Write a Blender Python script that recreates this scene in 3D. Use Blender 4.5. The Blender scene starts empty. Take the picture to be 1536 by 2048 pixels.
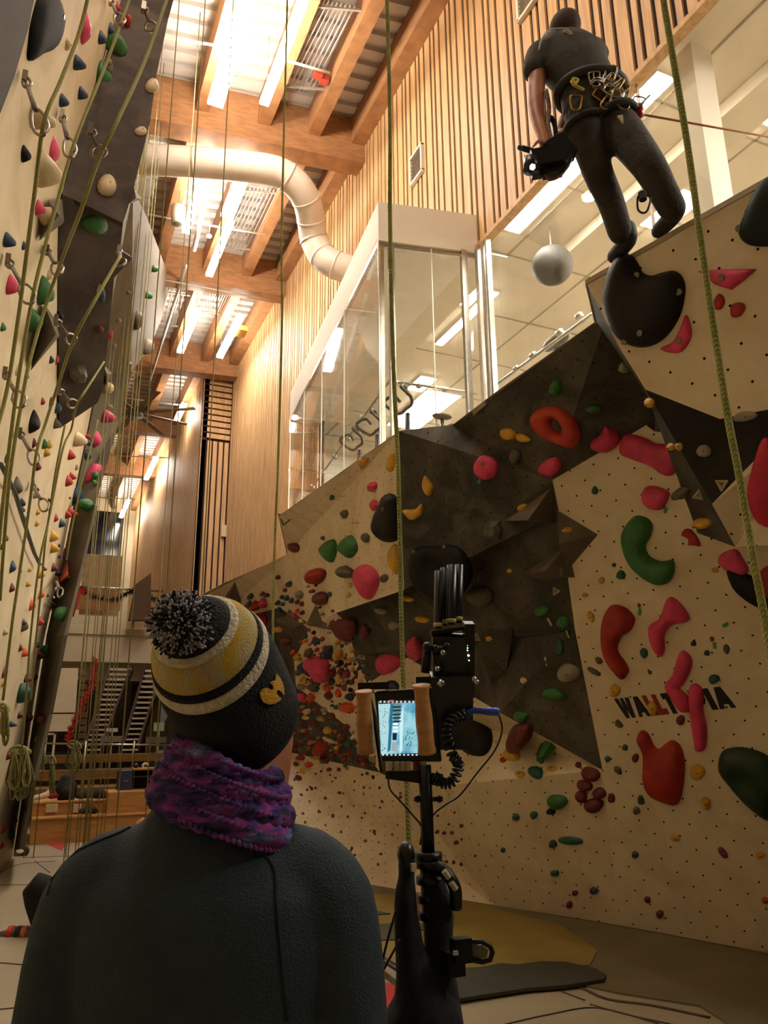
import bpy, bmesh, math, random
from mathutils import Vector, Matrix, noise
from mathutils.bvhtree import BVHTree
from mathutils.geometry import delaunay_2d_cdt
random.seed(7)
S = bpy.context.scene
COL = S.collection
PI = math.pi

# ------------------------------------------------------------------ camera
F = 1538.0
AZ = math.radians(24.2); PITCH = math.radians(15.66); ROLL = math.radians(0.55)
EYE = Vector((0.0, 0.0, 1.6))
cam_d = bpy.data.cameras.new('camera'); cam = bpy.data.objects.new('camera', cam_d); COL.objects.link(cam)
cam_d.sensor_fit = 'VERTICAL'; cam_d.sensor_height = 36.0; cam_d.sensor_width = 27.0
cam_d.lens = 36.0 * F / 2048.0
cam_d.clip_start = 0.05; cam_d.clip_end = 200
RM = Matrix.Rotation(-AZ, 3, 'Z') @ Matrix.Rotation(PI/2 + PITCH, 3, 'X') @ Matrix.Rotation(-ROLL, 3, 'Z')
cam.location = EYE; cam.rotation_euler = RM.to_euler()
S.camera = cam

# ------------------------------------------------------------------ view, world
S.view_settings.view_transform = 'Standard'; S.view_settings.look = 'None'
S.view_settings.gamma = 1.0; S.view_settings.use_curve_mapping = False
S.view_settings.exposure = 0.0
w = bpy.data.worlds.new('night'); S.world = w; w.use_nodes = True
w.node_tree.nodes['Background'].inputs[0].default_value = (1.0, 0.8, 0.58, 1)
w.node_tree.nodes['Background'].inputs[1].default_value = 0.065
S.cycles.max_bounces = 6; S.cycles.diffuse_bounces = 4; S.cycles.transparent_max_bounces = 10
S.cycles.sample_clamp_indirect = 6.0
LIGHT_COL = (1.0, 0.91, 0.79)
TUBE_E = 76.0          # emission of a hall tube fixture
PANEL_E = 105.0          # emission of the studio ceiling panels

# ------------------------------------------------------------------ geometry of the place
AZV = Vector((math.sin(AZ), math.cos(AZ), 0)); AZR = Vector((math.cos(AZ), -math.sin(AZ), 0))
GR = math.radians(7.1)   # the building grid is turned 7.1 degrees from the slatted wall
GU = Vector((math.cos(GR), -math.sin(GR), 0)); GV = Vector((math.sin(GR), math.cos(GR), 0))
def G(u, v, z): return GU*u + GV*v + Vector((0, 0, z))
def ray(px, py):
    return RM @ Vector(((px-768)/F, -(py-1024)/F, -1.0))
def on_z(px, py, z):
    d = ray(px, py); return EYE + d*((z-EYE.z)/d.z)
def on_x(px, py, x):
    d = ray(px, py); return EYE + d*((x-EYE.x)/d.x)
def on_y(px, py, y):
    d = ray(px, py); return EYE + d*((y-EYE.y)/d.y)
def on_d(px, py, D):          # vertical plane facing the viewer at horizontal distance D
    d = ray(px, py); return EYE + d*(D/d.dot(AZV))
def on_l(px, py, d):          # the leaning left climbing wall, d metres off its face
    r = ray(px, py); u = r.dot(GU); s = (-1.5+0.1*EYE.z+d)/(u-0.1*r.z); return EYE + r*s
def on_plane(px, py, p, n):
    r = ray(px, py); return EYE + r*((p-EYE).dot(n)/r.dot(n))
def CF(lat, fwd, z): return AZR*lat + AZV*fwd + Vector((0, 0, z))

# ------------------------------------------------------------------ materials
def srgb(c):
    if isinstance(c, str): c = [int(c[i:i+2], 16) for i in (0, 2, 4)]
    o = []
    for v in c:
        v /= 255.0; o.append(v/12.92 if v <= 0.04045 else ((v+0.055)/1.055)**2.4)
    return (o[0], o[1], o[2], 1)
MATS = {}
def mat(name, col, rough=0.6, var=0.12, scale=6.0, bump=0.0, bscale=60.0, metal=0.0, spec=0.5, col2=None, emit=0.0, coat=0.0, coords='Object', stretch=None):
    if name in MATS: return MATS[name]
    m = bpy.data.materials.new(name); MATS[name] = m; m.use_nodes = True
    nt = m.node_tree; N = nt.nodes; L = nt.links; b = N['Principled BSDF']
    b.inputs['Roughness'].default_value = rough; b.inputs['Metallic'].default_value = metal
    b.inputs['Specular IOR Level'].default_value = spec
    if coat: b.inputs['Coat Weight'].default_value = coat
    c = srgb(col); tc = N.new('ShaderNodeTexCoord'); src = tc.outputs[coords]
    if stretch:
        mp = N.new('ShaderNodeMapping'); mp.inputs['Scale'].default_value = stretch; L.new(src, mp.inputs[0]); src = mp.outputs[0]
    nz = N.new('ShaderNodeTexNoise'); nz.inputs['Scale'].default_value = scale; nz.inputs['Detail'].default_value = 5
    L.new(src, nz.inputs['Vector'])
    cr = N.new('ShaderNodeValToRGB'); L.new(nz.outputs['Fac'], cr.inputs[0])
    c2 = srgb(col2) if col2 else tuple(x*(1-var) for x in c[:3])+(1,)
    c1 = c if col2 else tuple(min(1, x*(1+var*0.6)) for x in c[:3])+(1,)
    cr.color_ramp.elements[0].position = 0.35; cr.color_ramp.elements[1].position = 0.65
    cr.color_ramp.elements[0].color = c2; cr.color_ramp.elements[1].color = c1
    L.new(cr.outputs[0], b.inputs['Base Color'])
    if bump:
        n2 = N.new('ShaderNodeTexNoise'); n2.inputs['Scale'].default_value = bscale; L.new(src, n2.inputs['Vector'])
        bp = N.new('ShaderNodeBump'); bp.inputs['Strength'].default_value = bump; bp.inputs['Distance'].default_value = 0.01
        L.new(n2.outputs['Fac'], bp.inputs['Height']); L.new(bp.outputs[0], b.inputs['Normal'])
    if emit:
        b.inputs['Emission Color'].default_value = c; b.inputs['Emission Strength'].default_value = emit
    return m
def emat(name, col, e):
    if name in MATS: return MATS[name]
    m = bpy.data.materials.new(name); MATS[name] = m; m.use_nodes = True
    b = m.node_tree.nodes['Principled BSDF']; b.inputs['Base Color'].default_value = (*col[:3], 1)
    b.inputs['Emission Color'].default_value = (*col[:3], 1); b.inputs['Emission Strength'].default_value = e
    return m
def glass_mat(name, tint=(0.96, 0.97, 0.95), refl=0.12):
    if name in MATS: return MATS[name]
    m = bpy.data.materials.new(name); MATS[name] = m; m.use_nodes = True
    nt = m.node_tree; N = nt.nodes; L = nt.links; N.remove(N['Principled BSDF'])
    t = N.new('ShaderNodeBsdfTransparent'); t.inputs[0].default_value = (*tint, 1)
    g = N.new('ShaderNodeBsdfGlossy'); g.inputs['Roughness'].default_value = 0.03; g.inputs[0].default_value = (1, 1, 1, 1)
    fr = N.new('ShaderNodeLayerWeight'); fr.inputs[0].default_value = 0.5
    pw = N.new('ShaderNodeMath'); pw.operation = 'POWER'; pw.inputs[1].default_value = 4.0; L.new(fr.outputs['Facing'], pw.inputs[0])
    ad = N.new('ShaderNodeMath'); ad.operation = 'MULTIPLY_ADD'; ad.inputs[1].default_value = 0.55; ad.inputs[2].default_value = refl; ad.use_clamp = True
    mx = N.new('ShaderNodeMixShader'); L.new(pw.outputs[0], ad.inputs[0]); L.new(ad.outputs[0], mx.inputs[0])
    L.new(t.outputs[0], mx.inputs[1]); L.new(g.outputs[0], mx.inputs[2]); L.new(mx.outputs[0], N['Material Output'].inputs[0])
    return m
def panel_mat(name, col, smear, dots=True, pitch=0.2, col_dot='1a1410'):
    """painted plywood climbing panel: UV in metres, staggered bolt holes, chalk and rubber smears"""
    m = bpy.data.materials.new(name); MATS[name] = m; m.use_nodes = True
    nt = m.node_tree; N = nt.nodes; L = nt.links; b = N['Principled BSDF']; b.inputs['Roughness'].default_value = 0.75
    b.inputs['Specular IOR Level'].default_value = 0.25
    uv = N.new('ShaderNodeTexCoord')
    nz = N.new('ShaderNodeTexNoise'); nz.inputs['Scale'].default_value = 1.6; nz.inputs['Detail'].default_value = 8; nz.inputs['Roughness'].default_value = 0.65; nz.inputs['Distortion'].default_value = 1.2
    L.new(uv.outputs['UV'], nz.inputs['Vector'])
    cr = N.new('ShaderNodeValToRGB'); cr.color_ramp.elements[0].position = 0.42; cr.color_ramp.elements[1].position = 0.78
    cr.color_ramp.elements[0].color = srgb(col); cr.color_ramp.elements[1].color = srgb(smear)
    L.new(nz.outputs['Fac'], cr.inputs[0]); out = cr.outputs[0]
    if dots:
        def vm(op, a, bb=None):
            n = N.new('ShaderNodeVectorMath'); n.operation = op; L.new(a, n.inputs[0])
            if bb is not None: n.inputs[1].default_value = bb
            return n.outputs[0] if op != 'LENGTH' else n.outputs['Value']
        def ring(off):
            a = vm('ADD', uv.outputs['UV'], (off, off, 0)); a = vm('SCALE', a); a.node.inputs['Scale'].default_value = 1/pitch
            a = vm('FRACTION', a); a = vm('SUBTRACT', a, (0.5, 0.5, 0)); a = vm('MULTIPLY', a, (1, 1, 0))
            l = vm('LENGTH', a); c = N.new('ShaderNodeMath'); c.operation = 'LESS_THAN'; c.inputs[1].default_value = 0.0075/pitch
            L.new(l, c.inputs[0]); return c.outputs[0]
        mx = N.new('ShaderNodeMath'); mx.operation = 'MAXIMUM'; L.new(ring(0), mx.inputs[0]); L.new(ring(pitch/2), mx.inputs[1])
        mc = N.new('ShaderNodeMix'); mc.data_type = 'RGBA'; L.new(mx.outputs[0], mc.inputs[0]); L.new(out, mc.inputs[6]); mc.inputs[7].default_value = srgb(col_dot)
        out = mc.outputs[2]
    L.new(out, b.inputs['Base Color'])
    n2 = N.new('ShaderNodeTexNoise'); n2.inputs['Scale'].default_value = 180; L.new(uv.outputs['UV'], n2.inputs['Vector'])
    bp = N.new('ShaderNodeBump'); bp.inputs['Strength'].default_value = 0.25; bp.inputs['Distance'].default_value = 0.004
    L.new(n2.outputs['Fac'], bp.inputs['Height']); L.new(bp.outputs[0], b.inputs['Normal'])
    return m

# ------------------------------------------------------------------ object helpers
def link(o, parent=None):
    COL.objects.link(o)
    if parent is not None: o.parent = parent
    return o
def tag(o, label=None, cat=None, group=None, kind=None):
    if label: o['label'] = label
    if cat: o['category'] = cat
    if group: o['group'] = group
    if kind: o['kind'] = kind
    return o
def thing(name, loc, label, cat, group=None):
    o = bpy.data.objects.new(name, None); COL.objects.link(o); o.location = loc; o.empty_display_size = 0.1
    return tag(o, label, cat, group)
class MB:
    """collects shapes given in world space, builds one mesh object whose origin sits at its parent"""
    def __init__(s): s.bm = bmesh.new(); s.uv = s.bm.loops.layers.uv.new('UVMap')
    def face(s, pts, uvf=None):
        vs = [s.bm.verts.new(p) for p in pts]
        try: f = s.bm.faces.new(vs)
        except ValueError: return None
        if uvf:
            for l in f.loops: l[s.uv].uv = uvf(l.vert.co)
        return f
    def box(s, c, size, rot=None):
        c = Vector(c); h = [x/2 for x in size]; R = rot or Matrix.Identity(3)
        v = [s.bm.verts.new(c + R @ Vector((h[0]*i, h[1]*j, h[2]*k))) for i in (-1, 1) for j in (-1, 1) for k in (-1, 1)]
        for f in ((0,1,3,2), (4,6,7,5), (0,4,5,1), (2,3,7,6), (0,2,6,4), (1,5,7,3)): s.bm.faces.new([v[i] for i in f])
        return s
    def beam(s, a, b, w, h, up=Vector((0, 0, 1))):
        a = Vector(a); b = Vector(b); d = (b-a).normalized(); r = d.cross(up).normalized(); u = r.cross(d)
        R = Matrix((r, d, u)).transposed(); return s.box((a+b)/2, (w, (b-a).length, h), R)
    def prism(s, pts, off):
        """polygon pts extruded by vector off"""
        off = Vector(off); a = [s.bm.verts.new(p) for p in pts]; b = [s.bm.verts.new(Vector(p)+off) for p in pts]; n = len(pts)
        s.bm.faces.new(a); s.bm.faces.new(b[::-1])
        for i in range(n): s.bm.faces.new((a[i], b[i], b[(i+1) % n], a[(i+1) % n]))
        return s
    def tube(s, pts, r, n=8, caps=True, flat=1.0, closed=False):
        pts = [Vector(p) for p in pts]; rings = []; prev = None; m = len(pts)
        for i, p in enumerate(pts):
            if closed: d = pts[(i+1) % m]-pts[i-1]
            else: d = (pts[min(i+1, m-1)]-pts[max(i-1, 0)])
            d = d.normalized()
            if prev is None:
                up = Vector((0, 0, 1)) if abs(d.z) < 0.9 else Vector((1, 0, 0)); x = d.cross(up).normalized()
            else:
                x = (prev - d*prev.dot(d)).normalized()
            prev = x; y = d.cross(x); rr = r[i] if isinstance(r, (list, tuple)) else r
            rings.append([s.bm.verts.new(p + (x*math.cos(2*PI*k/n) + y*math.sin(2*PI*k/n)*flat)*rr) for k in range(n)])
        R = range(m if closed else m-1)
        for i in R:
            A = rings[i]; B = rings[(i+1) % m]
            for k in range(n): s.bm.faces.new((A[k], A[(k+1) % n], B[(k+1) % n], B[k]))
        if caps and not closed: s.bm.faces.new(rings[0][::-1]); s.bm.faces.new(rings[-1])
        return s
    def loft(s, rings):
        """rings: list of lists of points, capped"""
        R = [[s.bm.verts.new(p) for p in r] for r in rings]; n = len(R[0])
        for i in range(len(R)-1):
            for k in range(n): s.bm.faces.new((R[i][k], R[i][(k+1) % n], R[i+1][(k+1) % n], R[i+1][k]))
        s.bm.faces.new(R[0][::-1]); s.bm.faces.new(R[-1]); return s
    def ball(s, c, r, sub=2, scale=(1, 1, 1), rot=None):
        M = Matrix.Translation(Vector(c)) @ ((rot or Matrix.Identity(3)).to_4x4()) @ Matrix.Diagonal((*scale, 1))
        bmesh.ops.create_icosphere(s.bm, subdivisions=sub, radius=r, matrix=M); return s
    def mesh(s, name, m=None, smooth=False, fixn=True):
        if fixn: bmesh.ops.recalc_face_normals(s.bm, faces=s.bm.faces)
        me = bpy.data.meshes.new(name); s.bm.to_mesh(me); s.bm.free()
        for mm in (m if isinstance(m, (list, tuple)) else [m]):
            if mm: me.materials.append(mm)
        if smooth:
            me.polygons.foreach_set('use_smooth', [True]*len(me.polygons))
        return me
    def build(s, name, m, parent=None, smooth=False, origin=None, fixn=True):
        base = Vector((0, 0, 0))
        if parent is not None: base = parent_world(parent)
        elif origin is not None: base = Vector(origin)
        elif len(s.bm.verts):
            xs = [v.co for v in s.bm.verts]
            base = Vector((sum(v.x for v in xs)/len(xs), sum(v.y for v in xs)/len(xs), min(v.z for v in xs)))
        bmesh.ops.translate(s.bm, verts=s.bm.verts, vec=-base)
        o = bpy.data.objects.new(name, s.mesh(name, m, smooth, fixn)); link(o, parent)
        if parent is None: o.location = base
        return o
def parent_world(p):
    v = Vector((0, 0, 0))
    while p is not None: v += p.location; p = p.parent
    return v
def spline(pts, k=6, closed=False):
    pts = [Vector(p) for p in pts]; n = len(pts); out = []
    rng = range(n) if closed else range(n-1)
    for i in rng:
        if closed: p0, p1, p2, p3 = pts[i-1], pts[i], pts[(i+1) % n], pts[(i+2) % n]
        else: p0, p1, p2, p3 = pts[max(i-1, 0)], pts[i], pts[i+1], pts[min(i+2, n-1)]
        for j in range(k):
            t = j/k
            out.append(0.5*((2*p1)+(p2-p0)*t+(2*p0-5*p1+4*p2-p3)*t*t+(3*p1-p0-3*p2+p3)*t**3))
    if not closed: out.append(pts[-1])
    return out
def modded(o, mods):
    """apply modifiers listed as (type, dict) and keep the result as plain mesh"""
    for t, kw in mods:
        md = o.modifiers.new(t.lower(), t)
        for k, v in kw.items(): setattr(md, k, v)
    bpy.context.view_layer.update()
    dg = bpy.context.evaluated_depsgraph_get(); me = bpy.data.meshes.new_from_object(o.evaluated_get(dg))
    o.modifiers.clear(); o.data = me; return o
def structure(name, mb, m, smooth=False):
    o = mb.build(name, m, None, smooth); o['kind'] = 'structure'; return o
# ================================================================== the hall
SW = 4.1                                   # face of the slatted wall
m_slat = mat('slat_wood', 'cfa574', 0.55, 0.2, 3.0, stretch=(6, 6, 0.6))
m_slat_gap = mat('slat_gap', '1d0d08', 0.9)
m_glulam = mat('glulam', 'a87850', 0.5, 0.22, 5.0, stretch=(1, 1, 4))
m_deck = mat('deck_white', 'cfc7bc', 0.5, 0.08, 2)
m_mat = mat('mat_vinyl', '9a8c70', 0.55, 0.14, 1.3, bump=0.15, bscale=14)
m_cream = mat('cream_paint', 'd8c8a8', 0.7, 0.06, 2)
m_white = mat('white_paint', 'e6dccb', 0.6, 0.04, 2)
m_dark = mat('dark_recess', '1c1611', 0.9)
m_steel = mat('brushed_steel', 'b9b2a6', 0.3, 0.1, 20, metal=0.9)
m_galv = mat('galvanised', 'b5aca0', 0.4, 0.15, 12, metal=0.5)
m_black = mat('black_plastic', '0d0c0c', 0.35, 0.1, 20)
m_ply = mat('birch_plywood', 'b98445', 0.5, 0.2, 4, stretch=(1, 1, 5))

# floor: foam mats under one vinyl cover, seams as separate welts
mb = MB(); mb.box((2, 15, -0.15), (24, 50, 0.3)); structure('floor', mb, m_mat)
# outer shell behind everything
mb = MB(); mb.box((-6.5, 15, 5.9), (0.2, 50, 12.1)); structure('wall_left', mb, m_cream)
mb = MB(); mb.box((2, -9.9, 5.9), (24, 0.2, 12.1)); structure('wall_back', mb, m_cream)
mb = MB(); mb.box((10, 15, 5.9), (0.2, 50, 12.1)); structure('wall_outer', mb, m_cream)
# roof deck: trapezoid steel ribs running across the hall
mb = MB(); mb.box((2, 15, 11.45), (24, 50, 0.1))
for k in range(150):
    v = -4 + k*0.28
    a = G(-5.5, v, 11.36); b = G(7.5, v, 11.36)
    mb.beam(a, b, 0.15, 0.09)
structure('ceiling', mb, m_deck)
tn = 0
def trim(mb, m):
    global tn; tn += 1; return structure('trim_%d' % tn, mb, m)
for x in (-0.9, 0.35, 1.5, 2.45, 3.25):
    mb = MB(); mb.beam((x, -6, 11.08), (x, 37, 11.08), 0.2, 0.5); trim(mb, m_glulam)
mb = MB(); mb.beam((SW-0.1, -6, 11.08), (SW-0.1, 37, 11.08), 0.26, 0.5); trim(mb, m_glulam)
for v in (1.2, 5.7, 10.2, 14.55, 18.8, 23.5, 28.0, 34.2):
    mb = MB(); mb.beam(G(-5.5, v+0.15, 10.92), G(3.9-max(0, v-6)*0.124, v+0.15, 10.92), 0.34, 0.84); trim(mb, m_glulam)

# slatted wall: dark backing with vertical boards of three repeating widths
def slats_y(mb, x, y0, y1, z0f, z1, d=0.022, phase=0.0):
    y = y0; i = 0; W = (0.145, 0.11, 0.19)
    while y < y1:
        wd = W[i % 3]; a = y+0.023; b = min(y+wd-0.023, y1); z0 = z0f(0.5*(a+b))
        mb.box((x+d/2, (a+b)/2, (z0+z1)/2), (d, b-a, z1-z0)); y += wd; i += 1
BX0, BX1 = 6.5, 11.95      # the glazed box spans this length of the wall
def zlow(y): return 6.84 if y < BX1 else 3.6
mb = MB(); slats_y(mb, SW, -4.0+0.055, 18.9, zlow, 11.3)
o = structure('wall_right', mb, m_slat)
mb = MB(); mb.box((SW+0.082, 3.95, 9.24), (0.12, 16.0, 4.65)); mb.box((SW+0.082, 15.4, 7.5), (0.12, 6.9, 8.2))
structure('wall_right_backing', mb, m_slat_gap)
mb = MB(); mb.box((SW+0.02, 1.25, 6.83), (0.1, 10.5, 0.05)); trim(mb, m_slat)
# the wall steps out at the far end: broad boards below, horizontal boards above
JX = on_y(395, 1000, 19.0).x; JB = 8.85
mb = MB(); mb.box(((JX+SW)/2+0.3, 19.12, 7.3), (SW-JX+0.6, 0.1, 8.2)); structure('wall_step_backing', mb, mat('dark_red_gap', '3d120e', 0.9))
mb = MB(); n = 5; ww = (SW-JX)/n
for k in range(n):
    mb.box((JX+ww*(k+0.5), 19.03, (3.4+JB)/2), (ww-0.045, 0.06, JB-3.4))
for k in range(14):
    mb.box(((JX+SW)/2, 19.03, JB+0.14+k*0.17), (SW-JX, 0.06, 0.125))
structure('wall_step', mb, m_slat)
mb = MB(); slats_y(mb, JX, 19.0, 36, lambda y: 3.4, 11.3); structure('wall_far', mb, m_slat)
mb = MB(); mb.box((JX+0.082, 27.5, 7.3), (0.12, 17, 8.2)); structure('wall_far_backing', mb, mat('slat_gap_warm', '2c160c', 0.9))
# end wall
mb = MB(); a = on_y(172, 1150, 33.8); b = on_y(246, 1052, 33.8)
mb.box((0.5, 34.1, 6), (9, 0.2, 12)); structure('wall_end', mb, m_cream)
mb = MB(); mb.box(((a.x+b.x)/2-0.5, 33.95, (a.z+b.z)/2+0.3), (b.x-a.x+1.0, 0.1, b.z-a.z+0.6)); structure('window_3', mb, mat('night_glass', '0c0f18', 0.12, 0.3, 3))
mb = MB(); mb.box((b.x+0.08, 33.9, (a.z+b.z)/2+0.3), (0.12, 0.12, b.z-a.z+0.6)); trim(mb, m_cream)

# wall vents, tilted in line with the wall
def wall_vent(px, py, w_, h_, label):
    p = on_x(px, py, SW); t = thing('wall_vent', p, label, 'vent')
    mb = MB()
    for s in (-1, 1):
        mb.box(p+Vector((-0.02, s*w_/2, 0)), (0.05, 0.035, h_)); mb.box(p+Vector((-0.02, 0, s*h_/2)), (0.05, w_+0.035, 0.035))
    mb.build('frame', m_white, t)
    mb = MB(); mb.box(p+Vector((0.0, 0, 0)), (0.01, w_, h_))
    for k in range(7): mb.box(p+Vector((-0.02, 0, h_*(k-3)/7)), (0.03, w_, 0.012), Matrix.Rotation(0.5, 3, 'Y'))
    mb.build('louvre', m_galv, t)
wall_vent(836, 331, 0.34, 0.42, 'small white framed wall vent set in the wooden slats above the glass box')
wall_vent(1058, -12, 0.34, 0.42, 'white framed wall vent in the slats above the head of the camera operator')

# ------------------------------------------------------------------ fitness studio behind the glass
m_tile = mat('ceiling_tile', 'd9ccb4', 0.8, 0.05, 3)
m_glass = glass_mat('window_glass', refl=0.03)
m_glass2 = glass_mat('box_glass', refl=0.07)
ZC = 6.95
mb = MB(); mb.box((6.9, 5.2, ZC+0.05), (5.5, 18.5, 0.1))
mb.prism([(2.98, 6.75, 6.80), (3.62, 11.9, 6.80), (4.5, 11.9, 6.80), (4.5, 6.47, 6.80), (4.1, 6.5, 6.80)], (0, 0, 0.02))
structure('ceiling_studio', mb, m_tile)
mb = MB()
for k in range(5): mb.box((4.6+k*1.15, 5.2, ZC-0.004), (0.02, 18.5, 0.012))
for k in range(15): mb.box((6.9, -3.4+k*1.25, ZC-0.004), (5.5, 0.02, 0.012))
trim(mb, mat('tile_seam', '9b8f7a', 0.8))
mb = MB(); mb.box((6.9, 5.2, 4.0), (5.5, 18.5, 0.2)); mb.prism([(3.1, 6.75, 3.9), (3.62, 11.9, 3.9), (4.2, 11.9, 3.9), (4.2, 6.52, 3.9)], (0, 0, 0.2)); structure('floor_studio', mb, mat('studio_floor', '6d6355', 0.5))
mb = MB(); mb.box((9.6, 5.2, 5.5), (0.1, 18.5, 3.0)); structure('wall_studio_back', mb, m_white)
mb = MB(); mb.box((6.9, 13.9, 5.5), (5.5, 0.1, 3.0)); structure('wall_studio_end', mb, m_white)
mb = MB(); mb.box((6.9, -3.9, 5.5), (5.5, 0.1, 3.0)); structure('wall_studio_near', mb, m_white)
# bulkheads inside
mb = MB(); mb.box((5.3, 1.25, 6.88), (0.4, 10.2, 0.13)); trim(mb, m_tile)
mb = MB(); mb.box((SW+0.06, 1.2, 4.14), (0.16, 10.5, 0.1)); trim(mb, m_steel)
# window strip glass with a mullion every few metres
mb = MB(); mb.box((SW+0.06, 1.25, 5.5), (0.02, 10.3, 2.65)); structure('window_1', mb, m_glass)
mb = MB()
for y in (3.93, 1.35, -1.2): mb.box((SW+0.045, y, 5.5), (0.022, 0.018, 2.65))
trim(mb, m_galv)
mb = MB()
p0 = on_x(1345, 250, SW+0.25)
mb.box((SW+0.3, 3.55, 5.5), (0.22, 0.16, 2.75)); trim(mb, m_white)
# box: corner A (front), B far end, C at the wall
A = Vector((2.976, 6.70, 0)); B = Vector((3.60, 11.95, 0)); Cc = Vector((SW, 6.47, 0))
ztop = EYE.z + ray(757, 403).z*((A.x)/ray(757, 403).x) if abs(ray(757, 403).x) > 1e-6 else 7.4
ztop = (EYE + ray(757, 403)*((A-EYE).dot(AZV)/ray(757, 403).dot(AZV))).z
zt0 = 6.76
def quad(mb, a, b, z0, z1, th, inward):
    d = (b-a).normalized(); n = Vector((d.y, -d.x, 0))*th
    if n.dot(inward) < 0: n = -n
    mb.prism([a+Vector((0, 0, z0)), b+Vector((0, 0, z0)), b+Vector((0, 0, z1)), a+Vector((0, 0, z1))], n)
inw = Vector((1, 0.6, 0))
mb = MB()
mb.prism([A+Vector((0, 0, zt0)), B+Vector((0, 0, zt0)), Vector((SW+.05, 11.95, zt0)), Cc+Vector((0, 0, zt0))], (0, 0, ztop-zt0))
structure('trim_box_fascia', mb, m_white)
mb = MB(); quad(mb, A, B, 4.0, zt0-0.05, 0.02, inw); structure('window_2', mb, m_glass2)
mb = MB(); quad(mb, A, Cc, 4.0, zt0-0.05, 0.02, inw); structure('window_4', mb, m_glass)
mb = MB()
off = Vector((0.03, 0.05, 0))
mb.beam(A+off+Vector((0, 0, zt0-0.03)), B+off+Vector((0, 0, zt0-0.03)), 0.05, 0.05); mb.beam(A+off+Vector((0, 0, zt0-0.03)), Cc+off+Vector((0, 0, zt0-0.03)), 0.05, 0.05)
mb.box((A.x+0.05, A.y+0.05, 5.4), (0.05, 0.05, 2.7)); mb.box((A.x-0.0, A.y-0.0, 5.4), (0.015, 0.015, 2.7))
mb.box((A.x+0.16, A.y+0.02, 5.4), (0.06, 0.05, 2.7))
for dy, wv in ((0.0, 0.06), (-0.12, 0.05), (-0.2, 0.03)): mb.box((SW-0.02, 6.43+dy, 5.4), (0.06, wv, 2.75))
mb.box((SW-0.16, 6.52, 5.4), (0.07, 0.05, 2.75))
trim(mb, m_steel)
mb = MB()
for t_ in (0.28, 0.52, 0.76, 0.98):
    p = A.lerp(B, t_); mb.box((p.x-0.004, p.y, 5.38), (0.012, 0.012, 2.7))
p = A.lerp(Cc, 0.52); mb.box((p.x, p.y-0.006, 5.38), (0.012, 0.012, 2.7))
trim(mb, m_white)
# bulkhead that closes the studio over the box
# balcony and what lies under it
mb = MB(); mb.box((-0.5, 26.5, 3.98), (8.6, 5.0, 0.95)); mb.box((-0.5, 23.96, 4.38), (8.6, 0.12, 0.18)); mb.box((-0.5, 25.2, 3.3), (8.6, 0.25, 0.5)); structure('floor_balcony', mb, m_cream)
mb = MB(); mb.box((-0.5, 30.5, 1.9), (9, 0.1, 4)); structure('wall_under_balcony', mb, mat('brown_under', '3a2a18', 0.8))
# ================================================================== lamps
m_tube = emat('tube_glow', LIGHT_COL, TUBE_E)
m_panel_glow = emat('panel_glow', (1.0, 0.93, 0.82), PANEL_E)
m_lampbody = mat('lamp_housing', 'd8d4cc', 0.4)
def fixture(x, y0, y1, z, label, width=0.13):
    c = Vector((x, (y0+y1)/2, z)); L = y1-y0
    t = thing('tube_light', c, label, 'ceiling light', 'tube lights hung along the hall')
    MB().box(c+Vector((0, 0, 0.05)), (0.05, L+0.02, 0.04)).build('housing', m_lampbody, t)
    mb = MB()
    for k in range(2):
        yy = y0 + L*(k+0.5)/2
        mb.box((x, yy, z), (width, L/2-0.012, 0.06))
    mb.build('diffuser', m_tube, t)
    for yy in (y0+0.15, y1-0.15): MB().tube([(x, yy, z+0.07), (x, yy, 11.4)], 0.006, 5).build('hanger', m_galv, t)
ZL = 10.3
def fx(px0, py0, px1, py1, label, x, width=0.13):
    a = on_x(px0, py0, x); b = on_x(px1, py1, x)
    zz = ZL; y0 = on_z(px0, py0, ZL).y; y1 = on_z(px1, py1, ZL).y
    xm = 0.5*(on_z(px0, py0, ZL).x+on_z(px1, py1, ZL).x)
    fixture(xm, min(y0, y1), max(y0, y1), ZL, label, width)
fx(438, 212, 492, -30, 'wide glaring tube light nearest the camera at the top of the photo', 1.6, 0.22)
fx(528, 208, 606, 0, 'long slim tube light just right of the widest glaring one', 2.3, 0.13)
fx(377, 466, 408, 328, 'tube light beside the white ceiling loudspeaker', 1.7, 0.13)
fx(450, 432, 490, 352, 'wide tube light right under the pale air duct', 2.3, 0.22)
fx(424, 552, 455, 440, 'tube light directly behind the wide one under the air duct', 2.4, 0.13)
fx(360, 704, 395, 618, 'tube light in the left row beyond the third girder', 2.5, 0.15)
fx(439, 714, 482, 630, 'tube light in the right row close to the slatted wall', 3.45, 0.15)
fx(353, 839, 370, 808, 'short tube light in front of the big ceiling fan', 3.1, 0.15)
fx(290, 958, 315, 915, 'tube light beyond the fan, second from the far end', 3.1, 0.15)
fx(238, 1034, 262, 999, 'tube light farthest down the hall', 2.9, 0.15)
fixture(1.7, 3.6, 5.2, ZL, 'unseen tube light added above the frame to fill the near overhangs', 0.15)  # unseen fixtures added as fill light for the overhanging panels
fixture(0.3, 1.0, 3.0, ZL, 'unseen tube light added overhead, above the viewer, to fill the near hall', 0.15)
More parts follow.
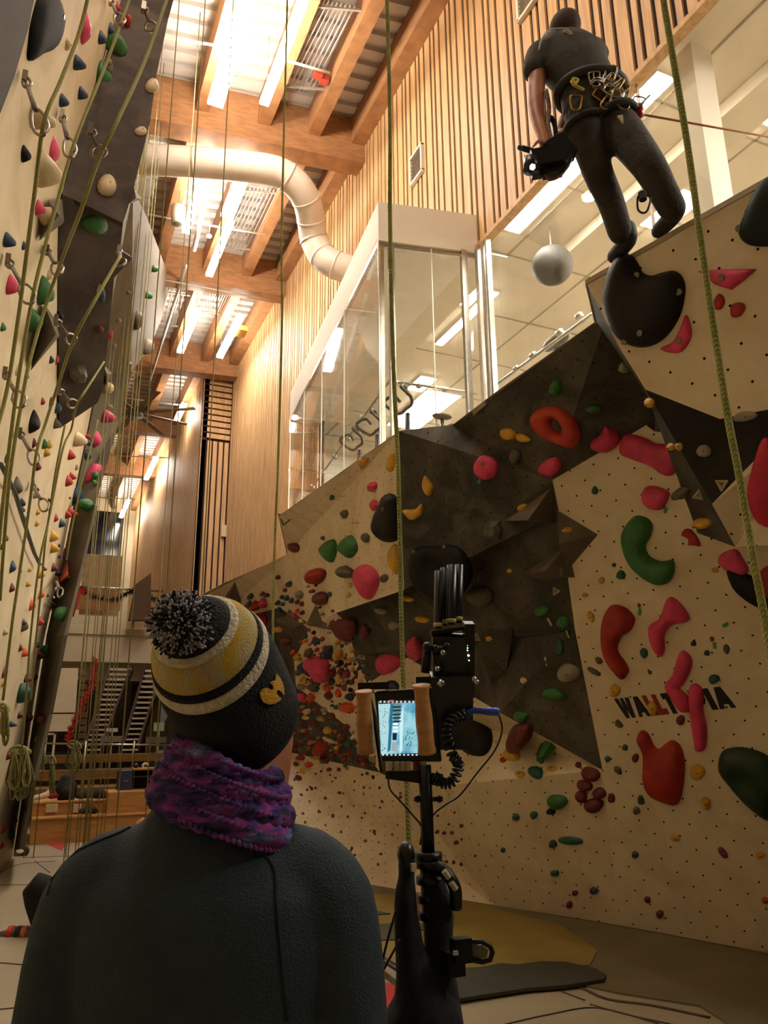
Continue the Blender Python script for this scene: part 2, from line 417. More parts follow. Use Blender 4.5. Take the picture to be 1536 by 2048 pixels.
# area lamp maker, left unused; added unseen fixtures light the near hall
def lamp(name, loc, sx, sy, e, col=LIGHT_COL, rot=(0, 0, 0)):
    l = bpy.data.lights.new(name, 'AREA'); l.shape = 'RECTANGLE'; l.size = sx; l.size_y = sy; l.energy = e; l.color = col
    o = bpy.data.objects.new(name, l); COL.objects.link(o); o.location = loc; o.rotation_euler = rot; return o
def panel_light(px, py, w_, l_, label, x=None):
    p = on_z(px, py, ZC-0.02)
    t = thing('panel_light', p, label, 'ceiling light', 'panel lights in the studio')
    mb = MB(); mb.box(p+Vector((0, 0, 0.012)), (w_+0.05, l_+0.05, 0.03)); mb.build('frame', m_white, t)
    mb = MB(); mb.box(p+Vector((0, 0, -0.008)), (w_, l_, 0.012)); mb.build('diffuser', m_panel_glow, t)
panel_light(1112, 372, 0.16, 1.6, 'long narrow panel light seen behind the legs of the camera operator')
panel_light(1284, 200, 0.16, 0.55, 'short panel light just right of the operator harness')
panel_light(1330, 418, 0.5, 0.6, 'square bright panel light behind the ankles of the operator')
panel_light(1560, 185, 0.5, 0.6, 'panel light at the right edge of the photo')
panel_light(936, 592, 0.25, 0.4, 'bright panel light in the upper right corner of the glass box')
panel_light(930, 640, 0.09, 1.5, 'thin line light inside the glass box below the grille')
panel_light(843, 768, 0.25, 0.5, 'small panel light seen low through the front of the glass box')
panel_light(845, 822, 0.6, 1.6, 'largest bright panel light behind the exercise bike handlebars')
for k, (x, y) in enumerate(((7.6, 9.5), (7.6, 5.5), (6.4, 1.5), (6.2, -1.5))):  # unseen panels added to brighten the studio
    t = thing('panel_light', (x, y, ZC-0.02), ['fourth', 'third', 'second', 'nearest'][k]+' unseen panel light added deep in the studio as fill', 'ceiling light', 'fill panels added deep in the studio')
    MB().box((x, y, ZC-0.03), (0.6, 1.2, 0.03)).build('diffuser', m_panel_glow, t)
    MB().box((x, y, ZC-0.008), (0.66, 1.26, 0.014)).build('frame', m_white, t)
# ================================================================== bouldering wall on the right
m_pw = panel_mat('panel_white', 'ddcdb0', 'c4b190', True, 0.2)
m_pd = panel_mat('panel_dark', '3a362f', '6a6356', True, 0.2, '0a0908')
m_pg = panel_mat('panel_grey', '5e5449', '786c5c', False)
m_pb = panel_mat('panel_black', '1c1a17', '33302a', False)
m_edge = mat('ply_edge', '7a6a50', 0.7)
cw = thing('climbing_wall', (4.0, 6.0, 0.0), 'overhanging white and dark grey bouldering wall with bolt holes on the right', 'climbing wall')
HITS = []    # (bvh, list) of all wall panels, used to seat holds on them
_tv, _tf = [], []
def VP(px, py, mode, val):
    return {'z': on_z, 'x': on_x, 'y': on_y, 'd': on_d}[mode](px, py, val)
def newell(P):
    n = Vector((0, 0, 0))
    for i in range(len(P)):
        a, b = P[i], P[(i+1) % len(P)]; n += Vector(((a.y-b.y)*(a.z+b.z), (a.z-b.z)*(a.x+b.x), (a.x-b.x)*(a.y+b.y)))
    return n.normalized()
def panel(name, P, m, parent, label=None, th=0.03, hit=True):
    P = [Vector(p) for p in P]; n = newell(P)
    c = sum(P, Vector())/len(P)
    if n.dot(EYE-c) < 0: n = -n; P = P[::-1]
    ux = n.cross(Vector((0, 0, 1))); ux = ux.normalized() if ux.length > 1e-3 else Vector((1, 0, 0)); uy = n.cross(ux)
    mb = MB(); bm = mb.bm
    from mathutils.geometry import tessellate_polygon
    tri = tessellate_polygon([P])
    fv = [bm.verts.new(p) for p in P]; bv = [bm.verts.new(p-n*th) for p in P]
    for t in tri:
        f = bm.faces.new([fv[i] for i in t])
        for l in f.loops: l[mb.uv].uv = (l.vert.co.dot(ux), l.vert.co.dot(uy))
        bm.faces.new([bv[i] for i in t][::-1])
        if hit:
            b = len(_tv); _tv.extend([P[i].copy() for i in t]); _tf.append((b, b+1, b+2))
    for i in range(len(P)):
        j = (i+1) % len(P); f = bm.faces.new((fv[i], fv[j], bv[j], bv[i])); f.material_index = 0
    o = mb.build(name, m, parent)
    if label: o['label'] = label
    return o
def volume(base, apex, m, label, name='volume', cat='wall volume', parent=None, group=None):
    """faceted plywood volume: base polygon on the wall and one or more apex points"""
    P = [Vector(p) for p in base]; a = Vector(apex); mb = MB(); bm = mb.bm
    n = newell(P); c = sum(P, Vector())/len(P)
    if n.dot(EYE-c) < 0: n = -n
    vs = [bm.verts.new(p) for p in P]; va = bm.verts.new(a)
    faces = []
    for i in range(len(P)):
        f = bm.faces.new((vs[i], vs[(i+1) % len(P)], va)); faces.append(f)
        q = [P[i], P[(i+1) % len(P)], a]; b = len(_tv); _tv.extend(q); _tf.append((b, b+1, b+2))
    bm.faces.new(vs[::-1])
    for f in faces:
        fn = f.calc_center_median()*0+newell([l.vert.co for l in f.loops]); ux = fn.cross(Vector((0, 0, 1))).normalized(); uy = fn.cross(ux)
        for l in f.loops: l[mb.uv].uv = (l.vert.co.dot(ux), l.vert.co.dot(uy))
    o = mb.build(name, m, parent)
    if parent is None: tag(o, label, cat, group)
    elif label: o['label'] = label
    return o
V = {}
def dv(k, px, py, mode, val): V[k] = VP(px, py, mode, val)
ZT = 4.1
for k, a in dict(
    a0=(300, 1245, 'z', ZT), a=(443, 1168, 'z', ZT), b=(575, 1110, 'z', ZT), c=(558, 1031, 'z', ZT), d=(798, 862, 'z', ZT), e=(905, 850, 'z', ZT),
    n1=(990, 785, 'z', ZT), n2=(1215, 626, 'z', ZT), f=(1330, 545, 'z', ZT),
    g=(808, 1180, 'x', 3.0), h=(672, 1226, 'x', 3.02), i=(575, 1108, 'x', 2.95),
    o=(1310, 840, 'x', 3.5), q=(1105, 960, 'x', 3.55), r=(1118, 1025, 'x', 3.62), t=(1150, 1260, 'x', 3.98), u=(1205, 1540, 'x', 4.35),
    v=(1000, 1425, 'x', 4.1), w=(815, 1315, 'x', 3.75), w2=(735, 1368, 'x', 3.65), w3=(708, 1310, 'x', 3.45), w4=(698, 1250, 'x', 3.2),
    x1=(900, 1570, 'x', 4.02), x2=(790, 1562, 'x', 3.9), x0=(760, 1545, 'x', 3.85), B1=(990, 1810, 'z', 0), B2=(1240, 1850, 'z', 0), B3=(1640, 1925, 'z', 0), B0=(700, 1762, 'z', 0), Bm=(520, 1735, 'z', 0),
    R1=(1640, 880, 'x', 3.7), R2=(1640, 540, 'x', 3.3),
    j=(618, 1258, 'x', 3.25), k=(588, 1322, 'x', 3.4), l=(592, 1372, 'x', 3.5), m=(690, 1450, 'x', 3.6), m2=(560, 1500, 'x', 3.55),
    s1=(560, 1215, 'x', 3.3), s2=(430, 1250, 'x', 3.25), s3=(430, 1500, 'x', 3.3), s4=(300, 1500, 'x', 2.9)).items(): dv(k, *a)
P = lambda *ks: [V[k] for k in ks]
_n = (V['B1']-V['q']).cross(V['B3']-V['q']).normalized()
for k, xy in dict(B2=(1240, 1851), v=(1000, 1425), x1=(900, 1570), u=(1205, 1540), t=(1150, 1260), r=(1118, 1025), o=(1310, 840), R1=(1640, 880)).items(): V[k] = on_plane(*xy, V['q'], _n)
panel('panel', P('a0', 'a', 'b', 'i', 'h', 'j', 's1', 's2'), m_pw, cw, 'white far panel with small scattered holds')
panel('panel', P('c', 'd', 'g', 'h', 'i'), m_pw, cw, 'white upper panel carrying green and pink holds')
V['c2'] = V['c']+Vector((0.55, 0.1, 0)); V['i2'] = V['i']+Vector((0.3, 0.1, 0.1))
panel('panel', P('c', 'i', 'b', 'c2'), m_pw, cw, None, hit=False)
V['f2'] = V['f']
panel('panel', P('d', 'e', 'n1', 'n2', 'q', 'g'), m_pd, cw, 'dark grey upper panel rubbed with chalk')
panel('panel', P('n2', 'f', 'o', 'q'), m_pd, cw)
panel('panel', P('g', 'q', 'r', 't', 'u', 'v', 'w', 'w2', 'w3', 'w4', 'h'), m_pd, cw, 'dark lower panel running to a point')
panel('panel', P('q', 'o', 'R1', 'B3', 'B2', 'u', 't', 'r'), m_pw, cw, 'white right hand panel bearing the wordmark')
panel('panel', P('w', 'v', 'u', 'B2', 'B1', 'x1', 'x2', 'w2'), m_pw, cw, 'white lower panel under the dark point')
panel('panel', P('x0', 'x2', 'x1', 'B1', 'B0', 'Bm', 'm2'), m_pw, cw, 'dim lower panel dotted with tiny holds')
panel('panel', P('j', 'h', 'w4', 'w3', 'w2', 'x0', 'm', 'l', 'k'), m_pw, cw, 'white diamond panel crowded with coloured holds')
panel('panel', P('l', 'm', 'x0', 'm2', 's3', 's4', 's2', 's1', 'j', 'k'), m_pd, cw, 'dark panel under the crowd of holds')
# prow: big white face leaning over the floor, with its dark flanks
dv('G1', 1170, 560, 'z', ZT); dv('G2', 1720, 248, 'z', ZT); dv('G3', 1720, 770, 'x', 3.15); dv('G4', 1536, 819, 'x', 3.13); dv('G5', 1440, 838, 'x', 3.1); dv('G6', 1291, 779, 'x', 2.95); dv('G7', 1236, 690, 'x', 2.8)
_n = (V['G2']-V['G1']).cross(V['G5']-V['G1']).normalized()
for k, xy in dict(G3=(1720, 770), G4=(1536, 819), G6=(1291, 779), G7=(1236, 690)).items(): V[k] = on_plane(*xy, V['G1'], _n)
panel('panel', P('G1', 'G2', 'G3', 'G4', 'G5', 'G6', 'G7'), m_pw, cw, 'white prow leaning out above the rest')
V['G1b'] = V['G1']+Vector((0.35, 0.35, 0)); V['G6b'] = on_x(1302, 800, 3.45)
panel('panel', [V['G1'], V['G7'], V['G6'], V['G6b'], V['G1b']], m_pd, cw, None, hit=False)
dv('H3', 1640, 800, 'x', 3.2); dv('H4', 1424, 1008, 'x', 3.2); dv('H5', 1471, 1094, 'x', 3.45); dv('H6', 1375, 930, 'x', 3.6); dv('H7', 1395, 1066, 'x', 3.75); dv('H8', 1536, 893, 'x', 3.22); dv('H9', 1640, 830, 'x', 3.25)
dv('H10', 1640, 1085, 'x', 3.5)
V['G6c'] = on_x(1330, 870, 3.55)
panel('panel', [V['G6'], V['G5'], V['G4'], V['H3'], V['H9'], V['H8'], V['H4'], V['H5']], m_pb, cw, 'black flank under the prow')
panel('panel', [V['G6'], V['H5'], V['H7'], V['H6'], V['G6c']], m_pd, cw, 'dark sliver beside the black flank')
panel('panel', [V['H4'], V['H8'], V['H9'], V['H10'], V['H5']], m_pw, cw, 'small white panel behind the hanging rope')
dv('J1', 1720, 1130, 'x', 3.9)
panel('panel', [V['H5'], V['H10'], V['J1'], V['H7']], m_pw, cw, None)
# top ledge
mb = MB(); T = [V[k]+Vector((0, 0, 0.0)) for k in ('a0', 'a', 'b', 'c', 'd', 'e', 'n1', 'n2', 'f')]
bm = mb.bm; lo = []
pts = T+[Vector((4.15, 2.9, 4.1)), Vector((4.15, 6.3, 4.1)), Vector((3.05, 6.8, 4.1)), Vector((3.7, 12.1, 4.1)), Vector((4.1, 13.2, 4.1))]
from mathutils.geometry import tessellate_polygon
vs = [bm.verts.new(p-Vector((0, 0, 0.004))) for p in pts]
for tr in tessellate_polygon([pts]): bm.faces.new([vs[i] for i in tr])
mb.build('top_deck', mat('deck_ply', 'a8977c', 0.7), cw)
mb = MB(); mb.prism([V['G1'], V['G2'], Vector((4.1, 1.0, 4.1)), Vector((4.1, 2.9, 4.1)), V['G1b']], (0, 0, -0.03)); mb.build('top_deck', mat('deck_ply', 'a8977c', 0.7), cw)

# faceted volumes bolted to the wall
def hitp(px, py, lift=0.0):
    d = ray(px, py).normalized(); h = BV.ray_cast(EYE, d, 60)
    if h[0] is None: return None, None
    n = h[1]
    if n.dot(d) > 0: n = -n
    return h[0]+n*lift, n
def rebuild():
    global BV; BV = BVHTree.FromPolygons(_tv, _tf)
rebuild()
def vol(pxs, apex, lift, m, label):
    base = [hitp(*p)[0] for p in pxs]; a, n = hitp(*apex); return volume(base, a+n*lift, m, label)
vol([(1103, 975), (1112, 1045), (1010, 1042)], (1085, 1028), 0.28, m_pg, 'grey faceted volume with a yellow hold at the right end of the dark panel')
vol([(1114, 1020), (1196, 1069), (1136, 1140)], (1136, 1080), 0.15, m_pg, 'grey triangular volume pointing right onto the white panel')
vol([(1036, 1152), (1135, 1090), (1150, 1155), (1090, 1160)], (1122, 1130), 0.2, m_pg, 'low grey volume below the one with the yellow hold')
vol([(1028, 1250), (960, 1340), (985, 1370), (1012, 1345)], (1008, 1300), 0.3, m_pd, 'dark shard shaped volume low on the dark panel')
vol([(1293, 851), (1312, 829), (1338, 866), (1309, 863)], (1313, 852), 0.08, m_pd, 'small dark volume just above the right end of the long pink hold')
vol([(578, 1218), (614, 1245), (578, 1262)], (584, 1242), 0.12, m_pg, 'small grey triangular volume with a little triangle mark, left of the coloured diamond')
vol([(632, 1207), (670, 1262), (614, 1250)], (636, 1240), 0.15, m_pg, 'grey triangular volume above the coloured diamond')
vol([(443, 1170), (470, 1163), (482, 1215), (446, 1212)], (462, 1192), 0.1, m_pg, 'grey volume at the far left end of the bouldering wall')
rebuild()
# ================================================================== roped climbing wall on the left
lw = thing('climbing_wall', G(-1.5, 6, 0), 'tall leaning roped climbing wall, white with dark overhangs, on the left', 'climbing wall')
m_lw = panel_mat('left_white', 'd8c6a4', 'bfa883', False)
m_ld = panel_mat('left_dark', '40362f', '665a50', False)
m_lg = panel_mat('left_grey', '5c5445', '756b59', False)
m_lb = panel_mat('left_brown', '2a200e', '382b15', False)
L = lambda pts, d=0.0: [on_l(p[0], p[1], p[2] if len(p) > 2 else d) for p in pts]
edge = [(28, 1700), (60, 1480), (88, 1300), (118, 1160), (150, 1000), (180, 850), (205, 700), (235, 560), (280, 300), (330, 60), (345, -60)]
P0 = [G(-1.5, -1.0, 0)] + [on_l(*p, 0) for p in edge] + [G(-1.5+1.13, 8.6, 11.3), G(-1.5+1.13, -1.0, 11.3)]
P0[1].z = 0.0
P0[1:] = [p if i < len(edge) else p for i, p in enumerate(P0[1:])]
panel('panel', P0, m_lw, lw, 'cream white main face', th=0.06)
redge = [(40, 1697), (66, 1560), (98, 1430), (128, 1270), (163, 1130), (190, 1010), (237, 850), (262, 745)]
ledge = [(28, 1700), (47, 1580), (68, 1430), (93, 1270), (124, 1130), (147, 1010), (180, 850), (199, 745)]
for i in range(len(redge)-1):
    panel('panel', [on_l(*ledge[i], 0.02), on_l(*redge[i], 0.3), on_l(*redge[i+1], 0.3), on_l(*ledge[i+1], 0.02)], m_lg, lw, 'grey textured end strip' if i == 0 else None, th=0.04)
panel('panel', L([(237, 850), (262, 745), (300, 695), (322, 640), (341, 562), (320, 505), (292, 430), (266, 380), (225, 500), (199, 745, 0.02)], 0.3), m_lg, lw, 'grey overhang bulging above the end strip', th=0.05)
def Lp(pts, refs):
    a, b, c = [on_l(*r) for r in refs]; n_ = (b-a).cross(c-a).normalized(); return [on_plane(p[0], p[1], a, n_) for p in pts]
panel('panel', Lp([(245, -40, .02), (358, -40), (336, 40), (313, 150), (300, 245), (266, 382), (246, 446), (125, 388, .02), (158, 270, .02), (195, 160, .02), (222, 80, .02)], ((125, 388, .02), (222, 80, .02), (300, 245, .5))), m_ld, lw, 'dark grey overhanging panel', th=0.05)
panel('panel', Lp([(125, 389, .03), (246, 447, .5), (240, 500, .45), (265, 516, .5), (228, 556, .42), (222, 620, .4), (214, 700, .38), (205, 780, .35), (195, 806, .34), (119, 857, .03), (117, 700, .03), (115, 500, .03)], ((125, 389, .03), (119, 857, .03), (240, 500, .45))), m_ld, lw, 'darkest overhanging panel ending in a point', th=0.05)
panel('panel', L([(-40, -60), (80, -60), (56, 60), (30, 150), (-12, 260)], 0.25), m_lb, lw, 'olive brown panel in the top left corner', th=0.2)
rebuild()
def lvol(pxs, apex, lift, m, label, d=0.03):
    base = [on_l(p[0], p[1], d) for p in pxs]; a = on_l(apex[0], apex[1], d+lift); return volume(base, a, m, label)
lvol([(88, 607), (112, 640), (119, 672), (61, 742), (78, 667)], (112, 668), 0.2, m_lg, 'grey volume with a bolt hole beside the dark pointed overhang')
lvol([(97, 402), (124, 398), (130, 444), (78, 482)], (118, 430), 0.12, m_lg, 'small grey volume under a white hold at the corner of the dark overhang')
lvol([(268, 375), (283, 398), (256, 409)], (272, 396), 0.1, m_lg, 'tiny volume sticking out past the dark overhang edge', 0.5)
lvol([(136, 1104), (147, 1171), (114, 1171)], (134, 1150), 0.16, mat('orange_paint', 'c85a30', 0.6), 'orange painted triangular volume near the end of the left wall', 0.03)
lvol([(205, 728), (227, 748), (213, 770)], (215, 748), 0.12, m_lg, 'brown triangular volume beside the strip of ropes above the pointed overhang', 0.1)
rebuild()
# ================================================================== climbing holds
HC = dict(r='a02018', p='d13a62', g='2f6b30', y='c9992c', k='151413', e='57503f', b='24384f', n='641c18', o='cf4d1c', c='cdb892', t='1f5245', m='7e2a4a', w='e2d8c4', s='8f8672')
CN = dict(r='red', p='pink', g='green', y='yellow', k='black', e='olive grey', b='dark blue', n='dark red', o='orange', c='cream', t='teal', m='magenta', w='white', s='pale grey')
def hmat(c): return mat('hold_'+CN[c].replace(' ', '_'), HC[c], 0.55 if c != 'k' else 0.48, 0.22, 9, bump=0.3, bscale=130, spec=0.5 if c != 'k' else 0.22)
ALL = []     # every hold: (object, px, py, size, colour, shape word, side)
hrng = random.Random(11)
KW = dict(pebble='round', gem='angular', jug='scooped', drop='teardrop', kidney='bean shaped', bar='long', wedge='wedge', crimp='thin')
def outline(kind, th, rs):
    c, s_ = math.cos(th), math.sin(th)
    if kind == 'drop': return 0.5*(1.0-0.28*max(0, -s_)**0.6*abs(c)**0.8)
    if kind == 'kidney': return 0.5*(1-0.32*max(0, s_)**3)
    if kind == 'jug': return 0.5*(1-0.2*max(0, s_)**4)
    if kind == 'bar': return 0.5*(0.9+0.1*math.cos(2*th))
    if kind == 'gem': return 0.5*(1+0.1*math.sin(3*th+rs))
    return 0.5*(1+0.07*math.sin(2*th+rs)+0.05*math.sin(3*th+2*rs))
def hold_mesh(p, X, Y, Z, kind, color, skew=None):
    """dome over the footprint X,Y rising by Z; skew shifts the summit"""
    mb = MB(); bm = mb.bm; rs = hrng.uniform(0, 6); nseg = 7 if kind == 'gem' else 14
    prof = [(1.0, 0.0), (0.97, 0.35), (0.8, 0.72), (0.5, 0.95)] if kind != 'gem' else [(1, 0), (0.85, 0.55), (0.45, 1.0)]
    if kind == 'wedge': prof = [(1.0, 0.0), (0.96, 0.2), (0.62, 0.62), (0.3, 0.92)]
    sk = skew or Vector((0, 0, 0)); rings = []
    for r, h in prof:
        ring = []
        for k in range(nseg):
            th = 2*PI*k/nseg; R = outline(kind, th, rs)*r; hh = h
            if kind == 'jug' and r < 0.9: hh *= 1-0.45*max(0, math.sin(th))**2
            ring.append(bm.verts.new(p + X*(R*math.cos(th)) + Y*(R*math.sin(th)) + Z*hh + sk*h))
        rings.append(ring)
    top = bm.verts.new(p + Z*(0.9 if kind == 'jug' else 1.0) + sk)
    for a, b in zip(rings, rings[1:]):
        for k in range(nseg): bm.faces.new((a[k], a[(k+1) % nseg], b[(k+1) % nseg], b[k]))
    for k in range(nseg): bm.faces.new((rings[-1][k], rings[-1][(k+1) % nseg], top))
    bm.faces.new(rings[0][::-1])
    return mb
m_bolt = mat('bolt_steel', '6e675c', 0.4, metal=0.8)
def bolt(parent, p, n, r):
    mb = MB(); mb.tube([p-n*0.006, p+n*0.004], r, 8); mb.build('bolt', m_bolt, parent)
def add_hold(px, py, w, h, color, kind='pebble', rot=0, side='R', z=None, label=None):
    p, n = hitp(px, py)
    if p is None: return None
    dist = (p-EYE).length; cosf = ray(px, py).normalized()
    if side == 'R':
        a = math.radians(rot); ca, sa = math.cos(a), math.sin(a)
        def at(dx, dy): return on_plane(px+dx*ca-dy*sa, py-(dx*sa+dy*ca), p, n)
        X = at(w/2, 0)-at(-w/2, 0); Y = at(0, h/2)-at(0, -h/2)
        m_ = min(X.length, Y.length); cap = 1.6*math.sqrt(w*h)*dist/F*1.1
        if X.length > cap*2: X *= cap*2/X.length
        if Y.length > cap*2: Y *= cap*2/Y.length
        Zv = n*min(X.length, Y.length)*(z or 0.42); skew = None
        if kind == 'bar': Zv *= 0.8
    else:
        hw = h*dist/F*1.05; up = (Vector((0, 0, 1))-n*n.z).normalized(); fw = n.cross(up)
        X = fw*hw*0.8; Y = up*hw
        pr = w*dist/F*0.85; Zv = n*min(pr, hw*1.3); skew = up*(-hw*0.12 if kind == 'wedge' else 0)
    o = hold_mesh(p-n*0.004, X, Y, Zv, kind, color, skew).build('climbing_hold', hmat(color), None, kind != 'gem', origin=p)
    if max(w, h) >= 17 and kind != 'wedge': bolt(o, p+Zv*(0.93 if kind != 'jug' else 0.84)+X*0.08, n, max(0.005, 0.045*min(X.length, Y.length)))
    o['category'] = 'climbing hold'
    if label: o['label'] = label
    ALL.append([o, px, py, max(w, h), color, kind, side, label]); return o
def inside(pt, poly):
    x, y = pt; c = False; j = len(poly)-1
    for i in range(len(poly)):
        xi, yi = poly[i]; xj, yj = poly[j]
        if (yi > y) != (yj > y) and x < (xj-xi)*(y-yi)/(yj-yi)+xi: c = not c
        j = i
    return c
def edist(pt, poly):
    d = 1e9; p = Vector(pt)
    for i in range(len(poly)):
        a = Vector(poly[i-1]); b = Vector(poly[i]); ab = b-a; t = max(0, min(1, (p-a).dot(ab)/max(1e-9, ab.dot(ab)))); d = min(d, (p-a-ab*t).length)
    return d
def big_hold(pts, color, label, rel=1.0, anchor=None, bolts=(), dent=None, holes=None, m=None, name='climbing_hold', cat='climbing hold', closedspline=True, smooth=2):
    """freeform hold: outline traced on the wall plane, rounded cross-section that follows the distance to its edge"""
    cx = sum(p[0] for p in pts)/len(pts); cy = sum(p[1] for p in pts)/len(pts)
    ax, ay = anchor or (cx, cy); p0, n = hitp(ax, ay)
    c3 = [on_plane(x, y, p0, n) for x, y in pts]
    ux = (on_plane(ax+10, ay, p0, n)-p0).normalized(); uy = n.cross(ux)
    P2 = [Vector(((q-p0).dot(ux), (q-p0).dot(uy), 0)) for q in c3]
    if closedspline: P2 = spline(P2, 6, True)
    poly = [(q.x, q.y) for q in P2]
    H = None
    if holes:
        hx, hy, hr = holes; q = on_plane(hx, hy, p0, n)-p0; hc = (q.dot(ux), q.dot(uy)); hr = hr*(q+p0-EYE).length/F
        H = [(hc[0]+hr*math.cos(2*PI*k/18), hc[1]+hr*1.15*math.sin(2*PI*k/18)) for k in range(18)]
    xs = [a for a, b in poly]; ys = [b for a, b in poly]; S_ = math.sqrt((max(xs)-min(xs))*(max(ys)-min(ys))); step = S_/17
    # ring offsets near the border give a round edge
    verts = list(poly); edges = [(i, (i+1) % len(poly)) for i in range(len(poly))]
    if H: b0 = len(verts); verts += H; edges += [(b0+i, b0+(i+1) % len(H)) for i in range(len(H))]
    def ed(pt):
        d = edist(pt, poly)
        return min(d, edist(pt, H)) if H else d
    y = min(ys); k = 0
    while y < max(ys):
        x = min(xs)+(step/2 if k % 2 else 0)
        while x < max(xs):
            if inside((x, y), poly) and not (H and inside((x, y), H)) and ed((x, y)) > step*0.45: verts.append((x, y))
            x += step
        y += step*0.87; k += 1
    nb = len(poly)
    for i in range(nb):   # inner border ring
        a = Vector(poly[i]); t = Vector(poly[(i+1) % nb])-Vector(poly[i-1]); nn = Vector((-t.y, t.x)); 
        if nn.length < 1e-9: continue
        nn.normalize()
        for sgn in (1, -1):
            q = a+nn*sgn*step*0.18
            if inside(q, poly) and edist(q, poly) > step*0.15: verts.append((q.x, q.y)); break
    vo, eo, fo, *_r = delaunay_2d_cdt([Vector(v) for v in verts], edges, [], 0, 1e-6)
    D = [ed((v.x, v.y)) for v in vo]; dm = max(D); Rz = dm*rel
    dd = None
    if dent:
        q = on_plane(dent[0], dent[1], p0, n)-p0; dd = (Vector((q.dot(ux), q.dot(uy))), dent[2]*(q+p0-EYE).length/F, dent[3])
    mb = MB(); bm = mb.bm; vs = []; us = []
    for v, d_ in zip(vo, D):
        t = min(1, d_/(dm*0.9)); h = Rz*math.sqrt(max(0, 1-(1-t)**2.2))
        if dd: h *= 1-dd[2]*math.exp(-((v-dd[0]).length/dd[1])**2)
        vs.append(bm.verts.new(p0+ux*v.x+uy*v.y+n*(h+0.003))); us.append(p0+ux*v.x+uy*v.y-n*0.002)
    bnd = {}
    for f in fo:
        c = sum((vo[i] for i in f), Vector((0, 0)))/len(f)
        if not inside((c.x, c.y), poly) or (H and inside((c.x, c.y), H)): continue
        bm.faces.new([vs[i] for i in f])
    be = [e for e in bm.edges if len(e.link_faces) == 1]
    if be:
        r = bmesh.ops.extrude_edge_only(bm, edges=be); nv = [g for g in r['geom'] if isinstance(g, bmesh.types.BMVert)]
        for v in nv: v.co -= n*0.012
        loops = [e for e in r['geom'] if isinstance(e, bmesh.types.BMEdge)]
        if not H:
            try: bmesh.ops.edgeloop_fill(bm, edges=loops)
            except Exception: pass
    for v in [v for v in bm.verts if not v.link_faces]: bm.verts.remove(v)
    o = mb.build(name, m or hmat(color), None, True, origin=p0)
    for bx, by in bolts:
        q = on_plane(bx, by, p0, n); v2 = ((q-p0).dot(ux), (q-p0).dot(uy)); t = min(1, ed(v2)/(dm*0.9)); h = Rz*math.sqrt(max(0, 1-(1-t)**2.2))
        bolt(o, q+n*(h+0.004), n, 0.018)
    tag(o, label, cat)
    sz = max(max(p[0] for p in pts)-min(p[0] for p in pts), max(p[1] for p in pts)-min(p[1] for p in pts))
    ALL.append([o, cx, cy, sz, color, 'big', 'R' if cx > 400 else 'L', label]); return o

# ---- large holds, right wall
big_hold([(1246, 508), (1227, 527), (1212, 565), (1208, 608), (1223, 655), (1250, 686), (1289, 695), (1328, 678), (1359, 635), (1371, 585), (1367, 557), (1351, 542), (1328, 544), (1305, 551), (1286, 545), (1277, 528), (1264, 510)], 'k', 'huge glossy black heart shaped hold under the feet of the camera operator', 0.5, bolts=[(1296, 667), (1283, 552), (1366, 585), (1257, 684)])
big_hold([(1300, 560), (1310, 556), (1311, 560)], 'k', '', 0.1) if False else None
big_hold([(1536, 356), (1510, 385), (1490, 430), (1479, 465), (1496, 489), (1540, 493), (1600, 480), (1620, 420), (1580, 370)], 'g', 'big dark green hold cut by the right edge above the tan prow', 0.5, bolts=[(1484, 458)], m=mat('hold_bottle_green', '101d15', 0.6, spec=0.25))
big_hold([(1396, 542), (1440, 539), (1514, 538), (1488, 562), (1464, 580), (1432, 570)], 'p', 'pink triangular ledge hold on the tan prow', 0.8, bolts=[(1450, 557)], closedspline=False)
big_hold([(1437, 588), (1447, 592), (1450, 605), (1443, 618), (1430, 618), (1428, 603)], 'r', 'left one of two small brick red holds on the tan prow', 0.6)
big_hold([(1477, 605), (1488, 608), (1490, 620), (1480, 633), (1465, 634), (1461, 620), (1466, 609)], 'r', 'right one of two small brick red holds on the tan prow', 0.6)
big_hold([(1372, 630), (1382, 650), (1383, 675), (1366, 702), (1342, 706), (1321, 697), (1345, 684), (1360, 660)], 'p', 'pink blade shaped hold beside the huge black heart hold', 0.6, bolts=[(1362, 682)])
big_hold([(1070, 822), (1098, 813), (1125, 818), (1148, 838), (1160, 868), (1150, 893), (1120, 887), (1085, 870), (1064, 842)], 'r', 'big orange red ring hold with a hole high on the dark panel', 0.7, holes=(1115, 850, 14), m=mat('hold_vermilion', 'b52f14', 0.5, 0.15, 8))
big_hold([(1262, 868), (1246, 873), (1240, 905), (1262, 918), (1300, 932), (1330, 951), (1352, 944), (1360, 905), (1343, 888), (1315, 887), (1292, 876)], 'p', 'long fat pink hold at the top of the white panel', 0.55, anchor=(1290, 930))
big_hold([(1212, 853), (1236, 866), (1238, 884), (1215, 901), (1185, 897), (1181, 886), (1200, 870)], 'p', 'lumpy pink hold just left of the long fat pink one', 0.7)
big_hold([(960, 913), (980, 912), (996, 926), (994, 950), (975, 960), (955, 953), (948, 934)], 'p', 'round pink hold alone on the dark panel', 0.55, bolts=[(972, 926)])
big_hold([(1090, 922), (1112, 914), (1122, 925), (1118, 940), (1103, 952), (1084, 948), (1079, 934)], 'p', 'pink fist shaped hold below the orange red ring', 0.65)
big_hold([(1268, 1033), (1293, 1035), (1305, 1050), (1302, 1072), (1292, 1092), (1300, 1112), (1322, 1122), (1346, 1120), (1350, 1140), (1340, 1163), (1318, 1170), (1290, 1158), (1262, 1132), (1247, 1100), (1245, 1065)], 'g', 'large dark green bean shaped hold on the white panel', 0.85, anchor=(1275, 1100))
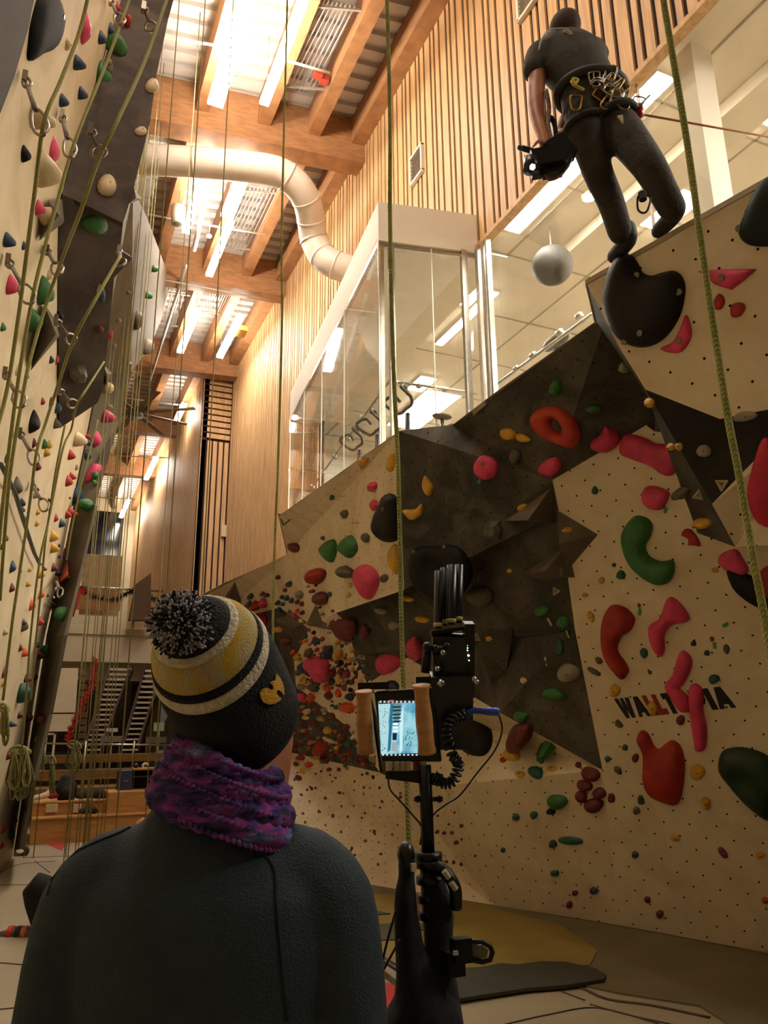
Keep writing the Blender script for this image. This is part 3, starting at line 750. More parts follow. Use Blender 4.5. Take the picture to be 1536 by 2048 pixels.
big_hold([(1296, 972), (1320, 974), (1339, 985), (1336, 1000), (1325, 1018), (1302, 1018), (1286, 1005), (1285, 985)], 'p', 'knobbly pink hold above the green bean shaped one', 0.6)
big_hold([(1222, 1211), (1250, 1214), (1270, 1236), (1262, 1260), (1243, 1275), (1236, 1300), (1252, 1325), (1258, 1342), (1247, 1358), (1230, 1345), (1210, 1315), (1203, 1280), (1206, 1240)], 'r', 'large red boot shaped hold left of the pink boomerang', 0.8, anchor=(1225, 1290))
big_hold([(1335, 1197), (1355, 1200), (1377, 1228), (1375, 1243), (1345, 1250), (1330, 1270), (1330, 1300), (1322, 1313), (1308, 1300), (1298, 1270), (1300, 1250), (1320, 1235)], 'p', 'pink boomerang hold right of the large red boot shaped one', 0.8, anchor=(1320, 1260))
big_hold([(1365, 1301), (1383, 1315), (1382, 1340), (1366, 1370), (1360, 1376), (1378, 1395), (1379, 1420), (1362, 1422), (1345, 1400), (1330, 1372), (1345, 1350), (1355, 1315)], 'p', 'crooked pink hold covering the middle of the painted lettering', 0.75, anchor=(1355, 1370))
big_hold([(1380, 1372), (1396, 1368), (1408, 1385), (1407, 1420), (1413, 1450), (1414, 1480), (1408, 1500), (1392, 1500), (1388, 1480), (1382, 1440), (1378, 1400)], 'p', 'bone shaped pink hold right of the crooked pink one', 0.9, anchor=(1396, 1435))
big_hold([(1282, 1461), (1296, 1466), (1308, 1490), (1318, 1497), (1330, 1488), (1345, 1480), (1362, 1493), (1370, 1530), (1366, 1580), (1355, 1608), (1330, 1605), (1300, 1590), (1286, 1560), (1286, 1510), (1274, 1480)], 'r', 'largest red hold, shaped like a tooth, low on the white panel', 0.5, anchor=(1325, 1550), dent=(1318, 1503, 22, 0.6))
big_hold([(1443, 1505), (1470, 1494), (1505, 1498), (1540, 1515), (1570, 1560), (1560, 1610), (1540, 1640), (1500, 1615), (1462, 1575), (1438, 1540)], 'g', 'big dark green oval hold at the lower right edge', 0.5, anchor=(1500, 1560), dent=(1483, 1560, 22, 0.55), m=mat('hold_deep_green', '12301c', 0.5))
big_hold([(1528, 878), (1560, 900), (1600, 960), (1600, 1060), (1560, 1080), (1525, 1055), (1500, 1020), (1494, 980), (1508, 925)], 'p', 'huge pink hold cut by the right edge behind the hanging rope', 0.5, anchor=(1520, 980), m=mat('hold_raspberry', 'c02345', 0.5))
big_hold([(1440, 1110), (1470, 1098), (1485, 1115), (1497, 1140), (1485, 1152), (1460, 1145), (1438, 1128)], 'p', 'pink wedge hold above the black disc at the right edge', 0.5)
big_hold([(1455, 1130), (1500, 1150), (1540, 1160), (1600, 1170), (1600, 1260), (1540, 1228), (1490, 1200), (1462, 1170)], 'k', 'black curved disc shaped hold at the right edge', 0.35, anchor=(1480, 1160))
big_hold([(1522, 1140), (1545, 1130), (1600, 1140), (1600, 1220), (1550, 1210), (1515, 1180), (1508, 1160)], 'r', 'red hold bolted over the black disc at the right edge', 0.5, anchor=(1500, 1160))
big_hold([(1370, 1058), (1384, 1060), (1398, 1080), (1400, 1092), (1385, 1090), (1377, 1090), (1376, 1078), (1363, 1070)], 'r', 'small red crab shaped hold below the dark sliver panel', 0.6)
big_hold([(719, 1132), (735, 1129), (752, 1140), (760, 1160), (752, 1185), (740, 1199), (728, 1188), (717, 1163), (716, 1145)], 'p', 'large pink teardrop hold on the upper white panel', 0.6, bolts=[(722, 1152)])
big_hold([(668, 1078), (674, 1090), (673, 1110), (665, 1125), (653, 1116), (645, 1098), (652, 1085)], 'g', 'left one of a pair of green drop shaped holds', 0.7)
big_hold([(703, 1070), (714, 1085), (715, 1102), (702, 1116), (688, 1108), (680, 1095), (688, 1080)], 'g', 'right one of a pair of green drop shaped holds', 0.7)
big_hold([(775, 988), (792, 992), (798, 1020), (800, 1060), (795, 1080), (775, 1084), (758, 1070), (753, 1045), (760, 1020), (768, 1005)], 'k', 'black kidney hold with a white bolt on the upper white panel', 0.6, bolts=[(787, 1016)])
big_hold([(835, 1095), (870, 1092), (905, 1090), (930, 1105), (944, 1135), (940, 1165), (915, 1200), (880, 1205), (845, 1190), (822, 1155), (820, 1120)], 'k', 'very large black bowl hold behind the wireless antennas', 0.45, dent=(872, 1135, 36, 0.75), bolts=[(833, 1101), (893, 1092)])
big_hold([(915, 1445), (940, 1430), (965, 1440), (984, 1465), (982, 1495), (965, 1512), (935, 1508), (915, 1490), (908, 1465)], 'k', 'round black scooped hold behind the coiled cable', 0.5, dent=(935, 1465, 22, 0.6))
big_hold([(755, 1315), (775, 1302), (795, 1310), (806, 1325), (795, 1340), (770, 1347), (757, 1335)], 'p', 'pink shell shaped hold left of the antenna box', 0.7)
big_hold([(815, 1285), (830, 1275), (845, 1295), (848, 1310), (835, 1316), (818, 1308), (810, 1296)], 'p', 'dusky pink hold half hidden behind the small antenna box', 0.6)
big_hold([(671, 1235), (690, 1228), (708, 1240), (710, 1262), (700, 1282), (688, 1280), (675, 1262), (668, 1248)], 'n', 'fat dark red hold at the left end of the dark panel', 0.7)
big_hold([(618, 1315), (640, 1312), (655, 1315), (660, 1340), (655, 1362), (645, 1365), (632, 1350), (620, 1335)], 'p', 'bright pink hold in the middle of the coloured diamond', 0.8)
big_hold([(806, 1020), (815, 1035), (825, 1040), (843, 1030), (846, 1015), (842, 1008), (830, 1018)], 'y', 'yellow horn shaped hold beside the hanging rope', 0.7)
big_hold([(852, 952), (862, 965), (867, 975), (862, 990), (852, 988), (845, 972), (848, 955)], 'y', 'yellow pod shaped hold near the top of the dark panel', 0.7)
big_hold([(1004, 858), (1020, 857), (1031, 866), (1028, 877), (1010, 878), (1002, 868)], 'y', 'yellow hold left of the orange red ring', 0.6)
big_hold([(1033, 868), (1050, 870), (1062, 881), (1045, 884), (1034, 878)], 'y', 'flat yellow hold touching the one left of the ring', 0.5)
big_hold([(1010, 1240), (1012, 1241), (1011, 1243)], 'y', '', 1) if False else None
big_hold([(780, 1100), (795, 1090), (797, 1140), (792, 1148), (780, 1128)], 'y', 'pale yellow triangular hold at the edge of the upper white panel', 0.5)
big_hold([(782, 908), (789, 906), (790, 930), (783, 944), (775, 935)], 'y', 'yellow hold tucked behind the long rope near the red tape mark', 0.6)
big_hold([(718, 918), (736, 916), (737, 922), (726, 936), (719, 930)], 'y', 'yellow cup hold below the red tape mark', 0.7)

# ---- small holds, right wall:  x, y, w, h, colour, kind, rot  (photo coordinates)
RS = [
(1190,981,15,19,'t','gem',0),(1242,1150,21,21,'t','gem',0),(1203,1161,14,14,'y','pebble',0),(1182,1234,14,26,'y','drop',20),(1288,1306,16,21,'t','pebble',0),
(1198,1321,14,19,'e','gem',45),(1188,1343,32,14,'e','bar',-30),(1387,1287,13,13,'b','gem',0),(1414,1306,14,13,'b','gem',0),(1453,1299,14,22,'e','drop',10),
(1229,1381,22,26,'y','pebble',0),(1306,1417,20,32,'y','drop',20),(1428,1358,22,20,'t','pebble',0),(1238,1448,14,22,'e','gem',45),(1250,1495,14,14,'t','gem',0),
(1215,1518,12,15,'t','gem',0),(1271,1516,15,18,'n','pebble',0),(1361,1440,18,20,'n','pebble',0),(1278,1211,8,9,'r','pebble',0),(1424,1278,10,11,'r','pebble',0),
(1236,1540,14,22,'e','gem',45),(1396,1542,30,36,'y','kidney',-30),(1412,1606,20,26,'y','pebble',0),(1366,984,20,24,'e','pebble',0),(1430,1140,14,12,'y','pebble',0),
(1094,1495,32,27,'g','gem',0),(1083,1522,12,11,'t','pebble',0),(1072,1545,29,26,'t','pebble',0),(1104,1537,22,14,'y','bar',0),(1024,1510,38,24,'y','pebble',0),
(1040,1549,20,14,'y','pebble',0),(1157,1530,14,14,'n','gem',0),(1182,1547,40,30,'n','jug',-20),(1170,1570,34,24,'n','jug',-20),(1163,1593,24,26,'n','pebble',0),
(1199,1586,26,24,'n','pebble',0),(1188,1610,40,30,'n','pebble',0),(1115,1603,42,30,'g','pebble',-15),(1223,1596,16,18,'n','pebble',0),(1282,1600,15,22,'t','gem',20),
(1273,1621,16,18,'e','gem',0),(1102,1623,18,14,'k','pebble',0),(1032,1634,14,16,'t','pebble',0),(1068,1630,17,17,'t','gem',0),(1106,1688,18,16,'b','pebble',0),
(1141,1681,52,20,'t','bar',-4),(1006,1700,11,10,'b','pebble',0),(1270,1709,15,16,'b','gem',0),(1446,1705,28,17,'m','bar',-50),(1110,1746,20,14,'t','gem',0),
(1150,1786,13,11,'n','pebble',0),(1188,1781,20,16,'b','gem',0),(1139,1809,14,14,'n','pebble',0),(1295,1799,13,14,'n','pebble',0),(1320,1828,17,18,'n','gem',0),
(1350,1675,18,14,'y','pebble',0),(1520,1710,20,14,'y','pebble',0),(1531,1800,18,14,'o','pebble',0),(1043,1465,44,44,'n','jug',0),(1006,1520,14,12,'r','gem',0),
(1044,1015,21,14,'y','crimp',25),(1134,1060,21,11,'y','crimp',10),(1125,1144,14,24,'e','drop',0),(1019,1142,12,11,'y','drop',0),(978,1278,15,11,'y','gem',0),
(1047,1361,14,14,'c','gem',0),(960,1143,14,12,'n','gem',0),(1084,1222,30,24,'g','pebble',0),(1127,1244,28,26,'g','pebble',0),(1108,1388,46,26,'g','pebble',-10),
(1042,1433,30,22,'g','pebble',0),(962,1192,50,44,'e','pebble',0),(1138,1345,44,40,'s','pebble',0),(988,1060,42,46,'e','gem',0),(1032,913,22,34,'e','drop',0),
(1112,775,26,34,'g','gem',0),(1186,818,30,14,'g','pebble',0),(1248,735,26,22,'s','gem',0),(1302,805,14,24,'y','drop',40),(1344,893,12,18,'y','drop',45),(1358,893,18,18,'y','gem',0),
(1408,902,32,24,'s','pebble',0),(1410,1043,30,16,'y','crimp',-20),(1372,985,18,20,'e','pebble',0),(1490,833,48,22,'s','pebble',8),
(1120,1295,16,40,'t','bar',0),(870,1260,20,16,'e','pebble',0),(664,994,11,10,'t','gem',0),(684,992,20,6,'c','crimp',0),(690,1028,15,20,'e','gem',0),
(709,1044,22,8,'c','crimp',-10),(733,1076,15,22,'e','drop',20),(646,1076,9,10,'t','gem',0),(696,1143,29,26,'e','kidney',-35),(770,1157,14,19,'e','drop',-10),
(747,974,15,22,'p','drop',-20),(750,1010,17,24,'p','gem',0),(701,1170,10,10,'y','pebble',0),(698,1190,9,11,'y','pebble',0),(590,1094,18,22,'n','pebble',20),
(618,1148,10,12,'t','drop',0),(557,1154,9,9,'n','pebble',0),(580,1168,12,14,'b','gem',0),(571,1180,11,9,'n','pebble',0),(601,1189,17,17,'s','pebble',0),
(565,1194,9,9,'b','pebble',0),(575,1196,10,12,'t','drop',0),(585,1201,7,12,'b','drop',0),(596,1204,9,11,'n','drop',0),(605,1208,9,10,'n','pebble',0),
(557,1205,9,10,'b','pebble',0),(567,1208,8,9,'t','pebble',0),(560,1220,8,11,'b','drop',0),(596,1221,10,9,'o','pebble',0),(606,1225,9,10,'n','pebble',0),
(503,1192,9,12,'t','drop',0),(526,1187,9,9,'m','pebble',0),(535,1190,10,8,'b','pebble',0),(513,1211,18,20,'r','gem',0),(529,1205,11,22,'p','drop',15),
(529,1240,14,28,'r','drop',15),(500,1212,9,24,'e','drop',0),(660,1189,9,12,'t','drop',0),(640,1150,24,40,'r','kidney',-25),(645,1197,24,30,'n','drop',30),
(567,1243,26,22,'e','gem',0),(590,1232,10,10,'p','pebble',0),(558,1259,18,14,'y','pebble',0),(573,1281,22,16,'n','pebble',0),(602,1242,8,6,'w','gem',0),
(762,1220,26,16,'s','kidney',-20),(788,1250,22,20,'s','gem',0),(815,1196,28,14,'y','kidney',-15),(845,1238,30,15,'y','kidney',-10),(731,1262,20,26,'n','pebble',0),
(785,1372,26,24,'b','pebble',0),(1228,1130,10,10,'e','gem',0),(1170,1190,12,10,'y','pebble',0),(1300,1345,10,10,'e','gem',0),
]
def cv(ox, oy, sc, rows): return [(ox+r[0]/sc, oy+r[1]/sc, r[2]/sc, r[3]/sc)+tuple(r[4:]) for r in rows]
# the coloured diamond, measured in an enlarged view
RS += cv(420, 1130, 4.518, [
(868,640,34,54,'t','drop',0),(900,588,24,34,'r','pebble',0),(942,610,34,44,'k','gem',0),(1020,668,44,50,'r','gem',0),(828,696,38,44,'r','drop',0),(962,690,84,70,'b','gem',0),
(970,762,38,38,'r','pebble',0),(890,790,90,80,'e','kidney',40),(1078,770,80,100,'b','gem',0),(1030,810,50,50,'t','gem',0),(1086,825,36,50,'b','pebble',0),(800,830,60,80,'y','gem',0),
(758,790,30,60,'o','drop',0),(860,920,80,130,'b','kidney',30),(905,985,50,50,'k','gem',0),(800,970,56,64,'e','gem',0),(1175,800,70,90,'y','gem',0),(1185,885,52,48,'k','pebble',0),
(1235,900,34,46,'n','pebble',0),(1190,955,54,60,'n','gem',0),(1242,980,54,74,'m','pebble',0),(1295,940,36,50,'y','gem',0),(1326,985,26,70,'n','gem',0),(1190,1040,60,70,'y','gem',0),
(1250,1056,40,44,'b','pebble',0),(1110,975,70,90,'n','gem',0),(1108,1050,48,60,'b','pebble',0),(850,1040,80,60,'y','gem',0),(924,1034,38,36,'r','pebble',0),(975,1065,60,56,'e','gem',0),
(935,1110,90,90,'e','drop',0),(1065,1110,70,90,'o','gem',0),(1075,1185,76,80,'n','drop',0),(1165,1160,50,90,'o','gem',0),(1165,1085,50,50,'n','gem',0),(1215,1110,50,60,'m','pebble',0),
(1270,1195,80,76,'b','drop',20),(1270,1130,50,50,'k','gem',0),(1310,1160,30,60,'n','gem',0),(1140,1285,50,50,'t','gem',0),(1240,1290,150,110,'o','gem',0),(820,1200,80,90,'p','gem',0),
(915,1200,80,90,'o','gem',0),(825,1100,90,70,'s','gem',0),(1230,810,30,40,'y','gem',0),(1265,860,40,50,'y','gem',0),(1290,1050,34,60,'n','gem',0),(700,670,60,44,'n','pebble',0),(620,585,50,34,'y','pebble',0),
(1165,690,50,60,'y','gem',0),(1080,612,74,24,'s','crimp',10),(1290,770,34,44,'y','gem',0),(1140,740,26,30,'c','gem',0),(1030,905,30,30,'p','gem',0)])
# dark band below it
RS += cv(540, 1380, 5.908, [
(350,235,70,70,'r','gem',0),(440,250,90,80,'c','kidney',20),(560,220,60,60,'n','gem',0),(640,235,80,80,'s','gem',0),(610,340,60,90,'s','gem',30),(730,310,90,90,'n','gem',0),(685,478,90,100,'y','pebble',0),
(745,430,70,70,'b','gem',0),(520,400,100,120,'n','gem',0),(290,385,80,60,'g','gem',0),(290,290,80,70,'n','gem',0),(210,440,70,70,'e','gem',0),(370,470,90,70,'e','gem',0),(180,540,70,60,'r','gem',0),
(265,535,60,50,'n','gem',0),(270,640,150,70,'n','bar',20),(390,700,130,80,'e','gem',0),(190,800,150,90,'k','gem',0),(360,800,120,80,'r','gem',0),(610,690,150,190,'r','gem',0),(700,590,170,50,'c','bar',-25),
(560,790,70,70,'y','gem',0),(650,830,120,90,'n','gem',0),(460,880,110,80,'o','gem',0),(390,965,90,60,'y','gem',0),(790,680,60,60,'y','gem',0),(860,560,90,80,'n','gem',0),(930,640,80,80,'g','gem',0),
(850,770,70,70,'e','gem',0),(980,560,40,60,'w','gem',0),(900,440,90,80,'n','gem',0),(800,390,80,60,'e','gem',0),(1040,830,70,70,'n','gem',0),(1110,800,90,100,'n','gem',0),(960,800,60,70,'e','gem',0),
(1210,820,60,120,'s','bar',60),(340,1045,90,60,'n','gem',0),(170,1070,80,60,'n','gem',0),(700,940,60,54,'n','pebble',0),(815,940,50,54,'n','gem',0),(910,925,50,44,'o','gem',0),
(830,600,70,60,'n','gem',0),(420,330,90,50,'c','crimp',0),(480,620,90,60,'o','gem',20),(310,880,70,50,'n','gem',0),(140,890,50,60,'k','gem',0),(80,985,60,60,'o','gem',0),(740,760,70,70,'n','gem',0),(880,690,50,50,'b','gem',0),
(605,960,30,34,'n','pebble',0),(735,1080,24,28,'m','pebble',0),(1000,1080,26,32,'n','pebble',0),(1090,1000,30,36,'n','pebble',0),(1150,985,40,40,'t','pebble',0),(1220,1030,34,50,'k','pebble',0),
(255,1160,40,40,'m','pebble',0),(440,1180,34,26,'n','pebble',0),(540,1160,30,34,'m','pebble',0),(655,1280,36,36,'m','pebble',0),(865,1220,26,26,'m','pebble',0),(1110,1150,30,36,'m','pebble',0),(1180,1155,26,30,'o','pebble',0),
(1295,1155,30,40,'n','pebble',0),(468,1315,24,26,'m','pebble',0),(845,1375,26,34,'m','pebble',0),(240,1440,44,36,'m','pebble',0),(390,1460,34,30,'m','pebble',0),(590,1440,30,30,'m','pebble',0),(210,1350,50,56,'n','pebble',0),
(740,1490,30,36,'m','pebble',0),(920,1500,34,34,'m','pebble',0),(1105,1225,30,26,'o','pebble',0),(1320,1310,30,30,'e','pebble',0),(1300,1390,30,30,'n','pebble',0),(990,1370,30,26,'o','pebble',0),(1230,1370,36,26,'y','pebble',0),(1450,1310,30,26,'y','pebble',0)])
RS += cv(560, 1500, 3.072, [
(330,593,16,20,'m','pebble',0),(405,607,16,18,'m','pebble',0),(620,640,20,16,'t','pebble',0),(967,502,22,24,'n','pebble',0),(1010,510,24,22,'n','pebble',0),(1058,507,18,22,'m','pebble',0),(1117,465,22,24,'n','pebble',0),
(1085,567,30,26,'n','pebble',0),(1022,686,24,22,'n','pebble',0),(1068,690,22,26,'n','pebble',0),(1115,700,24,28,'n','pebble',0),(240,378,20,22,'m','pebble',0),(325,405,20,26,'m','pebble',0),(582,515,16,18,'m','pebble',0),
(1200,650,14,18,'m','pebble',0),(460,645,16,16,'n','pebble',0),(520,560,14,16,'e','pebble',0),(690,520,16,16,'m','pebble',0),(740,600,18,18,'m','pebble',0)])
for r in RS:
    add_hold(*r[:6], rot=r[6] if len(r) > 6 else 0, side='R')

qr = random.Random(17)
def scatter(poly, n, lo, hi, cols):
    x0 = min(p[0] for p in poly); x1 = max(p[0] for p in poly); y0 = min(p[1] for p in poly); y1 = max(p[1] for p in poly); k = 0
    while k < n:
        x, y = qr.uniform(x0, x1), qr.uniform(y0, y1)
        if not inside((x, y), poly): continue
        w = qr.uniform(lo, hi); add_hold(x, y, w, w*qr.uniform(0.8, 1.3), qr.choice(cols), qr.choice(['gem', 'pebble', 'drop']), qr.uniform(-40, 40)); k += 1
scatter([(616, 1262), (690, 1305), (715, 1345), (740, 1380), (750, 1440), (720, 1450), (600, 1375), (590, 1320)], 75, 5, 8.5, 'bnmkyrtoe')
scatter([(590, 1380), (760, 1500), (752, 1545), (560, 1500)], 95, 5, 8.5, 'nnrreyobgs')
scatter([(592, 1125), (612, 1130), (660, 1210), (700, 1270), (735, 1340), (752, 1385), (730, 1385), (650, 1235)], 45, 5, 8.5, 'bnmkwcs')
scatter([(570, 1530), (760, 1570), (920, 1620), (960, 1730), (720, 1730), (590, 1690)], 40, 4, 6.5, 'mnn')
# ---- left wall
big_hold([(78, -10), (105, -20), (119, 20), (116, 60), (105, 95), (80, 108), (55, 121), (56, 80), (62, 40)], 'k', 'large black slab hold near the top of the left wall', 0.35, bolts=[(108, 28)], m=mat('hold_charcoal', '0d0b09', 0.75, 0.2, 8, spec=0.15))
LS = cv(0, 0, 3.84, [
(645,215,60,190,'p','wedge'),(405,1150,60,190,'p','wedge'),(285,1590,70,110,'p','wedge'),(575,475,90,100,'b','wedge'),(765,285,60,90,'b','wedge'),(840,230,50,100,'b','wedge'),(465,765,70,90,'b','wedge'),(610,710,70,90,'b','wedge'),
(880,340,100,180,'g','wedge'),(760,560,100,170,'g','wedge'),(820,520,90,80,'s','wedge'),(510,340,36,70,'c','pebble'),(250,880,180,170,'c','wedge'),(300,1290,180,230,'c','wedge'),(175,1175,70,110,'k','wedge'),(405,1335,36,50,'t','wedge'),
(40,1840,90,110,'b','wedge'),(175,1885,40,60,'b','wedge'),(890,50,40,60,'r','wedge'),(360,1660,100,140,'c','wedge'),(970,180,70,60,'r','pebble')])
LD = cv(0, 0, 3.84, [(1165,665,110,100,'c','pebble'),(1080,1010,90,70,'c','pebble'),(820,1430,140,180,'c','pebble'),(730,1720,190,150,'g','pebble'),(1310,130,110,230,'c','pebble')])
LD += cv(0, 500, 3.84, [(600,950,150,150,'e','gem'),(785,350,50,140,'b','bar'),(770,610,50,60,'n','crimp'),(455,505,70,80,'k','gem')])
LS += cv(0, 500, 3.84, [
(310,310,120,190,'g','wedge'),(230,530,110,160,'g','wedge'),(65,265,90,130,'p','wedge'),(15,590,40,70,'g','wedge'),(385,840,40,60,'b','wedge'),(435,835,26,80,'r','wedge'),(320,1160,34,60,'r','wedge'),(385,1165,36,80,'n','wedge'),
(432,1205,50,90,'b','wedge'),(240,1315,80,160,'k','wedge'),(420,1330,60,80,'e','wedge'),(255,1480,36,70,'n','wedge'),(330,1490,50,70,'g','wedge'),(370,1490,40,70,'y','wedge'),(345,1550,50,70,'y','wedge'),(575,1445,110,110,'c','wedge'),
(530,1570,60,80,'r','wedge'),(640,1470,60,50,'b','pebble'),(680,1475,50,50,'b','pebble'),(660,1430,50,50,'r','wedge'),(665,1570,50,80,'b','wedge'),(535,1735,60,60,'r','wedge'),(510,1770,60,80,'r','wedge'),(285,1660,40,70,'n','wedge'),
(115,1810,70,140,'e','wedge'),(730,1450,60,120,'p','wedge'),(805,1275,110,100,'p','wedge'),(810,1060,70,80,'c','pebble'),(700,1720,60,180,'p','pebble'),(740,1740,50,60,'g','pebble'),(735,1800,50,40,'g','pebble'),(590,1880,60,130,'b','wedge'),
(45,1600,40,70,'b','wedge'),(200,965,30,60,'e','wedge'),(130,920,40,80,'c','wedge'),(155,1940,50,60,'b','wedge'),(160,1990,40,50,'n','wedge'),(680,1960,110,90,'g','pebble'),(520,2010,90,70,'r','wedge'),(90,1130,30,50,'k','wedge'),(845,650,30,70,'r','wedge'),
(370,190,40,80,'c','wedge'),(1170,140,50,50,'g','pebble'),(1120,345,60,50,'g','pebble'),(1040,540,60,160,'e','bar'),(985,870,36,36,'s','pebble'),(835,1205,36,36,'s','pebble'),(1110,740,80,110,'s','pebble'),(580,1670,26,40,'s','pebble'),(870,735,30,40,'s','pebble'),(980,325,30,30,'s','pebble'),(905,540,30,36,'s','pebble')])
LS += cv(0, 900, 5.85, [
(645,790,50,100,'r','wedge'),(700,850,80,100,'b','wedge'),(770,750,80,90,'r','wedge'),(600,1000,100,130,'y','wedge'),(600,1140,110,110,'y','wedge'),(745,1200,80,120,'r','wedge'),(610,1370,80,90,'n','wedge'),(655,1430,80,90,'b','wedge'),
(130,1360,70,130,'b','wedge'),(225,1410,40,70,'b','wedge'),(330,1395,50,60,'y','wedge'),(312,1565,60,70,'y','wedge'),(125,1610,60,110,'n','wedge'),(460,1680,70,110,'o','wedge'),(355,1810,70,120,'o','wedge'),(610,1790,80,120,'n','wedge'),
(265,2010,60,80,'e','wedge'),(760,1930,140,150,'g','pebble'),(560,590,40,50,'k','pebble'),(430,720,50,80,'y','wedge'),(420,850,50,90,'y','wedge'),(245,600,60,70,'b','wedge'),(265,790,60,80,'b','wedge'),(60,1030,50,80,'n','wedge'),(265,1070,26,40,'e','wedge'),
(15,1130,40,70,'k','wedge'),(680,1120,36,40,'b','pebble'),(680,1250,36,36,'b','pebble'),(450,2000,80,100,'r','wedge'),(460,1440,80,110,'y','wedge'),(640,1670,50,70,'b','wedge'),(500,1385,60,60,'n','wedge'),(810,560,26,36,'n','pebble'),(65,100,50,90,'k','wedge'),
(430,460,40,50,'n','wedge'),(395,530,60,70,'s','wedge'),(550,1700,36,40,'n','wedge'),(810,1500,40,30,'g','pebble')])
LS += cv(0, 1000, 3.84, [
(175,960,50,90,'e','wedge'),(30,1010,40,50,'c','wedge'),(150,1135,30,60,'n','wedge'),(175,1170,60,60,'o','wedge'),(290,1190,60,60,'n','wedge'),(280,1115,30,40,'b','pebble'),(25,1320,40,80,'m','wedge'),(145,1480,90,130,'t','pebble'),(190,1370,60,60,'n','wedge'),
(265,1360,30,40,'n','pebble'),(370,1160,60,80,'g','pebble'),(15,1410,40,50,'y','wedge'),(75,1720,60,40,'b','wedge'),(205,1670,50,60,'n','pebble'),(340,1690,60,50,'n','pebble'),(55,1960,50,60,'n','wedge'),(140,1650,40,50,'n','wedge')])
LS += cv(0, 1300, 3.84, [(75,1395,40,60,'g','wedge'),(85,1430,30,40,'b','pebble'),(15,1370,40,60,'r','wedge'),(205,1220,30,30,'k','pebble'),(115,1305,24,30,'b','wedge'),(5,1500,30,50,'r','wedge')])
for r in LS: add_hold(*r[:6], side='Lw')
for r in LD: add_hold(*r[:6], side='R', z=0.35)
for a in ALL:
    if a[6] != 'R': a[6] = 'L'
    elif a[1] < 400: a[6] = 'L'

# ---- labels: colour, size and shape first, then where it sits against a landmark, then rank
LMR = [('the huge black heart hold', 1290, 610), ('the orange red ring hold', 1112, 853), ('the green bean hold', 1290, 1105), ('the red boot shaped hold', 1232, 1285), ('the pink boomerang hold', 1335, 1250),
 ('the painted lettering', 1365, 1405), ('the red tooth shaped hold', 1320, 1540), ('the green oval hold', 1490, 1560), ('the long fat pink hold', 1300, 910), ('the round pink hold', 972, 936), ('the green tape mark', 873, 865),
 ('the black kidney hold', 778, 1035), ('the pink teardrop hold', 738, 1165), ('the pair of green drops', 680, 1098), ('the black bowl hold', 882, 1145), ('the diamond bright pink hold', 640, 1340), ('the fat dark red hold', 690, 1255),
 ('the dark panel tip', 1205, 1540), ('the monitor screen', 797, 1460), ('the left wooden handle', 729, 1450), ('the hat emblem', 545, 1380), ('the black scooped hold', 945, 1470), ('the bone shaped pink hold', 1396, 1435), ('the wall foot corner', 990, 1810), ('the stand collar', 855, 1710), ('the small grey triangle volume', 585, 1240), ('the pompom', 360, 1245), ('the yellow horn hold', 828, 1024)]
LML = [('the black slab hold', 88, 50), ('the pointed dark overhang tip', 120, 855), ('the orange triangle volume', 132, 1150), ('the small overhang corner volume', 105, 440), ('the grey bolt hole volume', 95, 675), ('the coiled rope bundle', 45, 1540), ('the wall foot', 30, 1700),
 ('the red bow', 160, 1180), ('the dark overhang seam', 185, 418), ('the top left corner', 0, 0), ('the far grey bulge', 300, 600), ('the frame left edge middle', 0, 900), ('the lower end strip', 90, 1420)]
def direction(dx, dy):
    a = math.degrees(math.atan2(-dy, dx)) % 360
    return ['right of', 'above right of', 'above', 'above left of', 'left of', 'below left of', 'below', 'below right of'][int(((a+22.5) % 360)//45)]
lab = {}
for a in ALL:
    if a[7]: continue
    LM = LMR if a[6] == 'R' else LML
    nm, x, y = min(LM, key=lambda l: (l[1]-a[1])**2+(l[2]-a[2])**2)
    dx, dy = a[1]-x, a[2]-y; d = math.hypot(dx, dy); sz = 'tiny' if a[3] < 12 else 'small' if a[3] < 22 else 'mid sized'
    pos = 'in line with' if d < 4 else direction(dx, dy)
    base = '%s %s %s hold' % (sz, CN[a[4]], KW[a[5]])
    lab.setdefault((base, pos, nm), []).append((d, a))
ORD = ['nearest', 'second nearest', 'third nearest', 'fourth nearest', 'fifth nearest', 'sixth nearest', 'seventh nearest', 'eighth nearest', 'ninth nearest', 'tenth nearest', 'eleventh nearest']
for (base, pos, nm), L_ in lab.items():
    L_.sort(key=lambda t: t[0])
    for i, (d, a) in enumerate(L_):
        a[0]['label'] = base+' '+pos+' '+nm+('' if len(L_) == 1 else ', '+ORD[min(i, 10)])
for a in ALL:
    if a[5] != 'big': a[0]['group'] = 'small holds on the bouldering wall' if a[6] == 'R' else 'holds on the left climbing wall'

# the 300 holds that show largest stay single things, the tiny rest become one object
small = sorted([a for a in ALL], key=lambda a: -a[3])[298:]
bmj = bmesh.new(); mats_j = []
for a in small:
    o = a[0]; me = o.data; mm = me.materials[0]
    if mm not in mats_j: mats_j.append(mm)
    n0 = len(bmj.faces); t = bmesh.new(); t.from_mesh(me); bmesh.ops.translate(t, verts=t.verts, vec=o.location)
    tmp = bpy.data.meshes.new('t'); t.to_mesh(tmp); t.free(); bmj.from_mesh(tmp); bpy.data.meshes.remove(tmp)
    bmj.faces.ensure_lookup_table()
    for f in bmj.faces[n0:]: f.material_index = mats_j.index(mm)
    for c in list(o.children): bpy.data.objects.remove(c)
    bpy.data.objects.remove(o); ALL.remove(a)
mj = bpy.data.meshes.new('small_climbing_holds'); bmj.to_mesh(mj); bmj.free()
for mm in mats_j: mj.materials.append(mm)
oj = bpy.data.objects.new('small_climbing_holds', mj); link(oj)
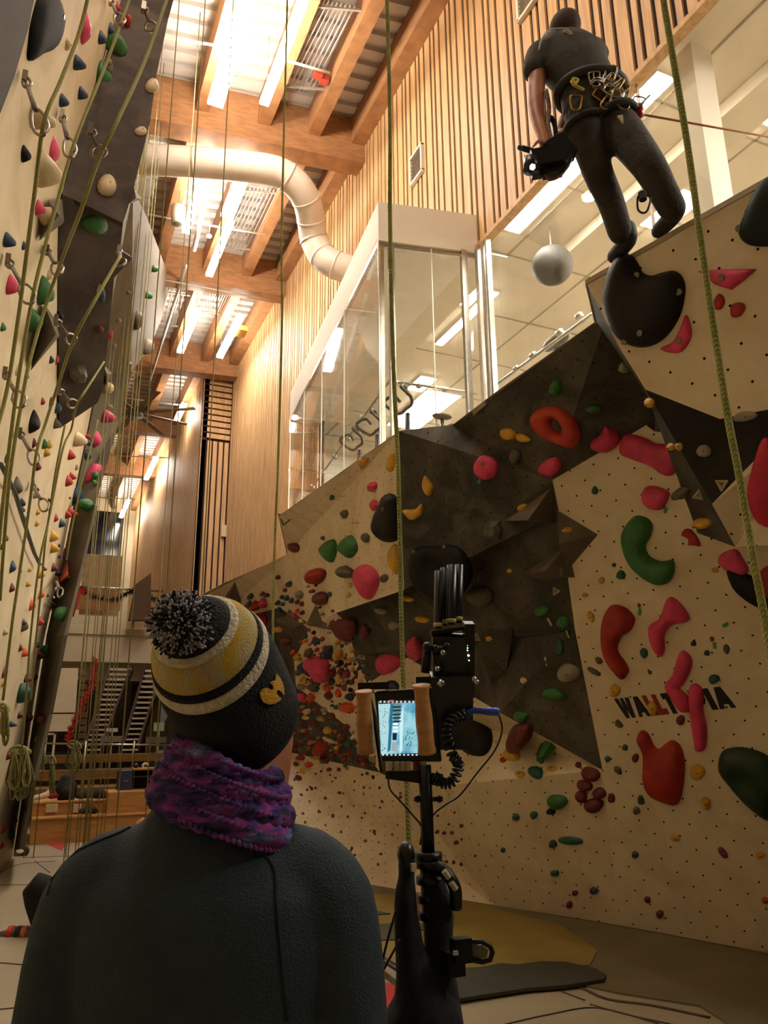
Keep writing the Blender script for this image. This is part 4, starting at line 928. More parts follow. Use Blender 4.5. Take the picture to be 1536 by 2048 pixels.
tag(oj, 'tiny scattered foothold chips of many colours on both climbing walls', 'climbing holds', None, 'stuff')
# ================================================================== people
m_skin = mat('skin_warm', 'a8694a', 0.5, 0.12, 14, bump=0.1, bscale=200)
m_sweater = mat('sweater_slate', '222f36', 0.85, 0.15, 30, bump=0.35, bscale=260)
m_jeans = mat('dark_trousers', '24211d', 0.85, 0.2, 20, bump=0.3, bscale=160)
m_hatk = mat('hat_black_knit', '0a0908', 0.95, 0.2, 60, bump=0.8, bscale=220)
m_hatw = mat('hat_cream_knit', 'cfc3a8', 0.95, 0.12, 60, bump=0.8, bscale=220)
m_haty = mat('hat_yellow_knit', 'c9a021', 0.95, 0.2, 22, bump=0.8, bscale=220, col2='b9ad84', stretch=(3, 1, 1))
m_shoe = mat('dark_shoe', '171412', 0.6)
m_hair = mat('brown_hair', '2c1d14', 0.7, 0.3, 40, bump=0.5, bscale=150)
def RG(c, ax, ay, n=20): return [c + ax*math.cos(2*PI*k/n) + ay*math.sin(2*PI*k/n) for k in range(n)]
def organic(name, mb, m, parent, voxel=0.012, it=6, sub=False, label=None):
    o = mb.build(name, m, parent, True)
    mods = [('REMESH', dict(mode='VOXEL', voxel_size=voxel, use_smooth_shade=True)), ('SMOOTH', dict(factor=0.6, iterations=it))]
    modded(o, mods)
    if label: o['label'] = label
    return o
def limb(mb, pts, rad, k=4, flat=1.0, n=14):
    P_ = spline(pts, k); R_ = []
    for i in range(len(pts)-1):
        for j in range(k): R_.append(rad[i]+(rad[i+1]-rad[i])*j/k)
    R_.append(rad[-1]); mb.tube(P_, R_, n, flat=flat)
    mb.ball(pts[0], rad[0]*0.98, 2); mb.ball(pts[-1], rad[-1]*0.98, 2)
def hand(mb, wrist, d, palm_n, side, s=1.0, curl=0.5):
    """palm plus five separate curled fingers; d points along the hand, palm_n out of the palm"""
    d = d.normalized(); pn = (palm_n-d*palm_n.dot(d)).normalized(); x = d.cross(pn)*side
    c = wrist+d*0.045*s
    mb.loft([RG(wrist+d*(t*0.09*s), x*(w_*s), pn*(th*s), 12) for t, w_, th in ((-0.1, 0.024, 0.018), (0.3, 0.034, 0.016), (0.75, 0.041, 0.014), (1.0, 0.038, 0.012))])
    for i, (off, L_) in enumerate(((0.031, 0.070), (0.010, 0.080), (-0.011, 0.074), (-0.030, 0.058))):
        p = wrist+d*(0.082*s)+x*(off*s); pts = [p]; a = curl*0.35; dd = d
        for seg in (0.42, 0.32, 0.26):
            dd = (d*math.cos(a)+pn*math.sin(a)); p = p+dd*(L_*seg*s); pts.append(p); a += curl
        mb.tube(spline(pts, 3), [0.0095*s]*4+[0.0085*s]*3+[0.0075*s]*3, 8); mb.ball(pts[-1], 0.0075*s, 1)
    p = wrist+d*0.02*s+x*0.026*s; q = p+(x*0.8+d*0.6+pn*0.3).normalized()*0.04*s; r_ = q+(d*0.9+x*0.15+pn*0.4).normalized()*0.032*s; e = r_+(d+pn*0.5).normalized()*0.026*s
    mb.tube(spline([p, q, r_, e], 3), [0.014*s]*4+[0.0115*s]*3+[0.009*s]*3, 8); mb.ball(e, 0.009*s, 1)

# ---- the man in the foreground, seen from behind
MD = 1.30
def M(l, f, z): return CF(-0.275+l, MD+f, z)
man = thing('person', M(0, 0, 0), 'person from behind in a slate sweater, knit cowl and black, cream and yellow pompom beanie', 'person')
CB = on_d(468, 1398, MD); vd = (CB-EYE).normalized()
camx = RM @ Vector((1, 0, 0)); camy = RM @ Vector((0, 1, 0)); camz = RM @ Vector((0, 0, 1))
ax_ = (camx*-0.22+camy*0.76+camz*0.60).normalized(); e1 = (camx*0.93+camy*0.30); e1 = (e1-ax_*e1.dot(ax_)).normalized(); e2 = ax_.cross(e1).normalized()
if e2.dot(camz) > 0: e2 = -e2       # e2 = the way the face looks
hc = CB - ax_*0.02
mb = MB()
# body: legs, pelvis, torso, neck, head, arms in one surface
for sx in (-1, 1):
    limb(mb, [M(0.09*sx, 0, 0.92), M(0.11*sx, 0.02, 0.5), M(0.12*sx, -0.01, 0.1)], [0.085, 0.058, 0.042])
    limb(mb, [M(0.12*sx, -0.03, 0.05), M(0.13*sx, 0.17, 0.04)], [0.042, 0.036])
    limb(mb, [M(0.17*sx, 0, 1.33), M(0.215*sx, -0.02, 1.07), M(0.215*sx, 0.1, 0.86)], [0.052, 0.04, 0.028])
    hand(mb, M(0.215*sx, 0.11, 0.85), Vector((0, 0, -1))+AZV*0.4, AZR*-sx, sx, 1.0, 0.35)
mb.loft([RG(M(0, 0, z), AZR*a, AZV*b) for z, a, b in ((0.86, 0.13, 0.10), (0.95, 0.165, 0.115), (1.08, 0.15, 0.105), (1.25, 0.17, 0.115), (1.36, 0.17, 0.10), (1.42, 0.10, 0.08))])
limb(mb, [M(0.0, 0.0, 1.38), M(0.045, 0.02, 1.47), hc-ax_*0.07+e1*0.012], [0.068, 0.064, 0.062])
for t, r1, r2, f in ((-0.125, 0.04, 0.045, 0.055), (-0.10, 0.058, 0.07, 0.035), (-0.06, 0.07, 0.088, 0.01), (0.0, 0.078, 0.098, 0), (0.06, 0.074, 0.094, 0), (0.10, 0.05, 0.07, 0)):
    pass
mb.loft([RG(hc+ax_*t+e2*f, e1*r1, e2*r2) for t, r1, r2, f in ((-0.125, 0.035, 0.04, 0.055), (-0.10, 0.055, 0.07, 0.035), (-0.05, 0.068, 0.086, 0.01), (0.0, 0.075, 0.092, 0), (0.06, 0.07, 0.088, 0), (0.10, 0.042, 0.055, 0))])
limb(mb, [hc-ax_*0.02+e2*0.09, hc-ax_*0.05+e2*0.118, hc-ax_*0.065+e2*0.105], [0.009, 0.014, 0.011])     # nose
limb(mb, [hc-ax_*0.085+e2*0.094-e1*0.02, hc-ax_*0.087+e2*0.102, hc-ax_*0.085+e2*0.094+e1*0.02], [0.006, 0.009, 0.006])
for sx in (-1, 1):
    mb.ball(hc-ax_*0.04+e1*0.078*sx, 0.03, 2, (0.45, 0.8, 1.1)); 
body = organic('body', mb, m_skin, man, 0.009, 5)
for sx in (-1, 1):
    MB().ball(hc-ax_*0.015+e2*0.088+e1*0.03*sx, 0.012, 2).build('eye', mat('eye_white', 'd8d0c4', 0.2), man, True)
# trousers and shoes
mb = MB()
mb.loft([RG(M(0, 0, z), AZR*a, AZV*b) for z, a, b in ((0.84, 0.15, 0.12), (0.95, 0.18, 0.13), (1.04, 0.17, 0.12))])
for sx in (-1, 1): limb(mb, [M(0.09*sx, 0, 0.88), M(0.11*sx, 0.02, 0.5), M(0.12*sx, -0.01, 0.1)], [0.10, 0.075, 0.06])
organic('trousers', mb, m_jeans, man, 0.014)
for sx in (-1, 1):
    mb = MB(); limb(mb, [M(0.12*sx, -0.05, 0.055), M(0.125*sx, 0.06, 0.05), M(0.13*sx, 0.2, 0.045)], [0.052, 0.05, 0.044], flat=0.9); organic('shoe', mb, m_shoe, man, 0.01)
# sweater with sleeves
mb = MB()
mb.loft([RG(M(0, f, z), AZR*a, AZV*b, 28) for z, a, b, f in ((0.92, 0.185, 0.135, 0), (1.05, 0.185, 0.13, 0), (1.18, 0.195, 0.135, -0.005), (1.29, 0.205, 0.135, -0.01), (1.36, 0.2, 0.125, -0.01), (1.41, 0.165, 0.11, 0), (1.455, 0.115, 0.092, 0.0), (1.49, 0.09, 0.085, 0.01), (1.51, 0.082, 0.08, 0.012))])
for sx in (-1, 1):
    limb(mb, [M(0.13*sx, 0, 1.385), M(0.182*sx, -0.005, 1.34), M(0.208*sx, -0.015, 1.2), M(0.215*sx, -0.02, 1.07), M(0.215*sx, 0.1, 0.87)], [0.075, 0.075, 0.066, 0.058, 0.042])
sw = organic('sweater', mb, m_sweater, man, 0.0085, 8)
# yoke seams follow the cloth
me = sw.data; base = parent_world(man)
sbv = BVHTree.FromPolygons([v.co+base for v in me.vertices], [list(p.vertices) for p in me.polygons])
def on_bvh(bv, px, py, lift):
    d = ray(px, py).normalized(); h = bv.ray_cast(EYE, d, 10)
    return None if h[0] is None else h[0]-d*0+(h[1] if h[1].dot(d) < 0 else -h[1])*lift
def seam(pts, name='seam', r=0.0022, m=None):
    q = [on_bvh(sbv, x, y, 0.0005) for x, y in [(p.x, p.y) for p in spline([Vector((a, b, 0)) for a, b in pts], 6)]]
    q = [p for p in q if p is not None]
    if len(q) > 3: MB().tube(q, r, 6).build(name, m or mat('seam_dark', '10171a', 0.9), man)
seam([(300, 1612), (260, 1655), (180, 1690), (120, 1725), (95, 1790)])
seam([(385, 1655), (450, 1680), (520, 1705), (548, 1740), (552, 1800)])
seam([(552, 1800), (560, 1900), (575, 2040)])
# cowl: four thick knitted rolls
m_cowl = bpy.data.materials.new('cowl_knit'); m_cowl.use_nodes = True
nt = m_cowl.node_tree; N = nt.nodes; L_ = nt.links; b = N['Principled BSDF']; b.inputs['Roughness'].default_value = 0.95
tc = N.new('ShaderNodeTexCoord'); nz = N.new('ShaderNodeTexNoise'); nz.inputs['Scale'].default_value = 1; nz.inputs['Detail'].default_value = 4; mp = N.new('ShaderNodeMapping'); mp.inputs['Scale'].default_value = (16, 16, 75); L_.new(tc.outputs['Object'], mp.inputs[0]); L_.new(mp.outputs[0], nz.inputs['Vector'])
cr = N.new('ShaderNodeValToRGB'); el = cr.color_ramp.elements
el[0].position = 0.3; el[0].color = srgb('140e26'); el[1].position = 0.72; el[1].color = srgb('8a7fa6')
for p_, c_ in ((0.42, '33265a'), (0.48, '5e2f86'), (0.54, '8a2f6a'), (0.6, '3c5590')):
    e = el.new(p_); e.color = srgb(c_)
L_.new(nz.outputs['Fac'], cr.inputs[0]); L_.new(cr.outputs[0], b.inputs['Base Color'])
mb = MB(); cc0 = on_d(430, 1582, MD-0.02)
uz = Vector((0, 0, 1)); tl = (uz+AZR*0.4+AZV*-0.02).normalized(); rx = (AZR-tl*AZR.dot(tl)).normalized(); ry = tl.cross(rx)
for i, (t, R1_, rr) in enumerate(((0.045, 0.072, 0.018), (0.02, 0.082, 0.02), (-0.008, 0.09, 0.021), (-0.034, 0.096, 0.019))):
    c = cc0+tl*t+AZR*(0.008*i)
    ring = []
    for k in range(110):
        a = 2*PI*k/110; wob = 1+0.03*math.sin(3*a+i)
        ring.append(c+rx*(R1_*1.05*wob*math.cos(a))+ry*(R1_*0.95*wob*math.sin(a))+tl*(0.006*math.sin(2*a+i)))
    rad = [rr*(1+0.10*math.sin(k*PI*0.5)) for k in range(110)]
    mb.tube(ring, rad, 12, closed=True)
# knit stitches as small beads along the rolls
for i, (t, R1_, rr) in enumerate(((0.045, 0.072, 0.018), (0.02, 0.082, 0.02), (-0.008, 0.09, 0.021), (-0.034, 0.096, 0.019))):
    c = cc0+tl*t+AZR*(0.008*i)
    for row, ph in ((0.35, 0), (-0.35, 0.5)):
        for k in range(78):
            a = 2*PI*(k+ph)/78; o_ = rx*math.cos(a)+ry*math.sin(a)
            p = c+rx*(R1_*1.05*math.cos(a))+ry*(R1_*0.95*math.sin(a))+o_*rr*0.88+tl*(rr*row*1.6)
            tng = (-rx*math.sin(a)+ry*math.cos(a)); dn = (tl*(0.8 if row > 0 else -0.8)+tng).normalized()
            mb.tube([p-dn*0.005, p, p+dn*0.005], [0.0018, 0.0042, 0.0018], 5)
mb.build('knit_cowl', m_cowl, man, True)
# beanie
hat = thing('beanie', CB, None, None); hat.parent = man; hat.location = CB-parent_world(man)
def hrings(rows, n=48, wob=0.0): return [RG(CB+ax_*t+e2*f, e1*(r1*0.85), e2*(r2*0.87), n) for t, r1, r2, f in rows]
mb = MB(); mb.loft(hrings([(-0.062, 0.09, 0.10, 0), (-0.06, 0.108, 0.12, 0), (-0.045, 0.113, 0.127, 0), (-0.015, 0.114, 0.128, 0), (0.03, 0.115, 0.128, 0), (0.075, 0.114, 0.127, 0), (0.098, 0.108, 0.121, 0), (0.102, 0.10, 0.11, 0)]))
cuff = mb.build('cuff', m_hatk, hat, True)
hb = parent_world(hat); cbv = BVHTree.FromPolygons([v.co+hb for v in cuff.data.vertices], [list(p.vertices) for p in cuff.data.polygons])
def band(name, rows, m):
    mb = MB(); mb.loft(hrings(rows)); mb.build(name, m, hat, True)
band('cream_stripe', [(0.095, 0.102, 0.113, 0), (0.10, 0.109, 0.121, 0), (0.108, 0.111, 0.123, 0), (0.117, 0.108, 0.120, 0), (0.12, 0.10, 0.11, 0)], m_hatw)
band('black_stripe', [(0.116, 0.10, 0.11, 0), (0.121, 0.106, 0.117, 0), (0.129, 0.103, 0.114, 0), (0.131, 0.09, 0.10, 0)], m_hatk)
band('yellow_band', [(0.128, 0.094, 0.104, 0), (0.133, 0.100, 0.110, 0), (0.148, 0.094, 0.103, 0), (0.163, 0.082, 0.090, 0), (0.168, 0.072, 0.077, 0)], m_haty)
band('cream_fold', [(0.164, 0.07, 0.076, 0), (0.168, 0.079, 0.085, 0), (0.174, 0.074, 0.08, 0), (0.177, 0.056, 0.062, 0)], m_hatw)
band('crown', [(0.17, 0.062, 0.068, 0), (0.177, 0.067, 0.073, 0), (0.188, 0.058, 0.062, 0), (0.196, 0.038, 0.042, 0), (0.199, 0.012, 0.014, 0)], m_hatk)
# pompom of cut yarn
pc = on_d(361, 1246, MD-0.205)
m_yk = mat('yarn_black', '1b1a1c', 0.95); m_yg = mat('yarn_grey', 'aaa3ab', 0.95)
mb = MB(); mb.ball(pc, 0.03, 2); mb.build('pompom', m_yk, hat, True)
pr = random.Random(3)
for mm, cnt, nm in ((m_yk, 1300, 'black_yarn'), (m_yg, 1300, 'grey_yarn')):
    mb = MB()
    for k in range(cnt):
        v = Vector((pr.gauss(0, 1), pr.gauss(0, 1), pr.gauss(0, 1))).normalized(); L2 = 0.040*pr.uniform(0.86, 1.1); j = Vector((pr.gauss(0, 1), pr.gauss(0, 1), pr.gauss(0, 1)))*0.004
        mb.tube([pc+v*0.015, pc+v*L2*0.7+j*0.4, pc+v*L2+j], [0.001, 0.0015, 0.0017], 4)
    mb.build(nm, mm, hat)
# emblem sewn on the cuff
cp = [(918,605),(940,630),(958,665),(967,705),(967,735),(958,728),(940,708),(925,706),(920,722),(932,742),(952,757),(935,775),(905,790),(875,793),(845,780),(827,752),(823,722),(835,702),(865,692),(880,700),(893,706),(903,692),(895,672),(886,664),(900,652),(912,648),(916,630)]
def patch(name, cp, m, lift, parent):
    pl = [(250+x/3.072, 1150+y/3.072) for x, y in cp]
    xs = [p[0] for p in pl]; ys = [p[1] for p in pl]; vv = list(pl); y = min(ys)
    while y < max(ys):
        x = min(xs)
        while x < max(xs):
            if inside((x, y), pl) and edist((x, y), pl) > 1.5: vv.append((x, y))
            x += 4
        y += 4
    vo, eo, fo, *_ = delaunay_2d_cdt([Vector(v) for v in vv], [(i, (i+1) % len(pl)) for i in range(len(pl))], [], 0, 1e-6)
    mb = MB(); vs = []
    for v in vo:
        p = on_bvh(cbv, v.x, v.y, lift); vs.append(mb.bm.verts.new(p if p is not None else CB))
    for f in fo:
        c = sum((vo[i] for i in f), Vector((0, 0)))/3
        if inside((c.x, c.y), pl): mb.bm.faces.new([vs[i] for i in f])
    o = mb.build(name, m, parent); md = o.modifiers.new('t', 'SOLIDIFY'); md.thickness = 0.002; return o
patch('emblem', cp, mat('emblem_gold', 'c9921c', 0.8, 0.15, 60, bump=0.6, bscale=300), 0.0035, hat)

# ---- camera operator standing on top of the bouldering wall
f1 = on_z(1256, 490, 4.12); f2 = on_z(1350, 436, 4.12)
opr = thing('person', (f1+f2)/2, 'person on top of the wall in dark clothes and climbing harness, holding a camera rig', 'person')
m_tee = mat('olive_tee', '302c20', 0.85, 0.2, 14, bump=0.3, bscale=90)
m_trs = mat('grey_work_trousers', '332d27', 0.85, 0.3, 10, bump=0.5, bscale=40)
D = on_d
hipL, hipR = D(1168, 225, 3.5), D(1212, 222, 3.52); kneeL, kneeR = D(1196, 345, 3.52), D(1296, 330, 3.34)
ankL, ankR = D(1240, 462, 3.62), D(1345, 415, 3.38)
shL, shR = D(1078, 112, 3.6), D(1192, 108, 3.62); neck = D(1136, 90, 3.63); headc = D(1128, 62, 3.68)
elL, wrL = D(1072, 210, 3.5), D(1090, 284, 3.42)
def torso(mb, g=0.0):
    rows = [(D(1188, 232, 3.5), 0.155+g, 0.10+g), (D(1186, 200, 3.5), 0.165+g, 0.115+g), (D(1175, 172, 3.53), 0.15+g, 0.11+g), (D(1152, 140, 3.57), 0.18+g, 0.125+g), (D(1138, 112, 3.61), 0.205+g, 0.125+g), (D(1136, 94, 3.63), 0.16+g, 0.10+g), (D(1135, 82, 3.65), 0.07+g, 0.06+g)]
    R_ = []
    for i, (c, a, b_) in enumerate(rows):
        d_ = (rows[min(i+1, len(rows)-1)][0]-rows[max(i-1, 0)][0]).normalized(); X = (shR-shL).normalized(); X = (X-d_*X.dot(d_)).normalized()
        R_.append(RG(c, X*a, d_.cross(X)*b_))
    mb.loft(R_)
mb = MB(); torso(mb)
limb(mb, [neck-Vector((0, 0, 0.03)), headc-Vector((0, 0, 0.05))], [0.06, 0.055])
mb.ball(headc, 0.083, 3, (1, 1.12, 1.2)); fd = (AZV*0.6+AZR*-0.5+Vector((0, 0, -0.6))).normalized()
limb(mb, [headc+fd*0.08, headc+fd*0.108+Vector((0, 0, -0.02))], [0.012, 0.014])
for s_ in (-1, 1): mb.ball(headc+AZR*0.082*s_-Vector((0, 0, 0.01)), 0.026, 2, (0.45, 0.8, 1.1))
limb(mb, [shL, elL, wrL], [0.055, 0.047, 0.03]); hand(mb, wrL, Vector((0, 0, -1))-AZR*0.3, AZR*-1+AZV*0.3, -1, 1.05, 0.95)
elR, wrR = D(1160, 170, 3.85), D(1120, 262, 3.6)
limb(mb, [shR, elR, wrR], [0.055, 0.045, 0.03]); hand(mb, wrR, Vector((0, 0, -1))-AZR*0.4, AZR, 1, 1.0, 0.9)
for h_, k_, a_ in ((hipL, kneeL, ankL), (hipR, kneeR, ankR)): limb(mb, [h_, k_, a_], [0.07, 0.045, 0.035])
organic('body', mb, m_skin, opr, 0.011, 3)
mb = MB(); torso(mb, 0.015)
limb(mb, [D(1092, 108, 3.6), shL, D(1068, 142, 3.56)], [0.085, 0.078, 0.068]); limb(mb, [D(1176, 104, 3.62), shR, shR.lerp(elR, 0.5)], [0.085, 0.078, 0.066])
organic('t_shirt', mb, m_tee, opr, 0.011, 5)
mb = MB()
limb(mb, [hipL, D(1176, 275, 3.5), kneeL, D(1222, 405, 3.58), ankL+Vector((0, 0, -0.01))], [0.115, 0.1, 0.08, 0.072, 0.066])
limb(mb, [hipR, D(1250, 270, 3.45), kneeR, D(1322, 375, 3.36), ankR+Vector((0, 0, -0.01))], [0.115, 0.105, 0.085, 0.076, 0.07])
limb(mb, [D(1165, 212, 3.5), D(1212, 208, 3.5)], [0.12, 0.12])
organic('trousers', mb, m_trs, opr, 0.012, 4)
for a_, f_, t_ in ((ankL, f1, Vector((0.06, -0.16, 0))), (ankR, f2, Vector((0.1, -0.14, 0)))):
    mb = MB(); b0 = Vector((f_.x, f_.y, 4.15))
    limb(mb, [b0+Vector((0, 0, 0.07)), b0, b0+AZV*0.15-AZR*0.03], [0.055, 0.05, 0.042]); organic('shoe', mb, mat('climb_shoe', '1d1916', 0.7), opr, 0.01, 3)
# hair
MB().ball(headc+Vector((0, 0, 0.012))-fd*0.012, 0.09, 3, (1, 1.12, 1.18)).build('hair', mat('short_brown_hair', '3a271a', 0.8, 0.3, 60), opr, True)
# harness
m_web = mat('harness_webbing', '17150f', 0.7, 0.3, 30); m_gold = mat('carabiner_gold', 'b08a45', 0.3, metal=0.9); m_silv = mat('carabiner_silver', 'b8b4ac', 0.25, metal=0.9)
hz = thing('harness', hipL, None, None); hz.parent = opr; hz.location = hipL-parent_world(opr)

def around(c, X, Y, a, b_, n=36): return [c+X*(a*math.cos(2*PI*k/n))+Y*(b_*math.sin(2*PI*k/n)) for k in range(n)]
wc = D(1182, 186, 3.51); hipd = (D(1175, 172, 3.53)-D(1188, 232, 3.5)).normalized(); X = (shR-shL).normalized(); X = (X-hipd*X.dot(hipd)).normalized(); Y = hipd.cross(X)
mb = MB(); mb.tube(around(wc, X, Y, 0.185, 0.14), 0.03, 8, closed=True); mb.build('waist_belt', m_web, hz, True)
for hp, kn, rr in ((hipL, kneeL, 0.118), (hipR, kneeR, 0.12)):
    d_ = (kn-hp).normalized(); X2 = (X-d_*X.dot(d_)).normalized(); mb = MB(); mb.tube(around(hp.lerp(kn, 0.25), X2, d_.cross(X2), rr, rr), 0.022, 8, closed=True); mb.build('leg_loop', m_web, hz, True)
def carabiner(parent, c, s_, m, tilt, name='carabiner', nrm=None):
    n_ = nrm or -AZV; u_ = (Vector((0, 0, 1))*math.cos(tilt)+AZR*math.sin(tilt)); u_ = (u_-n_*u_.dot(n_)).normalized(); v_ = n_.cross(u_)
    pts = [c+u_*(s_*y)+v_*(s_*x) for x, y in ((-0.28, 0.5), (0.1, 0.5), (0.32, 0.35), (0.26, -0.3), (0.1, -0.5), (-0.1, -0.5), (-0.24, -0.3), (-0.32, 0.3))]
    MB().tube(spline(pts, 4, True), s_*0.055, 7, closed=True).build(name, m, parent, True)
cr_ = random.Random(5)
for i, (x, y) in enumerate(((1198, 148), (1208, 152), (1216, 150), (1222, 160), (1232, 168), (1240, 178), (1226, 182), (1212, 170), (1200, 165), (1234, 195), (1216, 205), (1204, 192), (1190, 158), (1244, 205), (1152, 205), (1222, 146))):
    carabiner(hz, D(x, y, 3.36+0.01*(i % 3)), 0.095, m_gold if i % 3 else m_silv, cr_.uniform(-0.9, 0.9))
for x0, y0, x1, y1 in ((1180, 165, 1205, 158), (1180, 170, 1208, 166)):
    MB().tube(spline([D(x0, y0, 3.36), D((x0+x1)/2, y0-10, 3.34), D(x1, y1, 3.36)], 5), 0.005, 6).build('gear_loop', m_silv, hz, True)
MB().tube(spline([D(1143, 163, 3.37), D(1150, 172, 3.35), D(1146, 158, 3.35), D(1156, 160, 3.36), D(1150, 170, 3.35), D(1168, 180, 3.36)], 4), 0.009, 6).build('cord_knot', mat('yellow_cord', 'b3a045', 0.8), hz, True)
mb = MB(); mb.prism([D(1235, 231, 3.30), D(1246, 229, 3.30), D(1247, 246, 3.30)], AZV*0.01); mb.build('triangle_patch', mat('patch_white', 'c4bda8', 0.6), opr)
mb = MB(); pb = D(1206, 258, 3.36)
# shoulder lanyard and round badges on the back
MB().tube(spline([D(1078, 100, 3.46), D(1083, 80, 3.47), D(1098, 60, 3.5), D(1125, 57, 3.52)], 5), 0.005, 6).build('lanyard', mat('lanyard_pale', '8f9a90', 0.6), opr, True)
for x, y in ((1132, 62), (1138, 66), (1141, 71), (1145, 83)):
    q = D(x, y, 3.475); d_ = (q-EYE).normalized(); a_ = AZR; b2 = d_.cross(a_).normalized(); mb = MB(); mb.loft([RG(q, a_*0.017, b2*0.012, 14), RG(q-d_*0.006, a_*0.015, b2*0.010, 14)]); mb.build('round_badge', mat('badge_pale', 'c9ad94', 0.5), opr)
# gimbal camera rig in the hands, a thing of its own
rig = thing('camera_rig', D(1095, 335, 3.42), 'black gimbal camera rig held in the hands of the operator on the wall', 'camera')
DD = 3.40
mb = MB(); limb(mb, [D(1040, 295, DD), D(1082, 308, DD)], [0.016, 0.016]); mb.build('grip_bar', m_black, rig, True)
mb = MB(); mb.beam(D(1062, 330, DD), D(1128, 318, DD), 0.12, 0.10); mb.beam(D(1085, 345, DD), D(1125, 340, DD), 0.06, 0.05); mb.build('camera_body', m_black, rig)
mb = MB(); mb.tube([D(1062, 318, DD-0.03), D(1062, 342, DD-0.03)], 0.04, 14); mb.build('lens', m_black, rig, True)
mb = MB(); mb.box(D(1065, 334, DD-0.1), (0.02, 0.02, 0.02)); mb.build('tally_lamp', emat('tally', (0.8, 0.9, 1.0), 4), rig)
for i, pts in enumerate((((1085, 300), (1092, 260), (1100, 235), (1110, 255), (1112, 300)), ((1100, 300), (1120, 270), (1132, 290), (1128, 325)), ((1095, 330), (1110, 300), (1135, 300), (1142, 320), (1125, 345)), ((1090, 348), (1100, 360), (1120, 352), (1138, 330)), ((1050, 312), (1052, 330), (1060, 345), (1075, 350)))):
    MB().tube(spline([D(x, y, DD-0.02*i+0.05) for x, y in pts], 5), 0.008 if i > 1 else 0.014, 6).build('cable' if i > 1 else 'gimbal_arm', m_black if i != 3 else mat('red_brown_cable', '5a2a24', 0.5), rig, True)
mb = MB(); mb.beam(D(1105, 285, DD), D(1135, 320, DD), 0.09, 0.11); mb.build('battery', m_black, rig)
for x, y in ((1095, 150+110), (1098, 200), (1096, 225), (1099, 245)): pass
MB().tube(spline([D(1092, 180, 3.42), D(1098, 215, 3.42), D(1096, 250, 3.42), D(1104, 282, 3.4)], 5), 0.012, 6).build('strap', mat('strap_striped', '6a5a50', 0.6, 0.6, 60), rig, True)
# taut orange rope with its pulley running off to the right
pu = D(1278, 222, 3.42); p2 = on_d(1640, 292, 4.6)
pl = thing('pulley', pu, 'red rope pulley hanging beside the hip of the operator', 'pulley')
MB().ball(pu, 0.04, 2, (0.8, 0.6, 1.25)).build('cheek_plate', mat('anodised_red', '7d1a12', 0.3, metal=0.6), pl, True)
carabiner(pl, pu+Vector((0, 0, 0.05)), 0.09, m_silv, 0.3)
MB().tube([D(1282, 208, 3.42), D(1300, 190, 3.42)], 0.006, 6).build('lever', m_black, pl)
o = MB().tube([pu-Vector((0, 0, 0.02)), pu.lerp(p2, 0.5)-Vector((0, 0, 0.01)), p2], 0.006, 8).build('rope', mat('orange_rope', '8a4a26', 0.8, 0.3, 80), None, True); tag(o, 'taut thin orange brown rope running right from the operator hip', 'rope')
o = thing('carabiner', D(1287, 410, 3.3), 'big dark carabiner dangling behind the right knee of the operator', 'carabiner')
carabiner(o, D(1287, 408, 3.3), 0.1, mat('carabiner_dark', '2a1c18', 0.35, metal=0.7), 0.2, 'ring_body'); MB().tube([D(1284, 385, 3.3), D(1286, 400, 3.3)], 0.02, 8).build('sling', m_web, o)
# ================================================================== director's monitor stand
SD = 1.42
def K(x, y, d=0.0): return on_d(x, y, SD+d)
m_screwk = mat('stand_black', '0b0b0c', 0.4, 0.2, 30, metal=0.3)
m_cloth = mat('black_cloth', '0a0809', 0.95, 0.3, 12, bump=0.6, bscale=30)
m_hwood = mat('turned_wood', 'b98650', 0.45, 0.15, 5, stretch=(2, 2, 20))
m_tapey = mat('yellow_tape', 'a89a5a', 0.6); m_tapew = mat('label_white', 'b9ab8c', 0.6)
base = K(855, 2200); base.z = 0
st = thing('light_stand', base, 'tall black light stand carrying the monitor and the wireless receivers', 'stand')
foot = Vector((base.x, base.y, 0.0)); col = K(858, 1720)
xp = base.x; yp = base.y
def pole_pt(z):
    return Vector((foot.x, foot.y, z))
zc = K(855, 1715).z; ztp = K(850, 1530).z
mb = MB(); mb.tube([K(857, 1722), K(853, 1620), K(849, 1530)], 0.0115, 14); mb.build('upper_pole', m_screwk, st, True)
mb = MB(); mb.tube([K(857, 1715), K(862, 1800), K(868, 1900), pole_pt(0.25)+Vector((0, 0, 0))], 0.0165, 14); mb.build('lower_pole', m_screwk, st, True)
for y in (1712, 1728, 1760, 1797, 1830):
    a = K(857+(y-1715)*0.06, y); mb = MB(); mb.tube([a-Vector((0, 0, 0.006)), a+Vector((0, 0, 0.006))], 0.0235, 18); mb.build('collar', m_screwk, st, True)
for s_ in (-1, 1):
    a = K(857+22*s_, 1598); MB().tube([K(853, 1598), a], 0.004, 8).ball(a, 0.007, 1).build('knob', m_screwk, st, True)
for ang in (0.3, 2.4, 4.5):
    d = Vector((math.cos(ang), math.sin(ang), 0)); mb = MB(); mb.tube([pole_pt(0.75), pole_pt(0.62)+d*0.07, pole_pt(0.012)+d*0.5], 0.011, 10)
    lg = mb.build('leg', m_screwk, st, True); MB().ball(pole_pt(0.015)+d*0.5, 0.016, 2).build('rubber_foot', m_black, lg, True)
# crossbar under the monitor with little quick-release plates
mb = MB(); mb.beam(K(772, 1545, 0.01), K(885, 1560, 0.01), 0.018, 0.02); mb.build('crossbar', m_screwk, st)
for i, x in enumerate((778, 792, 804, 815, 833, 846)):
    MB().box(K(x, 1532, 0.0), (0.008, 0.012, 0.016)).build('mount_plate', m_tapew if i not in (4,) else mat('mount_red', '6e1712', 0.6), st)
